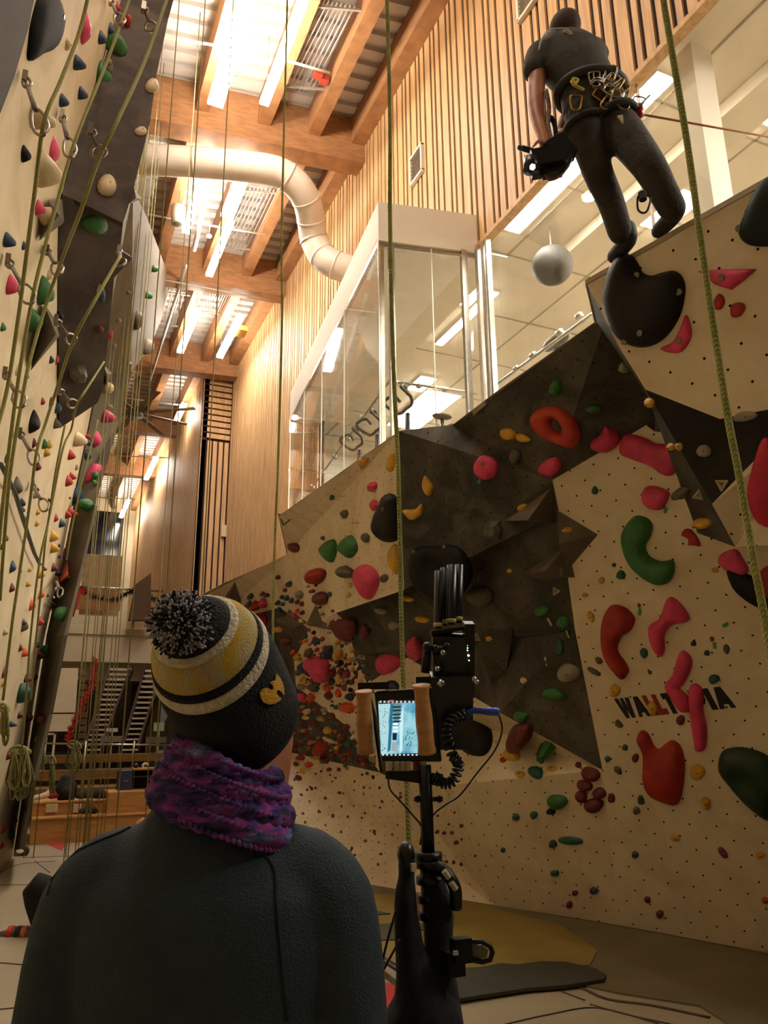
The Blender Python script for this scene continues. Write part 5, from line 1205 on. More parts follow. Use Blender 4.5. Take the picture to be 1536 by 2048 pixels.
# spigot clamps right and left of the column
mb = MB(); mb.tube(spline([K(872, 1732, -0.02), K(895, 1750, -0.03), K(910, 1778, -0.03), K(912, 1815, -0.02)], 5), 0.0105, 10); mb.build('lever_arm', m_screwk, st, True)
for x, y in ((888, 1742), (902, 1765)):
    a = K(x, y, -0.045); MB().tube([a, a+camx*0.008-camy*0.011], 0.005, 8).build('wood_insert', m_tapew, st)
# monitor
mon = thing('field_monitor', K(795, 1455), 'small black field monitor with wooden side handles showing a pale blue picture', 'monitor')
def PL(x, y, d=0.0): return K(x, y, d)
o0 = K(797, 1455, 0.0); fxv = (K(836, 1453)-K(757, 1460)).normalized(); fyv = (K(795, 1396)-K(797, 1516)).normalized(); fn = fxv.cross(fyv).normalized(); fyv = fn.cross(fxv)
if fn.dot(EYE-o0) < 0: fn = -fn
px = 1.0/(F/(o0-EYE).length)
def SQ(x, y, lift=0.0): return on_plane(x, y, o0, fn)+fn*lift
def plate(mb, pts, th, lift=0.0): mb.prism([SQ(x, y, lift) for x, y in pts], fn*-th)
mb = MB(); plate(mb, [(748, 1382), (868, 1374), (884, 1524), (764, 1524)], 0.022, 0.0); b_ = mb.build('housing', m_black, mon); md = b_.modifiers.new('b', 'BEVEL'); md.width = 0.004; md.segments = 2
mb = MB(); plate(mb, [(756, 1403), (834, 1400), (840, 1511), (762, 1513)], 0.001, 0.0015)
ms = bpy.data.materials.new('screen_picture'); ms.use_nodes = True; nt = ms.node_tree; N = nt.nodes; L_ = nt.links; bb = N['Principled BSDF']
tc = N.new('ShaderNodeTexCoord'); nz = N.new('ShaderNodeTexNoise'); nz.inputs['Scale'].default_value = 45; L_.new(tc.outputs['Object'], nz.inputs[0]); cr = N.new('ShaderNodeValToRGB')
cr.color_ramp.elements[0].color = srgb('4fa6c4'); cr.color_ramp.elements[1].color = srgb('a9e2ee'); cr.color_ramp.elements[0].position = 0.35; cr.color_ramp.elements[1].position = 0.6
L_.new(nz.outputs['Fac'], cr.inputs[0]); L_.new(cr.outputs[0], bb.inputs['Emission Color']); bb.inputs['Emission Strength'].default_value = 0.85; bb.inputs['Base Color'].default_value = (0.02, 0.03, 0.04, 1)
scr = mb.build('screen', ms, mon)
def pic(pts, col, e, nm='picture_detail', lift=0.003):
    mb = MB(); plate(mb, pts, 0.0008, lift); mb.build(nm, emat('scr_'+col, srgb(col), e), scr)
pic([(757, 1409), (779, 1408), (773, 1508), (764, 1511)], 'b8e8f0', 0.8)          # left wall in the picture
pic([(781, 1408), (787, 1408), (781, 1500), (775, 1505)], '2f7f9c', 0.7)
pic([(786, 1408), (803, 1407), (796, 1452), (788, 1452)], '6d9aa8', 0.7)          # roof trusses
for y in (1413, 1420, 1428, 1435, 1442): pic([(785, y), (802, y-1), (801, y+2), (786, y+3)], '1d3a48', 0.5, lift=0.0042)
for y in (1446, 1453, 1460): pic([(786, y), (796, y), (796, y+4), (786, y+4)], 'eef6f6', 1.0, lift=0.0042)
pic([(785, 1466), (794, 1466), (793, 1480), (785, 1480)], '182a5a', 0.6); pic([(784, 1484), (794, 1484), (795, 1502), (783, 1502)], '9fb8c0', 0.8)
pic([(799, 1440), (807, 1408), (805, 1500), (799, 1508)], 'c4f0f6', 0.9); pic([(809, 1460), (826, 1468), (830, 1486), (808, 1490)], '8fd4e6', 0.8)
pr2 = random.Random(9)
for k in range(26):
    x = pr2.uniform(810, 828); y = pr2.uniform(1462, 1492); pic([(x, y), (x+1.6, y), (x+1.6, y+2), (x, y+2)], '1d3a48', 0.4, lift=0.0042)
for k in range(22):
    x = pr2.uniform(760, 774); y = pr2.uniform(1415, 1500); pic([(x, y), (x+1.3, y), (x+1.3, y+2), (x, y+2)], '1d3a48', 0.4, lift=0.0042)
pic([(757, 1401), (833, 1399), (833, 1405), (757, 1408)], '2a2f33', 0.4); 
for k in range(9): pic([(759+k*8.2, 1402), (763+k*8.2, 1402), (763+k*8.2, 1405), (759+k*8.2, 1406)], 'e8e8e8', 0.8, 'status_mark', 0.0042)
pic([(762, 1508), (839, 1506), (840, 1511), (762, 1513)], '10242c', 0.4)
for k in range(9): pic([(764+k*8.4, 1508), (768+k*8.4, 1508), (768+k*8.4, 1511), (764+k*8.4, 1511)], 'd8ecf0', 0.8, 'status_mark', 0.0042)
pic([(778, 1400), (788, 1400), (788, 1404), (778, 1404)], 'b86a72', 0.7, 'status_mark', 0.005)
def handle(px0, y0, y1, lean, d, parent):
    prof = [(0, 17.5), (0.02, 17.8), (0.05, 15.5), (0.15, 14.5), (0.3, 15.2), (0.45, 16.8), (0.6, 17.3), (0.75, 16.2), (0.88, 16.2), (0.97, 18.2), (1.0, 17.5)]
    rings = []
    for t, r in prof:
        c = K(px0+lean*t, y0+(y1-y0)*t, d); rr = r*c.length*0+r*(c-EYE).length/F*0.98
        rings.append(RG(c, fxv*rr, camz*rr, 20))
    mb = MB(); mb.loft(rings); return mb.build('handle', m_hwood, parent, True)
handle(727, 1382, 1505, 5, -0.03, mon); handle(842, 1370, 1506, 12, -0.045, mon)
mb = MB(); mb.beam(K(716, 1373, 0.0), K(778, 1371, 0.0), 0.012, 0.012); mb.build('left_bracket', m_screwk, mon)
mb = MB(); mb.beam(K(832, 1361, 0.0), K(876, 1360, 0.0), 0.012, 0.012); mb.build('right_bracket', m_screwk, mon)
MB().tube([K(878, 1372, -0.04), K(886, 1362, -0.04)], 0.006, 10).build('lock_lever', m_silv, mon, True)
# receivers and antenna box above the monitor
rc = thing('wireless_receiver', K(900, 1340, 0.02), 'black wireless video receiver block with lamps beside the monitor', 'receiver')
mb = MB(); mb.box(K(905, 1330, 0.03), (0.075, 0.05, 0.11), RM @ Matrix.Rotation(PI/2, 3, 'X')); mb.build('case', m_black, rc)
mb = MB(); mb.box(K(902, 1420, 0.03), (0.075, 0.05, 0.13), RM @ Matrix.Rotation(PI/2, 3, 'X')); mb.build('battery_plate', m_black, rc)
mb = MB(); mb.box(K(937, 1310, 0.02), (0.018, 0.04, 0.12), RM @ Matrix.Rotation(PI/2, 3, 'X')); mb.build('side_unit', m_screwk, rc)
for i, y in enumerate((1281, 1286, 1291, 1296, 1301)): MB().ball(K(935, y, -0.004), 0.0014, 1).build('status_lamp', emat('lamp_green_white', (0.6, 1.0, 0.85), 3), rc)
MB().ball(K(937, 1311, -0.004), 0.0022, 1).build('warning_lamp', emat('lamp_orange', (1.0, 0.45, 0.2), 6), rc)
MB().ball(K(938, 1321, -0.004), 0.0014, 1).build('status_lamp', emat('lamp_green_white', (0.6, 1.0, 0.85), 3), rc)
mb = MB(); plate2 = [K(877, 1280, -0.005), K(904, 1275, -0.005), K(905, 1291, -0.005), K(878, 1296, -0.005)]; mb.prism(plate2, camz*-0.002); mb.build('paper_label', m_tapew, rc)
mb = MB(); mb.beam(K(862, 1268, 0.02), K(944, 1256, 0.02), 0.03, 0.006); mb.build('top_plate', m_screwk, rc)
for i, (x, yt, yb, d) in enumerate(((877, 1142, 1258, 0.0), (888, 1136, 1252, 0.02), (903, 1130, 1250, 0.0), (916, 1130, 1246, 0.01))):
    mb = MB(); a = K(x-1, yb, d); b = K(x+1, yt, d); mb.tube([a, a.lerp(b, 0.1), a.lerp(b, 0.25), b], [0.006, 0.0075, 0.0082, 0.0082] if i < 2 else [0.006, 0.009, 0.0095, 0.0095], 12); an = mb.build('antenna', m_black, rc, True)
    MB().tube([K(x-1, yb-4, d-0.001), K(x-1, yb-12, d-0.001)], 0.0088 if i < 2 else 0.0098, 12).build('tape_ring', m_tapey, an, True)
for x, y, r in ((855, 1294, 0.0095), (872, 1298, 0.008), (893, 1292, 0.007)): MB().ball(K(x, y, -0.02), r, 2).build('ball_joint', m_screwk, rc, True)
MB().tube([K(855, 1294, -0.01), K(850, 1345, 0.0)], 0.008, 10).build('friction_arm', m_screwk, rc, True)
MB().tube([K(872, 1298, -0.01), K(880, 1345, 0.0)], 0.008, 10).build('friction_arm', m_screwk, rc, True)
for x, y in ((873, 1337), (884, 1305), (947, 1358), (952, 1364)): 
    MB().tube([K(x, y, -0.03), K(x+3, y+1, -0.035)], 0.005, 8).build('screw_head', m_silv, rc, True)
# coiled cable
cc = []; path = spline([K(930, 1430, -0.01), K(905, 1440, -0.02), K(893, 1470, -0.02), K(905, 1510, -0.01), K(917, 1530, 0), K(905, 1562, 0), K(885, 1566, 0), K(868, 1552, 0)], 30)
for i, p in enumerate(path):
    t = (path[min(i+1, len(path)-1)]-path[max(i-1, 0)]).normalized(); s1 = t.cross(camz).normalized(); s2 = t.cross(s1); a = i*0.72
    cc.append(p+(s1*math.cos(a)+s2*math.sin(a))*0.0085)
o = MB().tube(cc, 0.0024, 6).build('coiled_cable', m_black, None, True); tag(o, 'black coiled cable looping down beside the monitor', 'cable')
o = MB().tube(spline([K(935, 1428, -0.01), K(950, 1421, -0.01), K(975, 1423, -0.01), K(998, 1424, -0.01)], 5), [0.005]*5+[0.0062]*5+[0.007]*6, 8).build('cable_tie', mat('blue_strap', '1c3fa8', 0.5, 0.3, 40), None, True); tag(o, 'bright blue cable strap sticking out right of the receiver', 'strap')
o = MB().tube(spline([K(998, 1430), K(1004, 1460), K(990, 1500), K(955, 1545), K(920, 1590), K(895, 1607), K(868, 1628), K(861, 1650)], 6), 0.0016, 6).build('cable', m_black, None, True); tag(o, 'thin black cable sagging from the blue strap to the pole', 'cable')
o = MB().tube(spline([K(776, 1550), K(780, 1578), K(800, 1602), K(825, 1630), K(843, 1655), K(840, 1690)], 6), 0.0016, 6).build('cable', m_black, None, True); tag(o, 'thin black cable sagging from the left end of the crossbar', 'cable')
o = MB().tube(spline([K(792, 1820, -0.05), K(775, 1880, -0.06), K(765, 1920, -0.06), K(750, 1970, -0.08), K(742, 2020, -0.08), K(744, 2080, -0.08)], 6), 0.002, 6).build('cable', m_black, None, True); tag(o, 'black cable hanging left of the draped cloth over the red stripe', 'cable')
o = MB().tube(spline([K(800, 1880, -0.07), K(775, 1925, -0.07), K(757, 1965, -0.075), K(748, 2030, -0.075), K(752, 2080, -0.08)], 6), 0.002, 6).build('cable', m_black, None, True); tag(o, 'second black cable hanging close beside the first over the red stripe', 'cable')
# cloth and bag draped low on the stand
bag = thing('draped_bag', K(850, 1950, -0.03), 'black cloth bag draped over the lower part of the stand', 'bag')
mb = MB()
def el(x0, x1, y, d, th): a = K(x0, y, d); b = K(x1, y, d); c = (a+b)/2; return RG(c, (b-a)/2, camz*th, 20)
mb.loft([el(802, 826, 1704, -0.03, 0.012), el(796, 832, 1725, -0.03, 0.02), el(797, 829, 1755, -0.03, 0.02), el(790, 832, 1780, -0.03, 0.026), el(787, 836, 1830, -0.03, 0.03), el(790, 850, 1900, -0.03, 0.035), el(792, 880, 1950, -0.03, 0.05), el(788, 915, 2000, -0.03, 0.06), el(755, 930, 2060, -0.03, 0.07), el(740, 945, 2150, -0.03, 0.08)])
organic('cloth', mb, m_cloth, bag, 0.006, 3)
mb = MB(); mb.loft([el(846, 882, 1740, 0.0, 0.02), el(845, 900, 1790, 0.0, 0.03), el(848, 908, 1830, 0.0, 0.035), el(850, 905, 1880, 0.0, 0.04), el(850, 912, 1950, 0.0, 0.05), el(850, 930, 2060, 0, 0.06)]); organic('pouch', mb, m_cloth, bag, 0.006, 2)
MB().ball(K(812, 1710, -0.03), 0.017, 2, (0.9, 0.9, 1.3)).build('clip', m_black, bag, True)
MB().box(K(827, 1735, -0.05), (0.008, 0.006, 0.012)).build('tag', m_tapew, bag)
ph = thing('phone', K(948, 1907, -0.06), 'black framed phone in a clamp sticking out right of the draped bag', 'phone')
mb = MB(); pts = [K(x, y, -0.06) for x, y in ((912, 1882), (965, 1884), (980, 1892), (985, 1905), (980, 1920), (965, 1924), (935, 1918), (912, 1915))]
mb.tube(pts, 0.0042, 8, closed=True); mb.build('frame', m_screwk, ph, True)
mb = MB(); mb.prism([K(x, y, -0.058) for x, y in ((938, 1888), (962, 1890), (976, 1900), (974, 1914), (960, 1918), (938, 1914))], camz*-0.002); mb.build('screen', mat('phone_glass', '5f5a4c', 0.15), ph)
mb = MB(); mb.box(K(922, 1900, -0.06), (0.03, 0.02, 0.035)); mb.build('clamp', m_screwk, ph); MB().box(K(905, 1925, -0.05), (0.03, 0.03, 0.035)).build('clamp_jaw', m_screwk, ph)
MB().box(K(911, 1906, -0.08), (0.008, 0.004, 0.006)).build('marker', mat('marker_pale', '8fa093', 0.5), ph)
# ================================================================== things under the roof
m_duct = mat('duct_paint', 'd9cbbb', 0.45, 0.08, 4)
du = thing('air_duct', on_z(430, 325, 10.0), 'thick pale round air duct curving down from the roof to the glass box', 'duct')
pp = [on_z(250, 318, 10.0), on_z(310, 320, 10.0), on_z(430, 328, 10.0), on_z(540, 340, 9.98), on_z(585, 362, 9.9), on_z(612, 398, 9.75), on_z(622, 440, 9.6), on_z(628, 478, 9.4), on_z(645, 512, 9.1), on_z(672, 530, 8.9), on_z(720, 545, 8.8), on_z(760, 552, 8.8)]
sp = spline(pp, 6); MB().tube(sp, 0.23, 28).build('pipe', m_duct, du, True)
for i in (10, 22, 30, 36, 42, 48, 54):
    if i+1 < len(sp):
        t = (sp[i+1]-sp[i]).normalized(); MB().tube([sp[i]-t*0.02, sp[i]+t*0.02], 0.238, 28).build('seam_ring', m_duct, du, True)
def rod(px0, py0, px1, py1, z, r, label, m=m_white):
    a, b = on_z(px0, py0, z), on_z(px1, py1, z); o = MB().tube([a, b], r, 8).build('pipe', m, None, True); tag(o, label, 'pipe')
rod(240, 60, 460, 95, 10.6, 0.018, 'thin white pipe crossing the top of the photo left of the widest lamp')
rod(570, 120, 660, 146, 10.6, 0.018, 'short white pipe end right of the long slim lamp')
rod(290, 290, 585, 330, 10.5, 0.018, 'thin white pipe just above the air duct')
rod(290, 428, 530, 470, 10.5, 0.018, 'thin white pipe below the air duct behind the loudspeaker')
rod(300, 335+220, 540, 600, 10.4, 0.018, 'thin white pipe in the third bay from the camera')
rod(240, 795, 375, 812, 10.3, 0.02, 'thin white pipe level with the ceiling fan')
rod(200, 910, 340, 916, 10.3, 0.02, 'thin white pipe in the bay beyond the fan')
rod(180, 994, 270, 999, 10.3, 0.022, 'thin white pipe near the far end of the roof')
def rodv(px0, py0, px1, py1, z, r, label, m): 
    a, b = on_z(px0, py0, z), on_z(px1, py1, z); o = MB().tube([a, b], r, 8).build('pipe', m, None, True); tag(o, label, 'pipe')
rodv(300, 760, 372, 530, 10.5, 0.035, 'grey sprinkler pipe running along the hall beside the left lamps', m_galv)
rodv(388, 500, 425, 340, 10.5, 0.045, 'pale pipe running along the hall right of the loudspeaker', m_duct)
# bundles of electrical conduit
def conduits(px0, py0, px1, py1, n, wpx, label):
    t = thing('conduit_bundle', on_z(px0, py0, 10.9), label, 'conduit')
    for i in range(n):
        u = (i-(n-1)/2)*wpx/n; a = on_z(px0+u, py0+u*0.2, 11.0); b = on_z(px1+u, py1+u*0.2, 11.0)
        MB().tube([a, b], 0.014, 6).build('conduit', m_galv, t, True)
    for f in (0.05, 0.95):
        a = on_z(px0+(px1-px0)*f-wpx*0.8, py0+(py1-py0)*f-2, 10.98); b = on_z(px0+(px1-px0)*f+wpx*0.8, py0+(py1-py0)*f+8, 10.98); MB().beam(a, b, 0.03, 0.03).build('strut', m_galv, t)
conduits(590, 180, 680, 5, 8, 70, 'bundle of grey conduits near the top of the photo between two wooden beams')
conduits(548, 330, 562, 258, 5, 40, 'bundle of grey conduits above the air duct')
conduits(470, 500, 530, 375, 8, 60, 'bundle of grey conduits between the tube lights and the wood beam, below the duct')
conduits(425, 625, 447, 575, 9, 42, 'bundle of grey conduits ahead of the right row lamp')
conduits(330, 650, 350, 580, 6, 46, 'bundle of grey conduits beside the left row lamp')
# loudspeaker hung from the roof
sp_c = on_z(356, 432, 10.3); s_ = thing('loudspeaker', sp_c, 'white cylindrical loudspeaker hanging left of the slim tube light', 'loudspeaker')
MB().tube([sp_c+Vector((0, 0, 0.17)), sp_c+Vector((0, 0, -0.17))], [0.13, 0.11], 20).build('body', m_white, s_, True)
MB().tube([sp_c+Vector((0, 0, -0.168)), sp_c+Vector((0, 0, -0.18))], [0.08, 0.075], 20).build('grille', m_galv, s_, True)
MB().tube([sp_c+Vector((0, 0, 0.17)), sp_c+Vector((0, 0, 1.05))], 0.008, 6).build('hanger', m_galv, s_)
# big slow ceiling fan
fc = on_z(272, 826, 10.2); fn_ = thing('ceiling_fan', fc, 'large dark ceiling fan with many long blades in front of the fourth girder', 'fan')
MB().tube([fc+Vector((0, 0, 0.14)), fc-Vector((0, 0, 0.10))], [0.16, 0.22], 20).build('hub', mat('fan_grey', '5c5147', 0.5), fn_, True)
MB().tube([fc+Vector((0, 0, 0.1)), fc+Vector((0, 0, 1.2))], 0.03, 8).build('downrod', mat('fan_grey', '5c5147', 0.5), fn_)
for k in range(8):
    a = k*PI/4+0.2; d = Vector((math.cos(a), math.sin(a), 0)); MB().beam(fc+d*0.2, fc+d*1.75, 0.17, 0.02).build('blade', mat('fan_blade', '6b5d50', 0.5), fn_)
for x, y, lb in ((475, 272, 'small round sensor above the air duct'), (418, 472, 'small round sensor below the air duct beside the bright lamp')):
    p = on_z(x, y, 10.7); o = MB().ball(p, 0.06, 2, (1, 1, 0.6)).tube([p, p+Vector((0, 0, 0.65))], 0.008, 5).build('sensor', m_white, None, True); tag(o, 'white '+lb, 'sensor')
o = MB().box(on_z(480, 662, 10.35), (0.28, 0.35, 0.12)).build('exit_box', mat('amber_box', 'b98a3c', 0.6), None); tag(o, 'small amber box hanging right of the lamp near the slatted wall', 'box')
for x, y, lb in ((636, 148, 'left'), (648, 160, 'right')):
    o = MB().box(on_z(x, y, 10.9), (0.12, 0.12, 0.1)).build('junction_box', mat('red_box', 'a8402f', 0.5), None); tag(o, lb+' one of two red junction boxes beside the conduits at the top', 'box')
# pole and dark wall fitting on the slatted step
# ================================================================== ropes
m_rope = mat('rope_olive', '96904a', 0.85, 0.45, 220, col2='646030')
m_rope2 = mat('rope_dull', 'a39c66', 0.85, 0.4, 220, col2='6e6840')
def braided(name, base_c, c2):
    m = mat(name, base_c, 0.9, 0.4, 8, col2=c2); nt = m.node_tree; N = nt.nodes; L_ = nt.links
    tc = N.new('ShaderNodeTexCoord'); wv = N.new('ShaderNodeTexWave'); wv.bands_direction = 'DIAGONAL'; wv.inputs['Scale'].default_value = 75; L_.new(tc.outputs['Object'], wv.inputs[0])
    b = N['Principled BSDF']; bp = N.new('ShaderNodeBump'); bp.inputs['Distance'].default_value = 0.004; bp.inputs['Strength'].default_value = 0.8
    L_.new(wv.outputs['Fac'], bp.inputs['Height']); L_.new(bp.outputs[0], b.inputs['Normal']); return m
m_ropeb = braided('rope_braid_green', 'b5b56a', '85883f')
def rope_px(pts, D0, r, label, m=None, group=None):
    q = spline([on_d(x, y, D0) for x, y in pts], 8); o = MB().tube(q, r, 8).build('rope', m or m_rope, None, True); tag(o, label, 'rope', group); return o
rope_px([(1318, -60), (1330, 20), (1345, 110), (1375, 290), (1400, 470), (1425, 640), (1455, 830), (1480, 960), (1505, 1110), (1528, 1230), (1560, 1420), (1600, 1700)], 1.12, 0.0058, 'thick green braided rope hanging closest to the camera across the right side', m_ropeb)
rope_px([(772, -60), (776, 60), (780, 250), (780, 420), (783, 600), (788, 760), (795, 900), (800, 1080), (803, 1250), (808, 1400), (813, 1560), (818, 1700), (824, 1900)], 1.75, 0.0058, 'long green rope hanging down the middle of the photo beside the monitor', m_ropeb)
rope_px([(576, -60), (571, 150), (567, 300), (563, 500), (564, 640), (557, 900), (549, 1100), (546, 1250), (545, 1450)], 3.2, 0.0055, 'green rope hanging just left of the glass box', m_ropeb)
def rope_v(px, py, D0, r, label, zt=11.3, zb=0.1, grp=None):
    p = on_d(px, py, D0); a = Vector((p.x, p.y, zt)); b = Vector((p.x+0.02, p.y, zb)); m_ = Vector((p.x, p.y, p.z))
    o = MB().tube([a, a.lerp(m_, 0.5), m_, b], r, 6).build('rope', m_rope2, None, True); tag(o, label, 'rope', grp)
rope_v(453, 247, 6.5, 0.006, 'thin rope dropping from the end of the widest tube light')
rope_v(358, 10, 6.0, 0.006, 'thin rope that leaves the top of the photo beside the dark overhang edge')
rope_v(410, 10, 6.0, 0.006, 'thin rope just left of the widest lamp at the top of the photo')
rope_v(325, 1100, 8.5, 0.0065, 'thin rope in line with the gap between pompom and left row lamps')
for i, x in enumerate((183, 190, 202.6, 207.7, 217, 225.6, 238.5, 246, 252)):
    rope_v(x, 1100, 9.0+0.35*(i % 3), 0.0065, ['leftmost', 'second from left', 'third from left', 'fourth from left', 'middle', 'fourth from right', 'third from right', 'second from right', 'rightmost'][i]+' of nine thin ropes hanging in front of the dark end window', grp='ropes in front of the end wall')
for i, (x, y) in enumerate(((276, 420), (287, 330), (296, 270))):
    rope_v(x, y, 8.0, 0.0065, ['left', 'middle', 'right'][i]+' one of three ropes close along the edge of the dark overhang', grp='ropes by the overhang edge')
def rope_l(pts, label, d=0.3, r=0.011):
    q = spline([on_l(x, y, p[0] if p else d) for x, y, *p in pts], 6); o = MB().tube(q, r, 8).build('rope', m_rope, None, True); tag(o, label, 'rope', 'ropes clipped to the left wall')
rope_l([(183, -40), (160, 60), (122, 160), (88, 245), (70, 380), (50, 533), (36, 640), (12, 790), (-20, 900)], 'nearest olive rope on the left wall, through the topmost chain draw')
rope_l([(265, -20), (215, 120), (170, 230), (142, 307), (110, 420), (88, 500), (62, 610), (31, 800), (3, 1033), (-10, 1200)], 'second olive rope on the left wall, past the pale green holds')
rope_l([(340, -20, 0.7), (290, 120, 0.7), (235, 240, 0.7), (200, 312, 0.65), (160, 425, 0.6), (131, 500, 0.4), (94, 604), (60, 720), (44, 800), (21, 943), (10, 1060), (0, 1200)], 'third olive rope, crossing the dark overhang from the top of the photo')
rope_l([(240, 513, 0.65), (190, 600, 0.6), (146, 682, 0.5), (115, 773, 0.35), (90, 850), (73, 906), (55, 1040), (26, 1234), (6, 1400)], 'fourth olive rope, crossing the darkest pointed overhang')
rope_l([(208, 724, 0.5), (175, 775, 0.5), (153, 812, 0.45), (142, 860), (125, 901), (99, 1033), (78, 1130), (60, 1286), (48, 1450), (38, 1560)], 'fifth olive rope, below the tip of the pointed overhang', r=0.009)
rope_l([(130, 850), (112, 940), (100, 1020), (90, 1090), (82, 1180), (70, 1300), (62, 1400)], 'sixth olive rope, running beside the fifth one', r=0.009)
rope_l([(196, 840, 0.3), (180, 900, 0.3), (160, 980, 0.3), (143, 1060, 0.3), (133, 1120, 0.3)], 'thin rope along the edge of the white face above the orange triangle', r=0.009)
# chain quickdraws
m_link = mat('steel_link', '8a7c6c', 0.35, metal=0.85)
def draw(x0, y0, x1, y1, label, d0=0.04, d1=0.3):
    a, b = on_l(x0, y0, d0), on_l(x1, y1, d1); t = thing('quickdraw', a, label, 'quickdraw', 'quickdraws on the left wall'); ax = (b-a).normalized(); L_ = (b-a).length
    MB().box(a, (0.03, 0.05, 0.07)).build('hanger_plate', m_link, t)
    MB().tube([a+ax*0.15*L_, a+ax*0.62*L_], 0.018, 8, flat=0.5).build('sling', mat('sling_grey', '6f6052', 0.7, 0.4, 30), t, True)
    s1 = ax.cross(AZV).normalized()
    for f0, f1, w_ in ((0.0, 0.2, 0.022), (0.6, 1.05, 0.04)):
        c0, c1 = a+ax*f0*L_, a+ax*f1*L_; pts = [c0, c0+ax*(f1-f0)*L_*0.25+s1*w_*0.8, c0.lerp(c1, 0.75)+s1*w_, c1, c0.lerp(c1, 0.75)-s1*w_, c0+ax*(f1-f0)*L_*0.25-s1*w_*0.8]
        MB().tube(spline(pts, 4, True), 0.009, 6, closed=True).build('carabiner', m_link, t, True)
for i, (q, lb) in enumerate((((50, 155, 85, 265), 'topmost chain quickdraw, left of the topmost pink hold'), ((124, 230, 142, 310), 'quickdraw right of the two tall pink holds'), ((181, 260, 200, 312), 'quickdraw on the dark overhang above its seam'), ((222, 2, 242, 45), 'quickdraw at the very top beside the red hold'),
    ((287, 15, 303, 60), 'quickdraw high on the dark overhang near its right edge'), ((16, 520, 62, 602), 'quickdraw crossing the small pink hold left of the green drops'), ((94, 500, 118, 545), 'quickdraw between the two green wedges and the overhang'), ((112, 640, 147, 685), 'quickdraw at the left edge of the darkest overhang'),
    ((118, 780, 150, 812), 'quickdraw near the tip of the pointed overhang'), ((10, 745, 44, 810), 'quickdraw at the left edge of the photo, halfway down'), ((40, 865, 73, 925), 'quickdraw ending at a dark red round hold'), ((65, 970, 92, 1018), 'quickdraw above the yellow flower shaped holds'), ((112, 1158, 122, 1190), 'quickdraw under the orange triangle'), ((238, 500, 242, 530), 'quickdraw at the right corner of the pointed overhang'))):
    dd = 0.6 if lb.find('overhang') > 0 and q[0] > 170 else 0.3
    draw(*q, lb, 0.52 if dd > 0.5 else (0.25 if 110 <= q[0] < 125 and q[1] > 600 and q[1] < 800 else 0.04), dd)
# knotted bundle of rope tails at the foot of the left wall
m_tail = mat('rope_tail', '7d7b3c', 0.85, 0.4, 60, col2='4e4c2c')
rr = random.Random(21)
def bundle(cx, cy, label, n, spread, drop, D0, r=0.009):
    t = thing('rope_bundle', on_d(cx, cy, D0), label, 'rope bundle')
    for i in range(n):
        x0 = cx+rr.uniform(-0.3, 0.3)*spread; w_ = rr.uniform(0.25, 0.7)*spread*(1 if rr.random() < 0.5 else -1); h_ = rr.uniform(0.6, 1.0)*drop; dz = rr.uniform(-0.12, 0.12)
        pts = [(x0, cy), (x0+w_*0.3, cy+h_*0.4), (x0+w_*0.5, cy+h_*0.85), (x0+w_*0.15, cy+h_), (x0-w_*0.25, cy+h_*0.8), (x0-w_*0.1, cy+h_*0.3), (x0+w_*0.1, cy-2)]
        MB().tube(spline([on_d(x, y, D0+dz) for x, y in pts], 5), r, 6).build('loop', m_tail if i % 3 else m_rope2, t, True)
    k = spline([on_d(cx+dx, cy+dy, D0-0.05) for dx, dy in ((-0.4*spread, -2), (-0.1*spread, -8), (0.25*spread, -2), (0.35*spread, 6), (0, 8), (-0.35*spread, 4))], 5, True)
    MB().tube(k, r*1.6, 7, closed=True).build('knot', m_rope2, t, True)
bundle(42, 1500, 'large knotted bundle of green rope loops at the foot of the left wall', 18, 52, 100, 8.2)
bundle(8, 1415, 'rope knot with hanging tails at the left edge of the photo', 7, 22, 90, 6.5)
bundle(82, 1480, 'smaller bundle of rope loops right of the large green one', 8, 26, 60, 9.5)
bundle(105, 1520, 'bundle of green rope tails hanging before the white far column', 6, 16, 70, 10.5)
bundle(150, 1490, 'grey loose rope bundle hanging in front of the dark stairs', 10, 34, 60, 10.5)
for i, (x, y0, y1, lb) in enumerate(((100, 1200, 1500, 'rope leading down to the green tails before the white column'), (128, 1100, 1330, 'rope just right of the grey wall strip'), (167, 1300, 1640, 'rope ending above the wooden bench'))):
    rope_v(x, y0, 10.2, 0.0065, lb)
o = thing('anchor_ring', on_z(40, 1702, 0.1), 'chunky grey floor anchor at the foot of the left wall', 'anchor')
c0 = on_z(40, 1702, 0.06); MB().tube(around(c0, AZR, Vector((0, 0, 1)), 0.09, 0.06, 24), 0.035, 8, closed=True).build('ring', mat('anchor_grey', '4a4438', 0.6), o, True)
# ================================================================== far end of the hall
def Y_(x, y, Y): return on_y(x, y, Y)
def ybox(mb, x0, y0, x1, y1, Y, depth):
    a = Y_(x0, y1, Y); b = Y_(x1, y0, Y); mb.box(((a.x+b.x)/2, Y+depth/2, (a.z+b.z)/2), (abs(b.x-a.x), depth, abs(b.z-a.z))); return mb
# balcony railing: glass, top rail, posts
rl = thing('railing', (1.8, 23.9, 4.45), 'glass railing with thin metal rail along the far balcony', 'railing')
z1 = Y_(330, 1183, 23.9).z
mb = MB(); mb.tube([(-1.5, 23.9, z1), (4.6, 23.9, z1)], 0.03, 8); mb.build('top_rail', m_steel, rl, True)
for x in (-0.5, Y_(268, 1230, 23.9).x, Y_(384, 1230, 23.9).x+0.4): MB().box((x, 23.93, (4.4+z1)/2), (0.06, 0.04, z1-4.4)).build('post', m_steel, rl)
MB().box((1.5, 23.92, (4.5+z1)/2), (6.0, 0.015, z1-4.6)).build('glass', m_glass, rl)
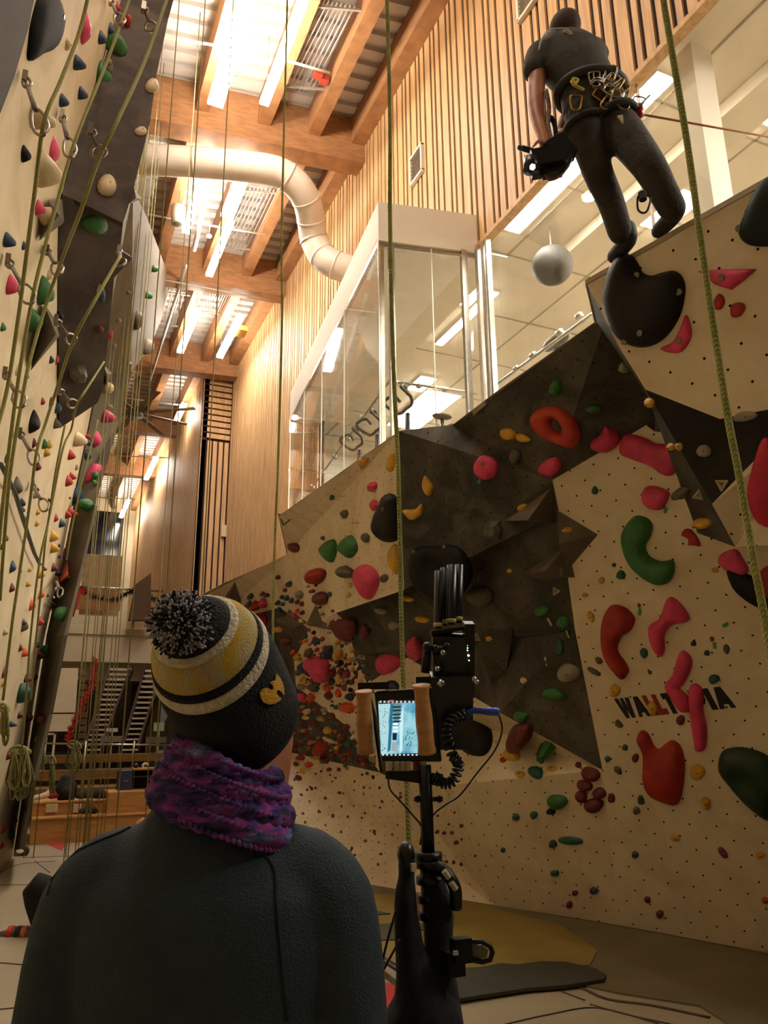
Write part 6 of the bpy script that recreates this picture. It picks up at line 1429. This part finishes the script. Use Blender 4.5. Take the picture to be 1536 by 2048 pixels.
# garland with red bows
gl = thing('garland', (1.8, 23.8, z1), 'dark tinsel garland swagging along the balcony rail between red bows', 'garland')
gr_ = random.Random(4); mb = MB()
gp = spline([Y_(x, y, 23.8) for x, y in ((158, 1176), (172, 1184), (190, 1194), (215, 1199), (240, 1196), (258, 1184), (272, 1182), (295, 1192), (318, 1203), (345, 1200), (372, 1186), (392, 1190))], 8)
mb.tube(gp, 0.03, 6)
for p in gp:
    for k in range(9):
        v = Vector((gr_.gauss(0, 1), gr_.gauss(0, 1), gr_.gauss(0, 1))).normalized()*0.12; mb.tube([p, p+v], [0.012, 0.004], 4)
mb.build('tinsel', mat('tinsel_dark', '2c2216', 0.5, 0.4, 20), gl)
for x, y in ((160, 1182), (372, 1190)):
    mb = MB(); c = Y_(x, y, 23.7)
    for k in range(7):
        a = k*2*PI/7; v = Vector((math.cos(a), 0, math.sin(a)*0.7)); mb.tube(spline([c, c+v*0.13+Vector((0, -0.03, 0.03)), c+v*0.2, c+v*0.12, c], 4), 0.03, 6, flat=0.5)
    if x < 200: mb.tube([c, c+Vector((-0.12, 0, -0.75))], [0.05, 0.02], 6)
    mb.build('bow', mat('bow_red', 'c8231c', 0.5), gl, True)
# wood and plaster blocks behind the railing
mb = MB(); a = Y_(160, 1205, 26); b = Y_(242, 1145, 26); mb.box(((a.x+b.x)/2, 26.2, (a.z+b.z)/2+0.1), (abs(b.x-a.x), 0.3, abs(b.z-a.z)+0.9)); structure('trim_parapet', mb, mat('parapet_plaster', 'bfa379', 0.7))
mb = MB(); ybox(mb, 150, 1180, 244, 1216, 25.5, 0.3); structure('trim_fascia', mb, mat('fascia_wood', 'a8713c', 0.5))
mb = MB(); mb.prism([Y_(302, 1146, 23.0), Y_(302, 1240, 23.0), Y_(258, 1240, 23.0), Y_(272, 1168, 23.0)], (0, 0.3, 0)); structure('trim_stair_flank', mb, mat('flank_brown', '5c4228', 0.7))
for (x0, y0, x1, y1, Y, lb, m) in ((91, 1338, 155, 1463, 21, 'tall cream partition panel under the far balcony', m_cream),):
    t = thing('partition', Y_((x0+x1)/2, 1500, Y), lb, 'partition')
    mb = MB(); mb.prism([Y_(118, 1336, Y), Y_(157, 1336, Y), Y_(151, 1425, Y), Y_(98, 1425, Y)], (0, 0.3, 0)); mb.build('upper_panel', m, t)
    mb = MB(); mb.prism([Y_(97, 1428, Y), Y_(150, 1428, Y), Y_(147, 1463, Y), Y_(91, 1463, Y)], (0, 0.3, 0)); mb.build('lower_panel', m, t)
    mb = MB(); mb.box((Y_(125, 1450, Y).x, Y+0.25, 0.55), (0.9, 0.1, 1.1)); mb.build('base', m_dark, t)
dm = thing('door_frame', Y_(98, 1536, 20.5), 'pale framed glass door below the cream partition', 'door')
for x0, y0, x1, y1 in ((88, 1466, 112, 1470), (103, 1466, 108, 1560), (86, 1466, 89, 1560), (88, 1510, 104, 1514)): ybox(MB(), x0, y0, x1, y1, 20.5, 0.06).build('frame', m_cream, dm)
cl_ = thing('stone_column', Y_(166, 1500, 21.5), 'brick faced column beside the cream partition', 'column')
for k in range(11): ybox(MB(), 158+(k % 2), 1340+k*14, 174-(k % 2)*2, 1351+k*14, 21.5, 0.4).build('stone_course', mat('stone_brown', '6a5238', 0.8, 0.3, 6), cl_)
# two open stairs
for nm, lb, top, bot, n in (('staircase', 'left of two open tread staircases under the balcony', (220, 264, 1337), (170, 203, 1498), 17), ('staircase', 'right of two open tread staircases, partly behind the beanie', (290, 328, 1340), (246, 276, 1498), 16)):
    t = thing('staircase', Y_(bot[0], 1500, 20), lb, 'stairs')
    for k in range(n):
        f = k/(n-1); x0 = top[0]+(bot[0]-top[0])*f; x1 = top[1]+(bot[1]-top[1])*f; y = top[2]+(bot[2]-top[2])*f; Y = 22.2-2.4*f
        ybox(MB(), x0, y, x1, y+3.6, Y, 0.24).build('tread', mat('tread_pale', 'c9b6a0', 0.4), t)
    for sx in (0, 1):
        a = Y_(top[sx], top[2], 22.4); b = Y_(bot[sx], bot[2], 20.0); MB().beam(a, b, 0.06, 0.22).build('stringer', mat('stringer_brown', '3c2416', 0.6), t)
tn_ = thing('tinsel', Y_(165, 1400, 19), 'long red tinsel strand hanging diagonally in front of the dark stairs', 'tinsel')
mb = MB(); gp = spline([Y_(x, y, 19) for x, y in ((191, 1318), (190, 1334), (185, 1362), (182, 1378), (168, 1398), (160, 1420), (150, 1442), (141, 1462), (137, 1482))], 5)
mb.tube(gp, 0.03, 6)
for p in gp:
    for k in range(12):
        v = Vector((gr_.gauss(0, 1), gr_.gauss(0, 1), gr_.gauss(0, 1))).normalized()*0.11; mb.tube([p, p+v], [0.012, 0.004], 4)
mb.build('strand', mat('tinsel_red', 'b52a1c', 0.45), tn_)
for (x0, y0, x1, y1, lb) in ((307, 1445, 329, 1462, 'pale square notice board between the beanie and the right staircase'), (213, 1456, 236, 1464, 'pale low notice strip in front of the left staircase')):
    o = ybox(MB(), x0, y0, x1, y1, 18.5, 0.03); 
    o.box((Y_((x0+x1)/2, y1, 18.5).x, 18.53, Y_(x0, y1, 18.5).z/2), (0.04, 0.04, Y_(x0, y1, 18.5).z)); o = o.build('notice', mat('notice_pale', 'b9c2a0', 0.6)); tag(o, lb, 'notice')
for i, (x, y) in enumerate(((222, 1478), (312, 1480))):
    t = thing('chair', Y_(x, 1500, 17.5), 'grey cafe chair '+('in front of the left staircase' if i == 0 else 'between the beanie and the right staircase'), 'chair', 'cafe chairs'); c = Y_(x, y, 17.5)
    MB().box(c+Vector((0, 0, 0.0)), (0.42, 0.05, 0.12)).build('backrest', m_steel, t); MB().box((c.x, 17.3, c.z-0.32), (0.42, 0.4, 0.03)).build('seat', m_steel, t)
    for sx in (-1, 1):
        for sy in (-1, 1): MB().tube([(c.x+0.18*sx, 17.32+0.18*sy, 0.0), (c.x+0.18*sx, 17.32+0.18*sy, c.z-0.32 if sy < 0 else c.z)], 0.012, 6).build('leg', m_steel, t)
# low wooden walls and the railing before them
hwm = mat('half_wall_wood', '7d5a26', 0.55, 0.2, 3, stretch=(1, 1, 6))
mb = MB(); ybox(mb, 30, 1504, 420, 1529, 16.2, 0.2); ybox(mb, 30, 1533, 420, 1562, 15.9, 0.5); ybox(mb, 30, 1566, 420, 1600, 15.2, 0.9); 
mb.box((1.8, 16.6, 0.35), (6, 0.2, 0.7)); structure('trim_half_wall', mb, hwm)
r2 = thing('railing', Y_(220, 1600, 15.8), 'thin pale handrail in front of the low wooden wall', 'railing')
MB().tube([Y_(90, 1487, 15.8), Y_(420, 1492, 15.8)], 0.018, 8).build('rail', m_steel, r2, True)
MB().tube([Y_(172, 1482, 15.0), Y_(163, 1584, 15.0)], 0.02, 8).build('post', m_steel, r2, True); MB().tube([Y_(269, 1482, 15.0), Y_(264, 1540, 15.0)], 0.02, 8).build('post', m_steel, r2, True)
# stepped plywood bench
bz1 = Y_(200, 1632, 13.15).z; bz2 = Y_(200, 1601, 13.6).z
bn = thing('bench', (1.6, 13.3, 0), 'two stepped plywood bench in front of the low wooden walls', 'bench')
MB().box((2.3, 13.45, bz1/2), (4.2, 0.6, bz1)).build('lower_step', m_ply, bn); MB().box((2.3, 14.05, bz2/2), (4.2, 0.9, bz2)).build('upper_step', m_ply, bn)
MB().box((2.3, 13.135, bz1+0.012), (4.2, 0.03, 0.028)).build('nosing', mat('ply_edge_light', 'd6aa6a', 0.5), bn); MB().box((2.3, 13.59, bz2+0.012), (4.2, 0.03, 0.028)).build('nosing', mat('ply_edge_light', 'd6aa6a', 0.5), bn)
for i, (x0, x1) in enumerate(((53, 62), (91, 116), (146, 164))):
    t = ybox(MB(), x0, 1607, x1, 1625, 13.57, 0.006).build('notice_sheet', mat('paper', 'd9c9a4', 0.7)); tag(t, ['leftmost', 'middle', 'rightmost'][i]+' of three paper sheets stuck on the bench riser', 'paper', 'paper sheets on the bench')
    for k in range(4): 
        mb = MB(); ybox(mb, x0+(x1-x0)*0.15, 1610+k*3.3, x1-(x1-x0)*0.2, 1610.6+k*3.3, 13.565, 0.003); q = mb.build('text_line', mat('ink_grey', '8a7c60', 0.8), t)
bx = ybox(MB(), 213, 1582, 300, 1632, 13.3, 0.7).build('wooden_box', m_ply); bx.location.z -= 0.0; tag(bx, 'plain wooden box on the bench end under the blue bin', 'box')
t = ybox(MB(), 236, 1541, 266, 1581, 13.7, 0.35).build('blue_bin', mat('bin_blue', '2c3550', 0.5)); tag(t, 'dark blue storage bin on top of the wooden box', 'bin')
ybox(MB(), 246, 1561, 257, 1563, 13.68, 0.02).build('handle', m_steel, t)
sh = thing('shelf', Y_(290, 1581, 13.7), 'dark open shelf beside the blue bin with small things on top', 'shelf')
ybox(MB(), 267, 1536, 318, 1540, 13.7, 0.35).build('board', m_ply, sh); ybox(MB(), 267, 1540, 318, 1581, 14.0, 0.05).build('back', m_dark, sh); ybox(MB(), 266, 1540, 269, 1581, 13.7, 0.35).build('side', m_ply, sh); ybox(MB(), 269, 1552, 318, 1554, 13.75, 0.3).build('board', m_steel, sh)
t = MB().ball(Y_(272, 1531, 13.8), 0.05, 2, (1, 1, 0.85)).build('helmet', mat('helmet_dark', '1e2622', 0.4), None, True); tag(t, 'small dark helmet on the shelf top', 'helmet')
t = MB().tube(spline([Y_(286, 1536, 13.8), Y_(286, 1530, 13.8), Y_(292, 1527, 13.8), Y_(296, 1531, 13.8)], 4), 0.02, 8).build('hook', m_cream, None, True); tag(t, 'cream curved hook on the shelf beside the dark helmet', 'hook')
t = MB(); limb(t, [Y_(133, 1590, 13.9), Y_(133, 1575, 13.9), Y_(134, 1562, 13.9)], [0.15, 0.17, 0.12]); t.ball(Y_(133, 1585, 13.78), 0.1, 2); t = organic('backpack', t, mat('backpack_black', '15120e', 0.8), None, 0.02, 2); tag(t, 'black backpack standing on the upper bench step', 'bag')
def heap(name, spots, m, lb, cat, v=0.015):
    mb = MB()
    for x, y, r, sx, sz in spots: mb.ball(Y_(x, y, 13.85), r, 2, (sx, 1, sz))
    o = organic(name, mb, m, None, v, 2); tag(o, lb, cat); return o
heap('cloth', [(66, 1598, .05, 1.3, .7), (78, 1594, .06, 1.5, .7), (90, 1591, .06, 1.4, .8), (98, 1584, .045, 1, 1)], mat('cloth_white', 'd9ccb0', 0.9), 'crumpled white cloth on the left end of the bench', 'cloth')
heap('cloth', [(104, 1592, .06, 1.2, .8), (112, 1591, .06, 1.3, .7), (109, 1586, .04, 1, 1)], mat('cloth_red', '8a1c1c', 0.9), 'crumpled red cloth between the white cloth and the backpack', 'cloth')
heap('duffel_bag', [(162, 1592, .06, 1.6, .8), (176, 1589, .08, 1.4, .8), (190, 1587, .1, 1.4, .8), (203, 1589, .09, 1.2, .9)], mat('bag_olive', '2a2416', 0.9), 'dark olive heap of bags on the upper bench step', 'bag')
mb = MB()
for x, y, r in ((166, 1622, .06), (174, 1620, .07), (183, 1619, .07), (178, 1610, .05), (187, 1622, .06)): mb.ball(Y_(x, y, 13.4), r, 2, (1.2, 1, .8))
o = organic('shoes', mb, mat('shoe_pile', '1c1812', 0.7), None, 0.012, 2); tag(o, 'dark pair of boots heaped on the lower bench step', 'shoes')

# ================================================================== floor pieces
def flat(px, col, z, name, label=None, cat=None, th=0.01):
    m = mat(name+col, col, 0.6, 0.15, 2.5, bump=0.15, bscale=14); mb = MB(); P_ = [on_z(x, y, z) for x, y in px]; mb.prism(P_, (0, 0, -th)); o = mb.build(name, m, None)
    if label: tag(o, label, cat)
    else: o['kind'] = 'structure'
    return o
flat([(560, 1752), (700, 1763), (990, 1811), (1240, 1852), (1640, 1927), (1900, 2200), (1500, 2075), (1400, 2010), (1240, 1985), (1130, 1962), (915, 1958), (700, 1912), (560, 1880)], '6f6446', 0.012, 'olive_sheet', 'olive brown floor sheet along the foot of the bouldering wall', 'mat')  # thin sheet giving the floor an olive brown tone along the wall
flat([(690, 1786), (790, 1788), (930, 1802), (1120, 1850), (1195, 1900), (1180, 1930), (915, 1936), (700, 1918), (640, 1850)], '8a7434', 0.02, 'yellow_mat', 'worn yellow mat patch lying on the olive floor sheet', 'mat')
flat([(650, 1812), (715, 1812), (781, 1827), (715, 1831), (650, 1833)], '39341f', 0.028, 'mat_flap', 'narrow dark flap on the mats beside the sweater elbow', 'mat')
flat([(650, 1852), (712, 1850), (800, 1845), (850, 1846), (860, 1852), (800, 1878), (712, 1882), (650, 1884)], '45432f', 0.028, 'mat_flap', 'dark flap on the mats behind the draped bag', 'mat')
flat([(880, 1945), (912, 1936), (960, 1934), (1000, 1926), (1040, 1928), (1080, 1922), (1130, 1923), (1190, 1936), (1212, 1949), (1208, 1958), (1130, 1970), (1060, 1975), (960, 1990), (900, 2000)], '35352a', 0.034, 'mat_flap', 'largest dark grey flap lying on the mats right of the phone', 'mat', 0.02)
flat([(716, 1940), (728, 1944), (796, 1975), (770, 2070), (726, 2070)], 'b5261f', 0.006, 'floor_stripe', 'red stripe on the floor between the sweater and the draped bag', 'stripe')
flat([(78, 1681), (92, 1677), (112, 1680), (132, 1688), (124, 1700)], 'b8302c', 0.006, 'floor_stripe', 'red stripe on the floor in front of the bench', 'stripe')
def welt(pts, w_=0.006):
    q = spline([on_z(x, y, 0.004) for x, y in pts], 4); o = MB().tube(q, w_, 6, flat=0.4).build('trim_seam', mat('seam_brown', '4a3f2a', 0.8), None, True); o['kind'] = 'structure'
for p_ in ([(0, 1745), (40, 1728), (110, 1722)], [(0, 1770), (110, 1768)], [(50, 1715), (160, 1712), (240, 1720)], [(0, 1925), (58, 1930)], [(0, 2018), (60, 2012)], [(1090, 1968), (1130, 1985), (1170, 2000)], [(1010, 2048), (1100, 2028), (1195, 2015), (1320, 2048)], [(70, 1722), (100, 1745)], [(1180, 2008), (1260, 2030), (1400, 2060)]): welt(p_)
welt([(1095, 1962), (1160, 1975), (1215, 1998), (1300, 2010), (1420, 2035)], 0.014)
o = MB().tube(spline([on_z(717, 1887, 0.05), on_z(735, 1900, 0.07), on_z(765, 1918, 0.09), on_z(800, 1940, 0.1)], 4), 0.03, 8, flat=0.5).build('strap', m_black, None, True); tag(o, 'thick dark strap on the floor left of the draped bag', 'strap')

# ================================================================== seated person, mostly hidden
sb = on_z(200, 1868, 0.0); ds = sb.dot(AZV)
def Q(x, y, d=0.0): return on_d(x, y, ds+d)
sp_ = thing('person', sb, 'person sitting on the floor at the left, dark trousers and orange striped shoes', 'person')
mb = MB(); hp = Q(200, 1840); 
mb.loft([RG(c, AZR*a, AZV*b) for c, a, b in ((Q(198, 1862), .15, .12), (Q(205, 1820), .15, .11), (Q(228, 1770), .15, .11), (Q(250, 1720), .17, .11), (Q(262, 1700), .1, .08))])
limb(mb, [Q(262, 1705), Q(275, 1680)], [0.055, 0.05]); mb.ball(Q(285, 1660), 0.085, 2, (0.9, 1.05, 1.2)); mb.ball(Q(262, 1662), 0.014, 1)
for i, (kx, ky, ax2, d) in enumerate(((72, 1768, 85, 0.0), (110, 1772, 120, 0.25))):
    limb(mb, [Q(190, 1850, d*0.6), Q(kx, ky, d), Q(ax2, 1858, d)], [0.07, 0.05, 0.035])
for s_, (x, y) in ((-1, (215, 1790)), (1, (290, 1790))):
    limb(mb, [Q(235 if s_ < 0 else 280, 1718), Q(x, y), Q(160, 1800)], [0.045, 0.038, 0.026]); hand(mb, Q(160, 1800), Vector((0, 0, -1))-AZR, AZV, s_, 1.0, 0.6)
organic('body', mb, m_skin, sp_, 0.014, 3)
mb = MB()
for i, (kx, ky, ax2, d) in enumerate(((72, 1768, 85, 0.0), (110, 1772, 120, 0.25))): limb(mb, [Q(190, 1848, d*0.6), Q(kx+3, ky+2, d), Q(ax2, 1848, d)], [0.12, 0.10, 0.085])
organic('trousers', mb, mat('dark_olive_trousers', '191710', 0.9, 0.2, 20, bump=0.4, bscale=30), sp_, 0.016, 3)
mb = MB(); mb.loft([RG(c, AZR*a, AZV*b) for c, a, b in ((Q(198, 1862), .17, .14), (Q(205, 1820), .17, .13), (Q(228, 1770), .17, .13), (Q(250, 1720), .19, .13), (Q(260, 1702), .12, .1))]); organic('shirt', mb, mat('dark_shirt', '1d1f22', 0.9), sp_, 0.016, 3)
for d, x0 in ((-0.02, 88), (0.25, 122)):
    mb = MB(); limb(mb, [Q(x0, 1865, d), Q(x0-40, 1868, d), Q(x0-85, 1872, d)], [0.055, 0.052, 0.04]); s2 = organic('shoe', mb, mat('shoe_grey_brown', '5e4f3a', 0.7, 0.4, 30), sp_, 0.012, 2)
    for k, (xx, cc_) in enumerate(((-66, 'c8321c'), (-50, '1c1a18'), (-38, 'c06a32'))):
        a = Q(x0+xx, 1868, d); mb = MB(); mb.tube([a+AZR*0.018, a-AZR*0.018], 0.062, 16); mb.build('stripe', mat('shoe_'+cc_, cc_, 0.7, 0.3, 40), s2, True)
# ================================================================== painted wordmark on the white panel
def wordmark():
    O = hitp(1247, 1437)[0]; Rr = hitp(1503, 1412)[0]; U = hitp(1227, 1398)[0]; n = hitp(1300, 1420)[1]
    O, Rr, U = [on_plane(x, y, O, n) for x, y in ((1247, 1437), (1503, 1412), (1227, 1398))]
    X = Rr-O; Y = U-O; w_ = [('W', 0.0, .135), ('A', .135, .105), ('L', .24, .075), ('L', .315, .075), ('T', .39, .09), ('O', .48, .125), ('P', .605, .11), ('I', .715, .055), ('I', .715, 0), ('A', .77, .13)]
    t = thing('painted_lettering', O, 'large black and red painted lettering WALLTOPIA across the white panel', 'lettering')
    G_ = {'W': [[(0, 1), (.27, 1), (.33, .45), (.4, 1), (.6, 1), (.67, .45), (.73, 1), (1, 1), (.82, 0), (.58, 0), (.5, .5), (.42, 0), (.18, 0)]],
          'A': [[(0, 0), (.3, 1), (.7, 1), (1, 0), (.7, 0), (.64, .2), (.36, .2), (.3, 0)]], 'L': [[(0, 0), (0, 1), (.5, 1), (.5, .28), (1, .28), (1, 0)]],
          'T': [[(0, 1), (1, 1), (1, .72), (.72, .72), (.72, 0), (.28, 0), (.28, .72), (0, .72)]], 'I': [[(0.05, 0), (0.05, 1), (.95, 1), (.95, 0)]]}
    for i, (ch, x0, w) in enumerate(w_):
        if w == 0: continue
        m = mat('lettering_red', '8c1f17', 0.7) if i in (2, 3) else mat('lettering_black', '120f0d', 0.7)
        mb = MB(); g_ = w*0.04
        def pt(x, y): return O+X*(x0+g_+x*(w-2*g_))+Y*y+n*0.004
        if ch in G_:
            for pl in G_[ch]: mb.prism([pt(*q) for q in pl], n*-0.003)
        else:
            if ch == 'O': out = [(0, .25), (.2, 0), (.8, 0), (1, .25), (1, .75), (.8, 1), (.2, 1), (0, .75)]; inn = [(.38, .35), (.45, .28), (.55, .28), (.62, .35), (.62, .65), (.55, .72), (.45, .72), (.38, .65)]
            else: out = [(0, 0), (.4, 0), (.45, .3), (.8, .3), (1, .5), (1, .8), (.8, 1), (0, 1)]; inn = [(.4, .5), (.42, .5), (.45, .5), (.6, .5), (.65, .57), (.65, .68), (.6, .75), (.4, .75)]
            a = [mb.bm.verts.new(pt(*q)) for q in out]; b = [mb.bm.verts.new(pt(*q)) for q in inn]
            for k in range(8): mb.bm.faces.new((a[k], a[(k+1) % 8], b[(k+1) % 8], b[k]))
        o = mb.build('letter', m, t)
wordmark()
# triangle emblems: three nested outlines
def tri_mark(px, py, r, rot, label, col='b8a98a'):
    p, n = hitp(px, py)
    if p is None: return
    t = thing('triangle_emblem', p, label, 'emblem')
    for s_ in (1.0, 0.62, 0.3):
        P_ = []
        for k in range(3):
            a = math.radians(rot)+k*2*PI/3; P_.append(on_plane(px+r*s_*math.cos(a), py-r*s_*math.sin(a), p, n)+n*0.006)
        mb = MB()
        for k in range(3): mb.beam(P_[k], P_[(k+1) % 3], 0.07*s_*r*(p-EYE).length/F*2.2, 0.002, n)
        mb.build('outline', mat('emblem_pale', col, 0.7), t)
tri_mark(1444, 968, 14, -90, 'pale nested triangle emblem on the black flank under the prow')
tri_mark(1398, 990, 12, 80, 'pale nested triangle emblem left of the one on the black flank')
tri_mark(724, 1312, 10, 200, 'pale nested triangle emblem left of the pink shell shaped hold')
tri_mark(602, 1242, 7, 90, 'tiny triangle emblem on the small grey volume')
tri_mark(953, 1275, 10, 90, 'pale triangle emblem right of the receiver lamps')
tri_mark(1112, 1182, 9, 0, 'faint triangle emblem on the dark panel above the green holds')
tri_mark(200, 576, 9, 100, 'faint triangle emblem on the darkest overhang of the left wall', '6a5c4c')
# tape marks
def tape(pts, col, w, label, name='tape_mark'):
    p, n = hitp(*pts[0])
    if p is None: return
    t = thing(name, p, label, 'tape')
    P_ = []
    for x, y in pts: q = hitp(x, y)[0]; P_.append((q if q is not None else on_plane(x, y, p, n))+n*0.006)
    for a, b in zip(P_, P_[1:]): mb = MB(); mb.beam(a, b, w, 0.002, n); mb.build('strip', mat('tape_'+col, col, 0.6), t)
tape([(851, 856), (850, 873), (896, 875), (898, 856)], '2f8f4c', 0.022, 'green tape bracket at the top edge of the dark panel')
tape([(764, 878), (768, 894), (787, 884), (784, 872)], 'b3402e', 0.016, 'red tape bracket at the top edge of the white upper panel')
tape([(562, 1036), (567, 1050), (581, 1038)], '4a6a3e', 0.018, 'faint green tape corner at the left tip of the white upper panel')
for x0, y0, x1, y1, c_, lb in ((961, 958, 957, 966, '2f8f4c', 'green tape under the round pink hold'), (1332, 1014, 1330, 1026, '2f8f4c', 'green tape under the knobbly pink hold'), (1280, 1216, 1279, 1230, '2f8f4c', 'green tape under the tiny red hold by the boot hold'), (1429, 1284, 1430, 1297, '2f8f4c', 'green tape under the tiny red hold beside the lettering'),
    (1096, 1236, 1104, 1251, 'b3a88a', 'pale tape left of the green pair on the dark panel'), (1133, 1260, 1139, 1275, '8aa06a', 'pale green tape below the green pair on the dark panel'), (1091, 1314, 1094, 1332, 'a8927a', 'pale tape low on the dark panel'), (1446, 1252, 1456, 1246, '2f8f4c', 'green tape above the small teal hold at the right'), (958, 1150, 957, 1164, '2f6f4c', 'dark green tape beside the black bowl hold')):
    tape([(x0, y0), (x1, y1)], c_, 0.022, lb)
o = MB(); P_ = [hitp(x, y)[0] for x, y in ((948, 818), (974, 800), (977, 806), (952, 828))]
if all(p is not None for p in P_): n_ = hitp(960, 815)[1]; o.prism([p+n_*0.03 for p in P_], n_*-0.025); o = o.build('sensor_plate', mat('plate_grey', '9c9380', 0.5), None); tag(o, 'small pale rectangular plate at the foot of the steel corner post', 'plate')
for pts, cl in (([(0, 925), (30, 985), (45, 1035), (68, 1105), (80, 1130)], '66676a'), ([(98, 1201), (108, 1208), (118, 1216)], '5d6e64')):
    for i in range(len(pts)-1): pass
    P_ = [on_l(x, y, 0.06) for x, y in pts]; o = MB().tube(P_, 0.02, 6, flat=0.3).build('webbing_strap', mat('webbing_'+cl, cl, 0.8), None, True); tag(o, 'grey webbing strap crossing the left wall below the flowers' if cl == '66676a' else 'short teal grey strap beside a dark red round hold', 'strap')

# ================================================================== studio furniture behind the glass
def studio_rail(pts, X_, label, r=0.018, clamps=()):
    P_ = [on_x(x, y, X_) for x, y in pts]; t = thing('handrail', P_[0], label, 'handrail'); MB().tube(P_, r, 8).build('rail', m_steel, t, True)
    for x, y in clamps: c = on_x(x, y, X_); MB().tube([c-Vector((0, 0.03, 0)), c+Vector((0, 0.03, 0))], 0.032, 10).build('clamp', m_steel, t, True)
studio_rail([(985, 775), (1185, 628)], 4.35, 'steel handrail behind the strip window, above the dark panel', clamps=((988, 774), (1033, 737), (1066, 710), (1119, 665), (1158, 632)))
P_ = [on_z(775, 762, 5.35), on_z(955, 786, 5.35)]; t = thing('handrail', P_[0], 'handrail with round clamps seen through the front of the glass box', 'handrail'); MB().tube(P_, 0.018, 8).build('rail', m_steel, t, True)
for x, y in ((790, 765), (838, 772), (890, 779), (938, 784)): c = on_z(x, y, 5.35); MB().ball(c, 0.04, 2, (1, 1, 0.8)).build('clamp', m_steel, t, True)
t = thing('handrail', on_x(640, 880, 3.75), 'thin handrail along the long side of the glass box', 'handrail')
qa, qb = A.lerp(B, 0.05)+Vector((0.25, 0, 5.3)), A.lerp(B, 0.98)+Vector((0.25, 0, 5.3)); MB().tube([qa, qb], 0.014, 8).build('rail', m_steel, t, True)
for f in (0.1, 0.25, 0.4, 0.55, 0.7, 0.85): c = qa.lerp(qb, f); MB().tube([c-Vector((0, 0.04, 0.03)), c+Vector((0, 0.04, 0.03))], 0.03, 8).build('clamp', m_steel, t, True)
m_bar = mat('grip_grey', '5c5347', 0.6)
def bike(c, label, bars=True):
    t = thing('exercise_bike', Vector((c.x, c.y, 4.1)), label, 'exercise bike', 'exercise bikes in the studio'); z = c.z
    b0 = Vector((c.x, c.y, 4.1))
    MB().box(b0+Vector((0.3, 0, 0.04)), (1.0, 0.5, 0.06)).build('base', m_black, t); MB().tube([b0+Vector((0.0, 0, 0.06)), b0+Vector((0.02, 0, z-4.15))], 0.03, 8).build('stem', m_black, t, True)
    for s_ in (-1, 1): MB().tube(spline([c, c+Vector((0, 0.14*s_, 0.0)), c+Vector((-0.05, 0.22*s_, 0.05)), c+Vector((-0.16, 0.22*s_, 0.14)), c+Vector((-0.08, 0.14*s_, 0.2)), c+Vector((-0.02, 0.1*s_, 0.12))], 5), 0.019, 8).build('handlebar', m_bar, t, True)
    MB().tube([b0+Vector((0.62, 0, 0.06)), b0+Vector((0.62, 0, z-4.25))], 0.025, 8).build('seat_post', m_black, t, True); mb = MB(); mb.ball(b0+Vector((0.64, 0, z-4.22)), 0.12, 2, (1.2, 0.8, 0.35)); mb.build('seat', m_bar, t, True)
    MB().tube([b0+Vector((0.3, -0.03, 0.32)), b0+Vector((0.3, 0.03, 0.32))], 0.22, 20).build('flywheel', m_steel, t, True)
bike(on_x(812, 818, 3.4), 'exercise bike with curled handlebars nearest the corner of the glass box')
bike(on_x(752, 862, 3.45), 'second exercise bike along the box, handlebars above the red tape')
bike(on_x(716, 893, 3.5), 'third exercise bike along the box, just above the white panel')
s_ = thing('bike_seat', on_x(884, 835, 3.6), 'grey bicycle saddle just above the green tape bracket', 'saddle')
c = on_x(884, 833, 3.6); MB().ball(c, 0.09, 2, (1.3, 0.8, 0.3)).build('saddle', m_bar, s_, True); MB().tube([c-Vector((0, 0, 0.02)), Vector((c.x, c.y, 4.1))], 0.02, 8).build('post', m_steel, s_, True)
s_ = thing('bike_seat', on_x(1112, 680, 4.5), 'dark grey saddle behind the strip window next to the prow', 'saddle')
c = on_x(1112, 683, 4.5); MB().ball(c, 0.14, 2, (0.6, 1.5, 0.5)).build('saddle', m_bar, s_, True); MB().tube([c, Vector((c.x, c.y, 4.1))], 0.02, 8).build('post', m_steel, s_, True)
c = on_z(1105, 531, 6.45); s_ = thing('globe', c, 'large round grey globe hanging near the ceiling behind the strip window', 'globe')
MB().ball(c, 38*(c-EYE).length/F, 3).build('shade', mat('globe_grey', '25221c', 0.7, 0.15, 12), s_, True); MB().tube([c, Vector((c.x, c.y, ZC))], 0.008, 6).build('cord', m_steel, s_)
c = on_z(905, 570, ZC-0.01); s_ = thing('air_grille', c, 'dark square ceiling grille inside the glass box', 'grille')
MB().box(c, (0.6, 0.5, 0.015)).build('grille', mat('grille_dark', '6b6252', 0.6), s_)
for k in range(5): MB().box(c+Vector((-0.24+k*0.12, 0, -0.01)), (0.012, 0.5, 0.01)).build('bar', m_tile, s_)
for x, y, r, lb in ((830, 556, 0.09, 'round recessed downlight inside the glass box'), (816, 526, 0.06, 'small round sprinkler beside the downlight'), (1178, 392, 0.08, 'small bright round downlight behind the operator knee')):
    c = on_z(x, y, ZC-0.01); s_ = thing('downlight', c, lb, 'downlight'); MB().tube([c+Vector((0, 0, 0.01)), c-Vector((0, 0, 0.02))], r, 20).build('ring', m_white, s_, True)
    MB().tube([c-Vector((0, 0, 0.015)), c-Vector((0, 0, 0.026))], r*0.8, 20).build('lens', m_panel_glow if x > 1000 else mat('lens_grey', '9a8d78', 0.4), s_, True)
c = on_x(421, 1165, SW-0.0); o = MB().box(on_y(447, 1062, 18.95), (0.12, 0.1, 0.3)).build('wall_box', m_cream, None); tag(o, 'small cream box on the edge of the stepped slat wall', 'box')
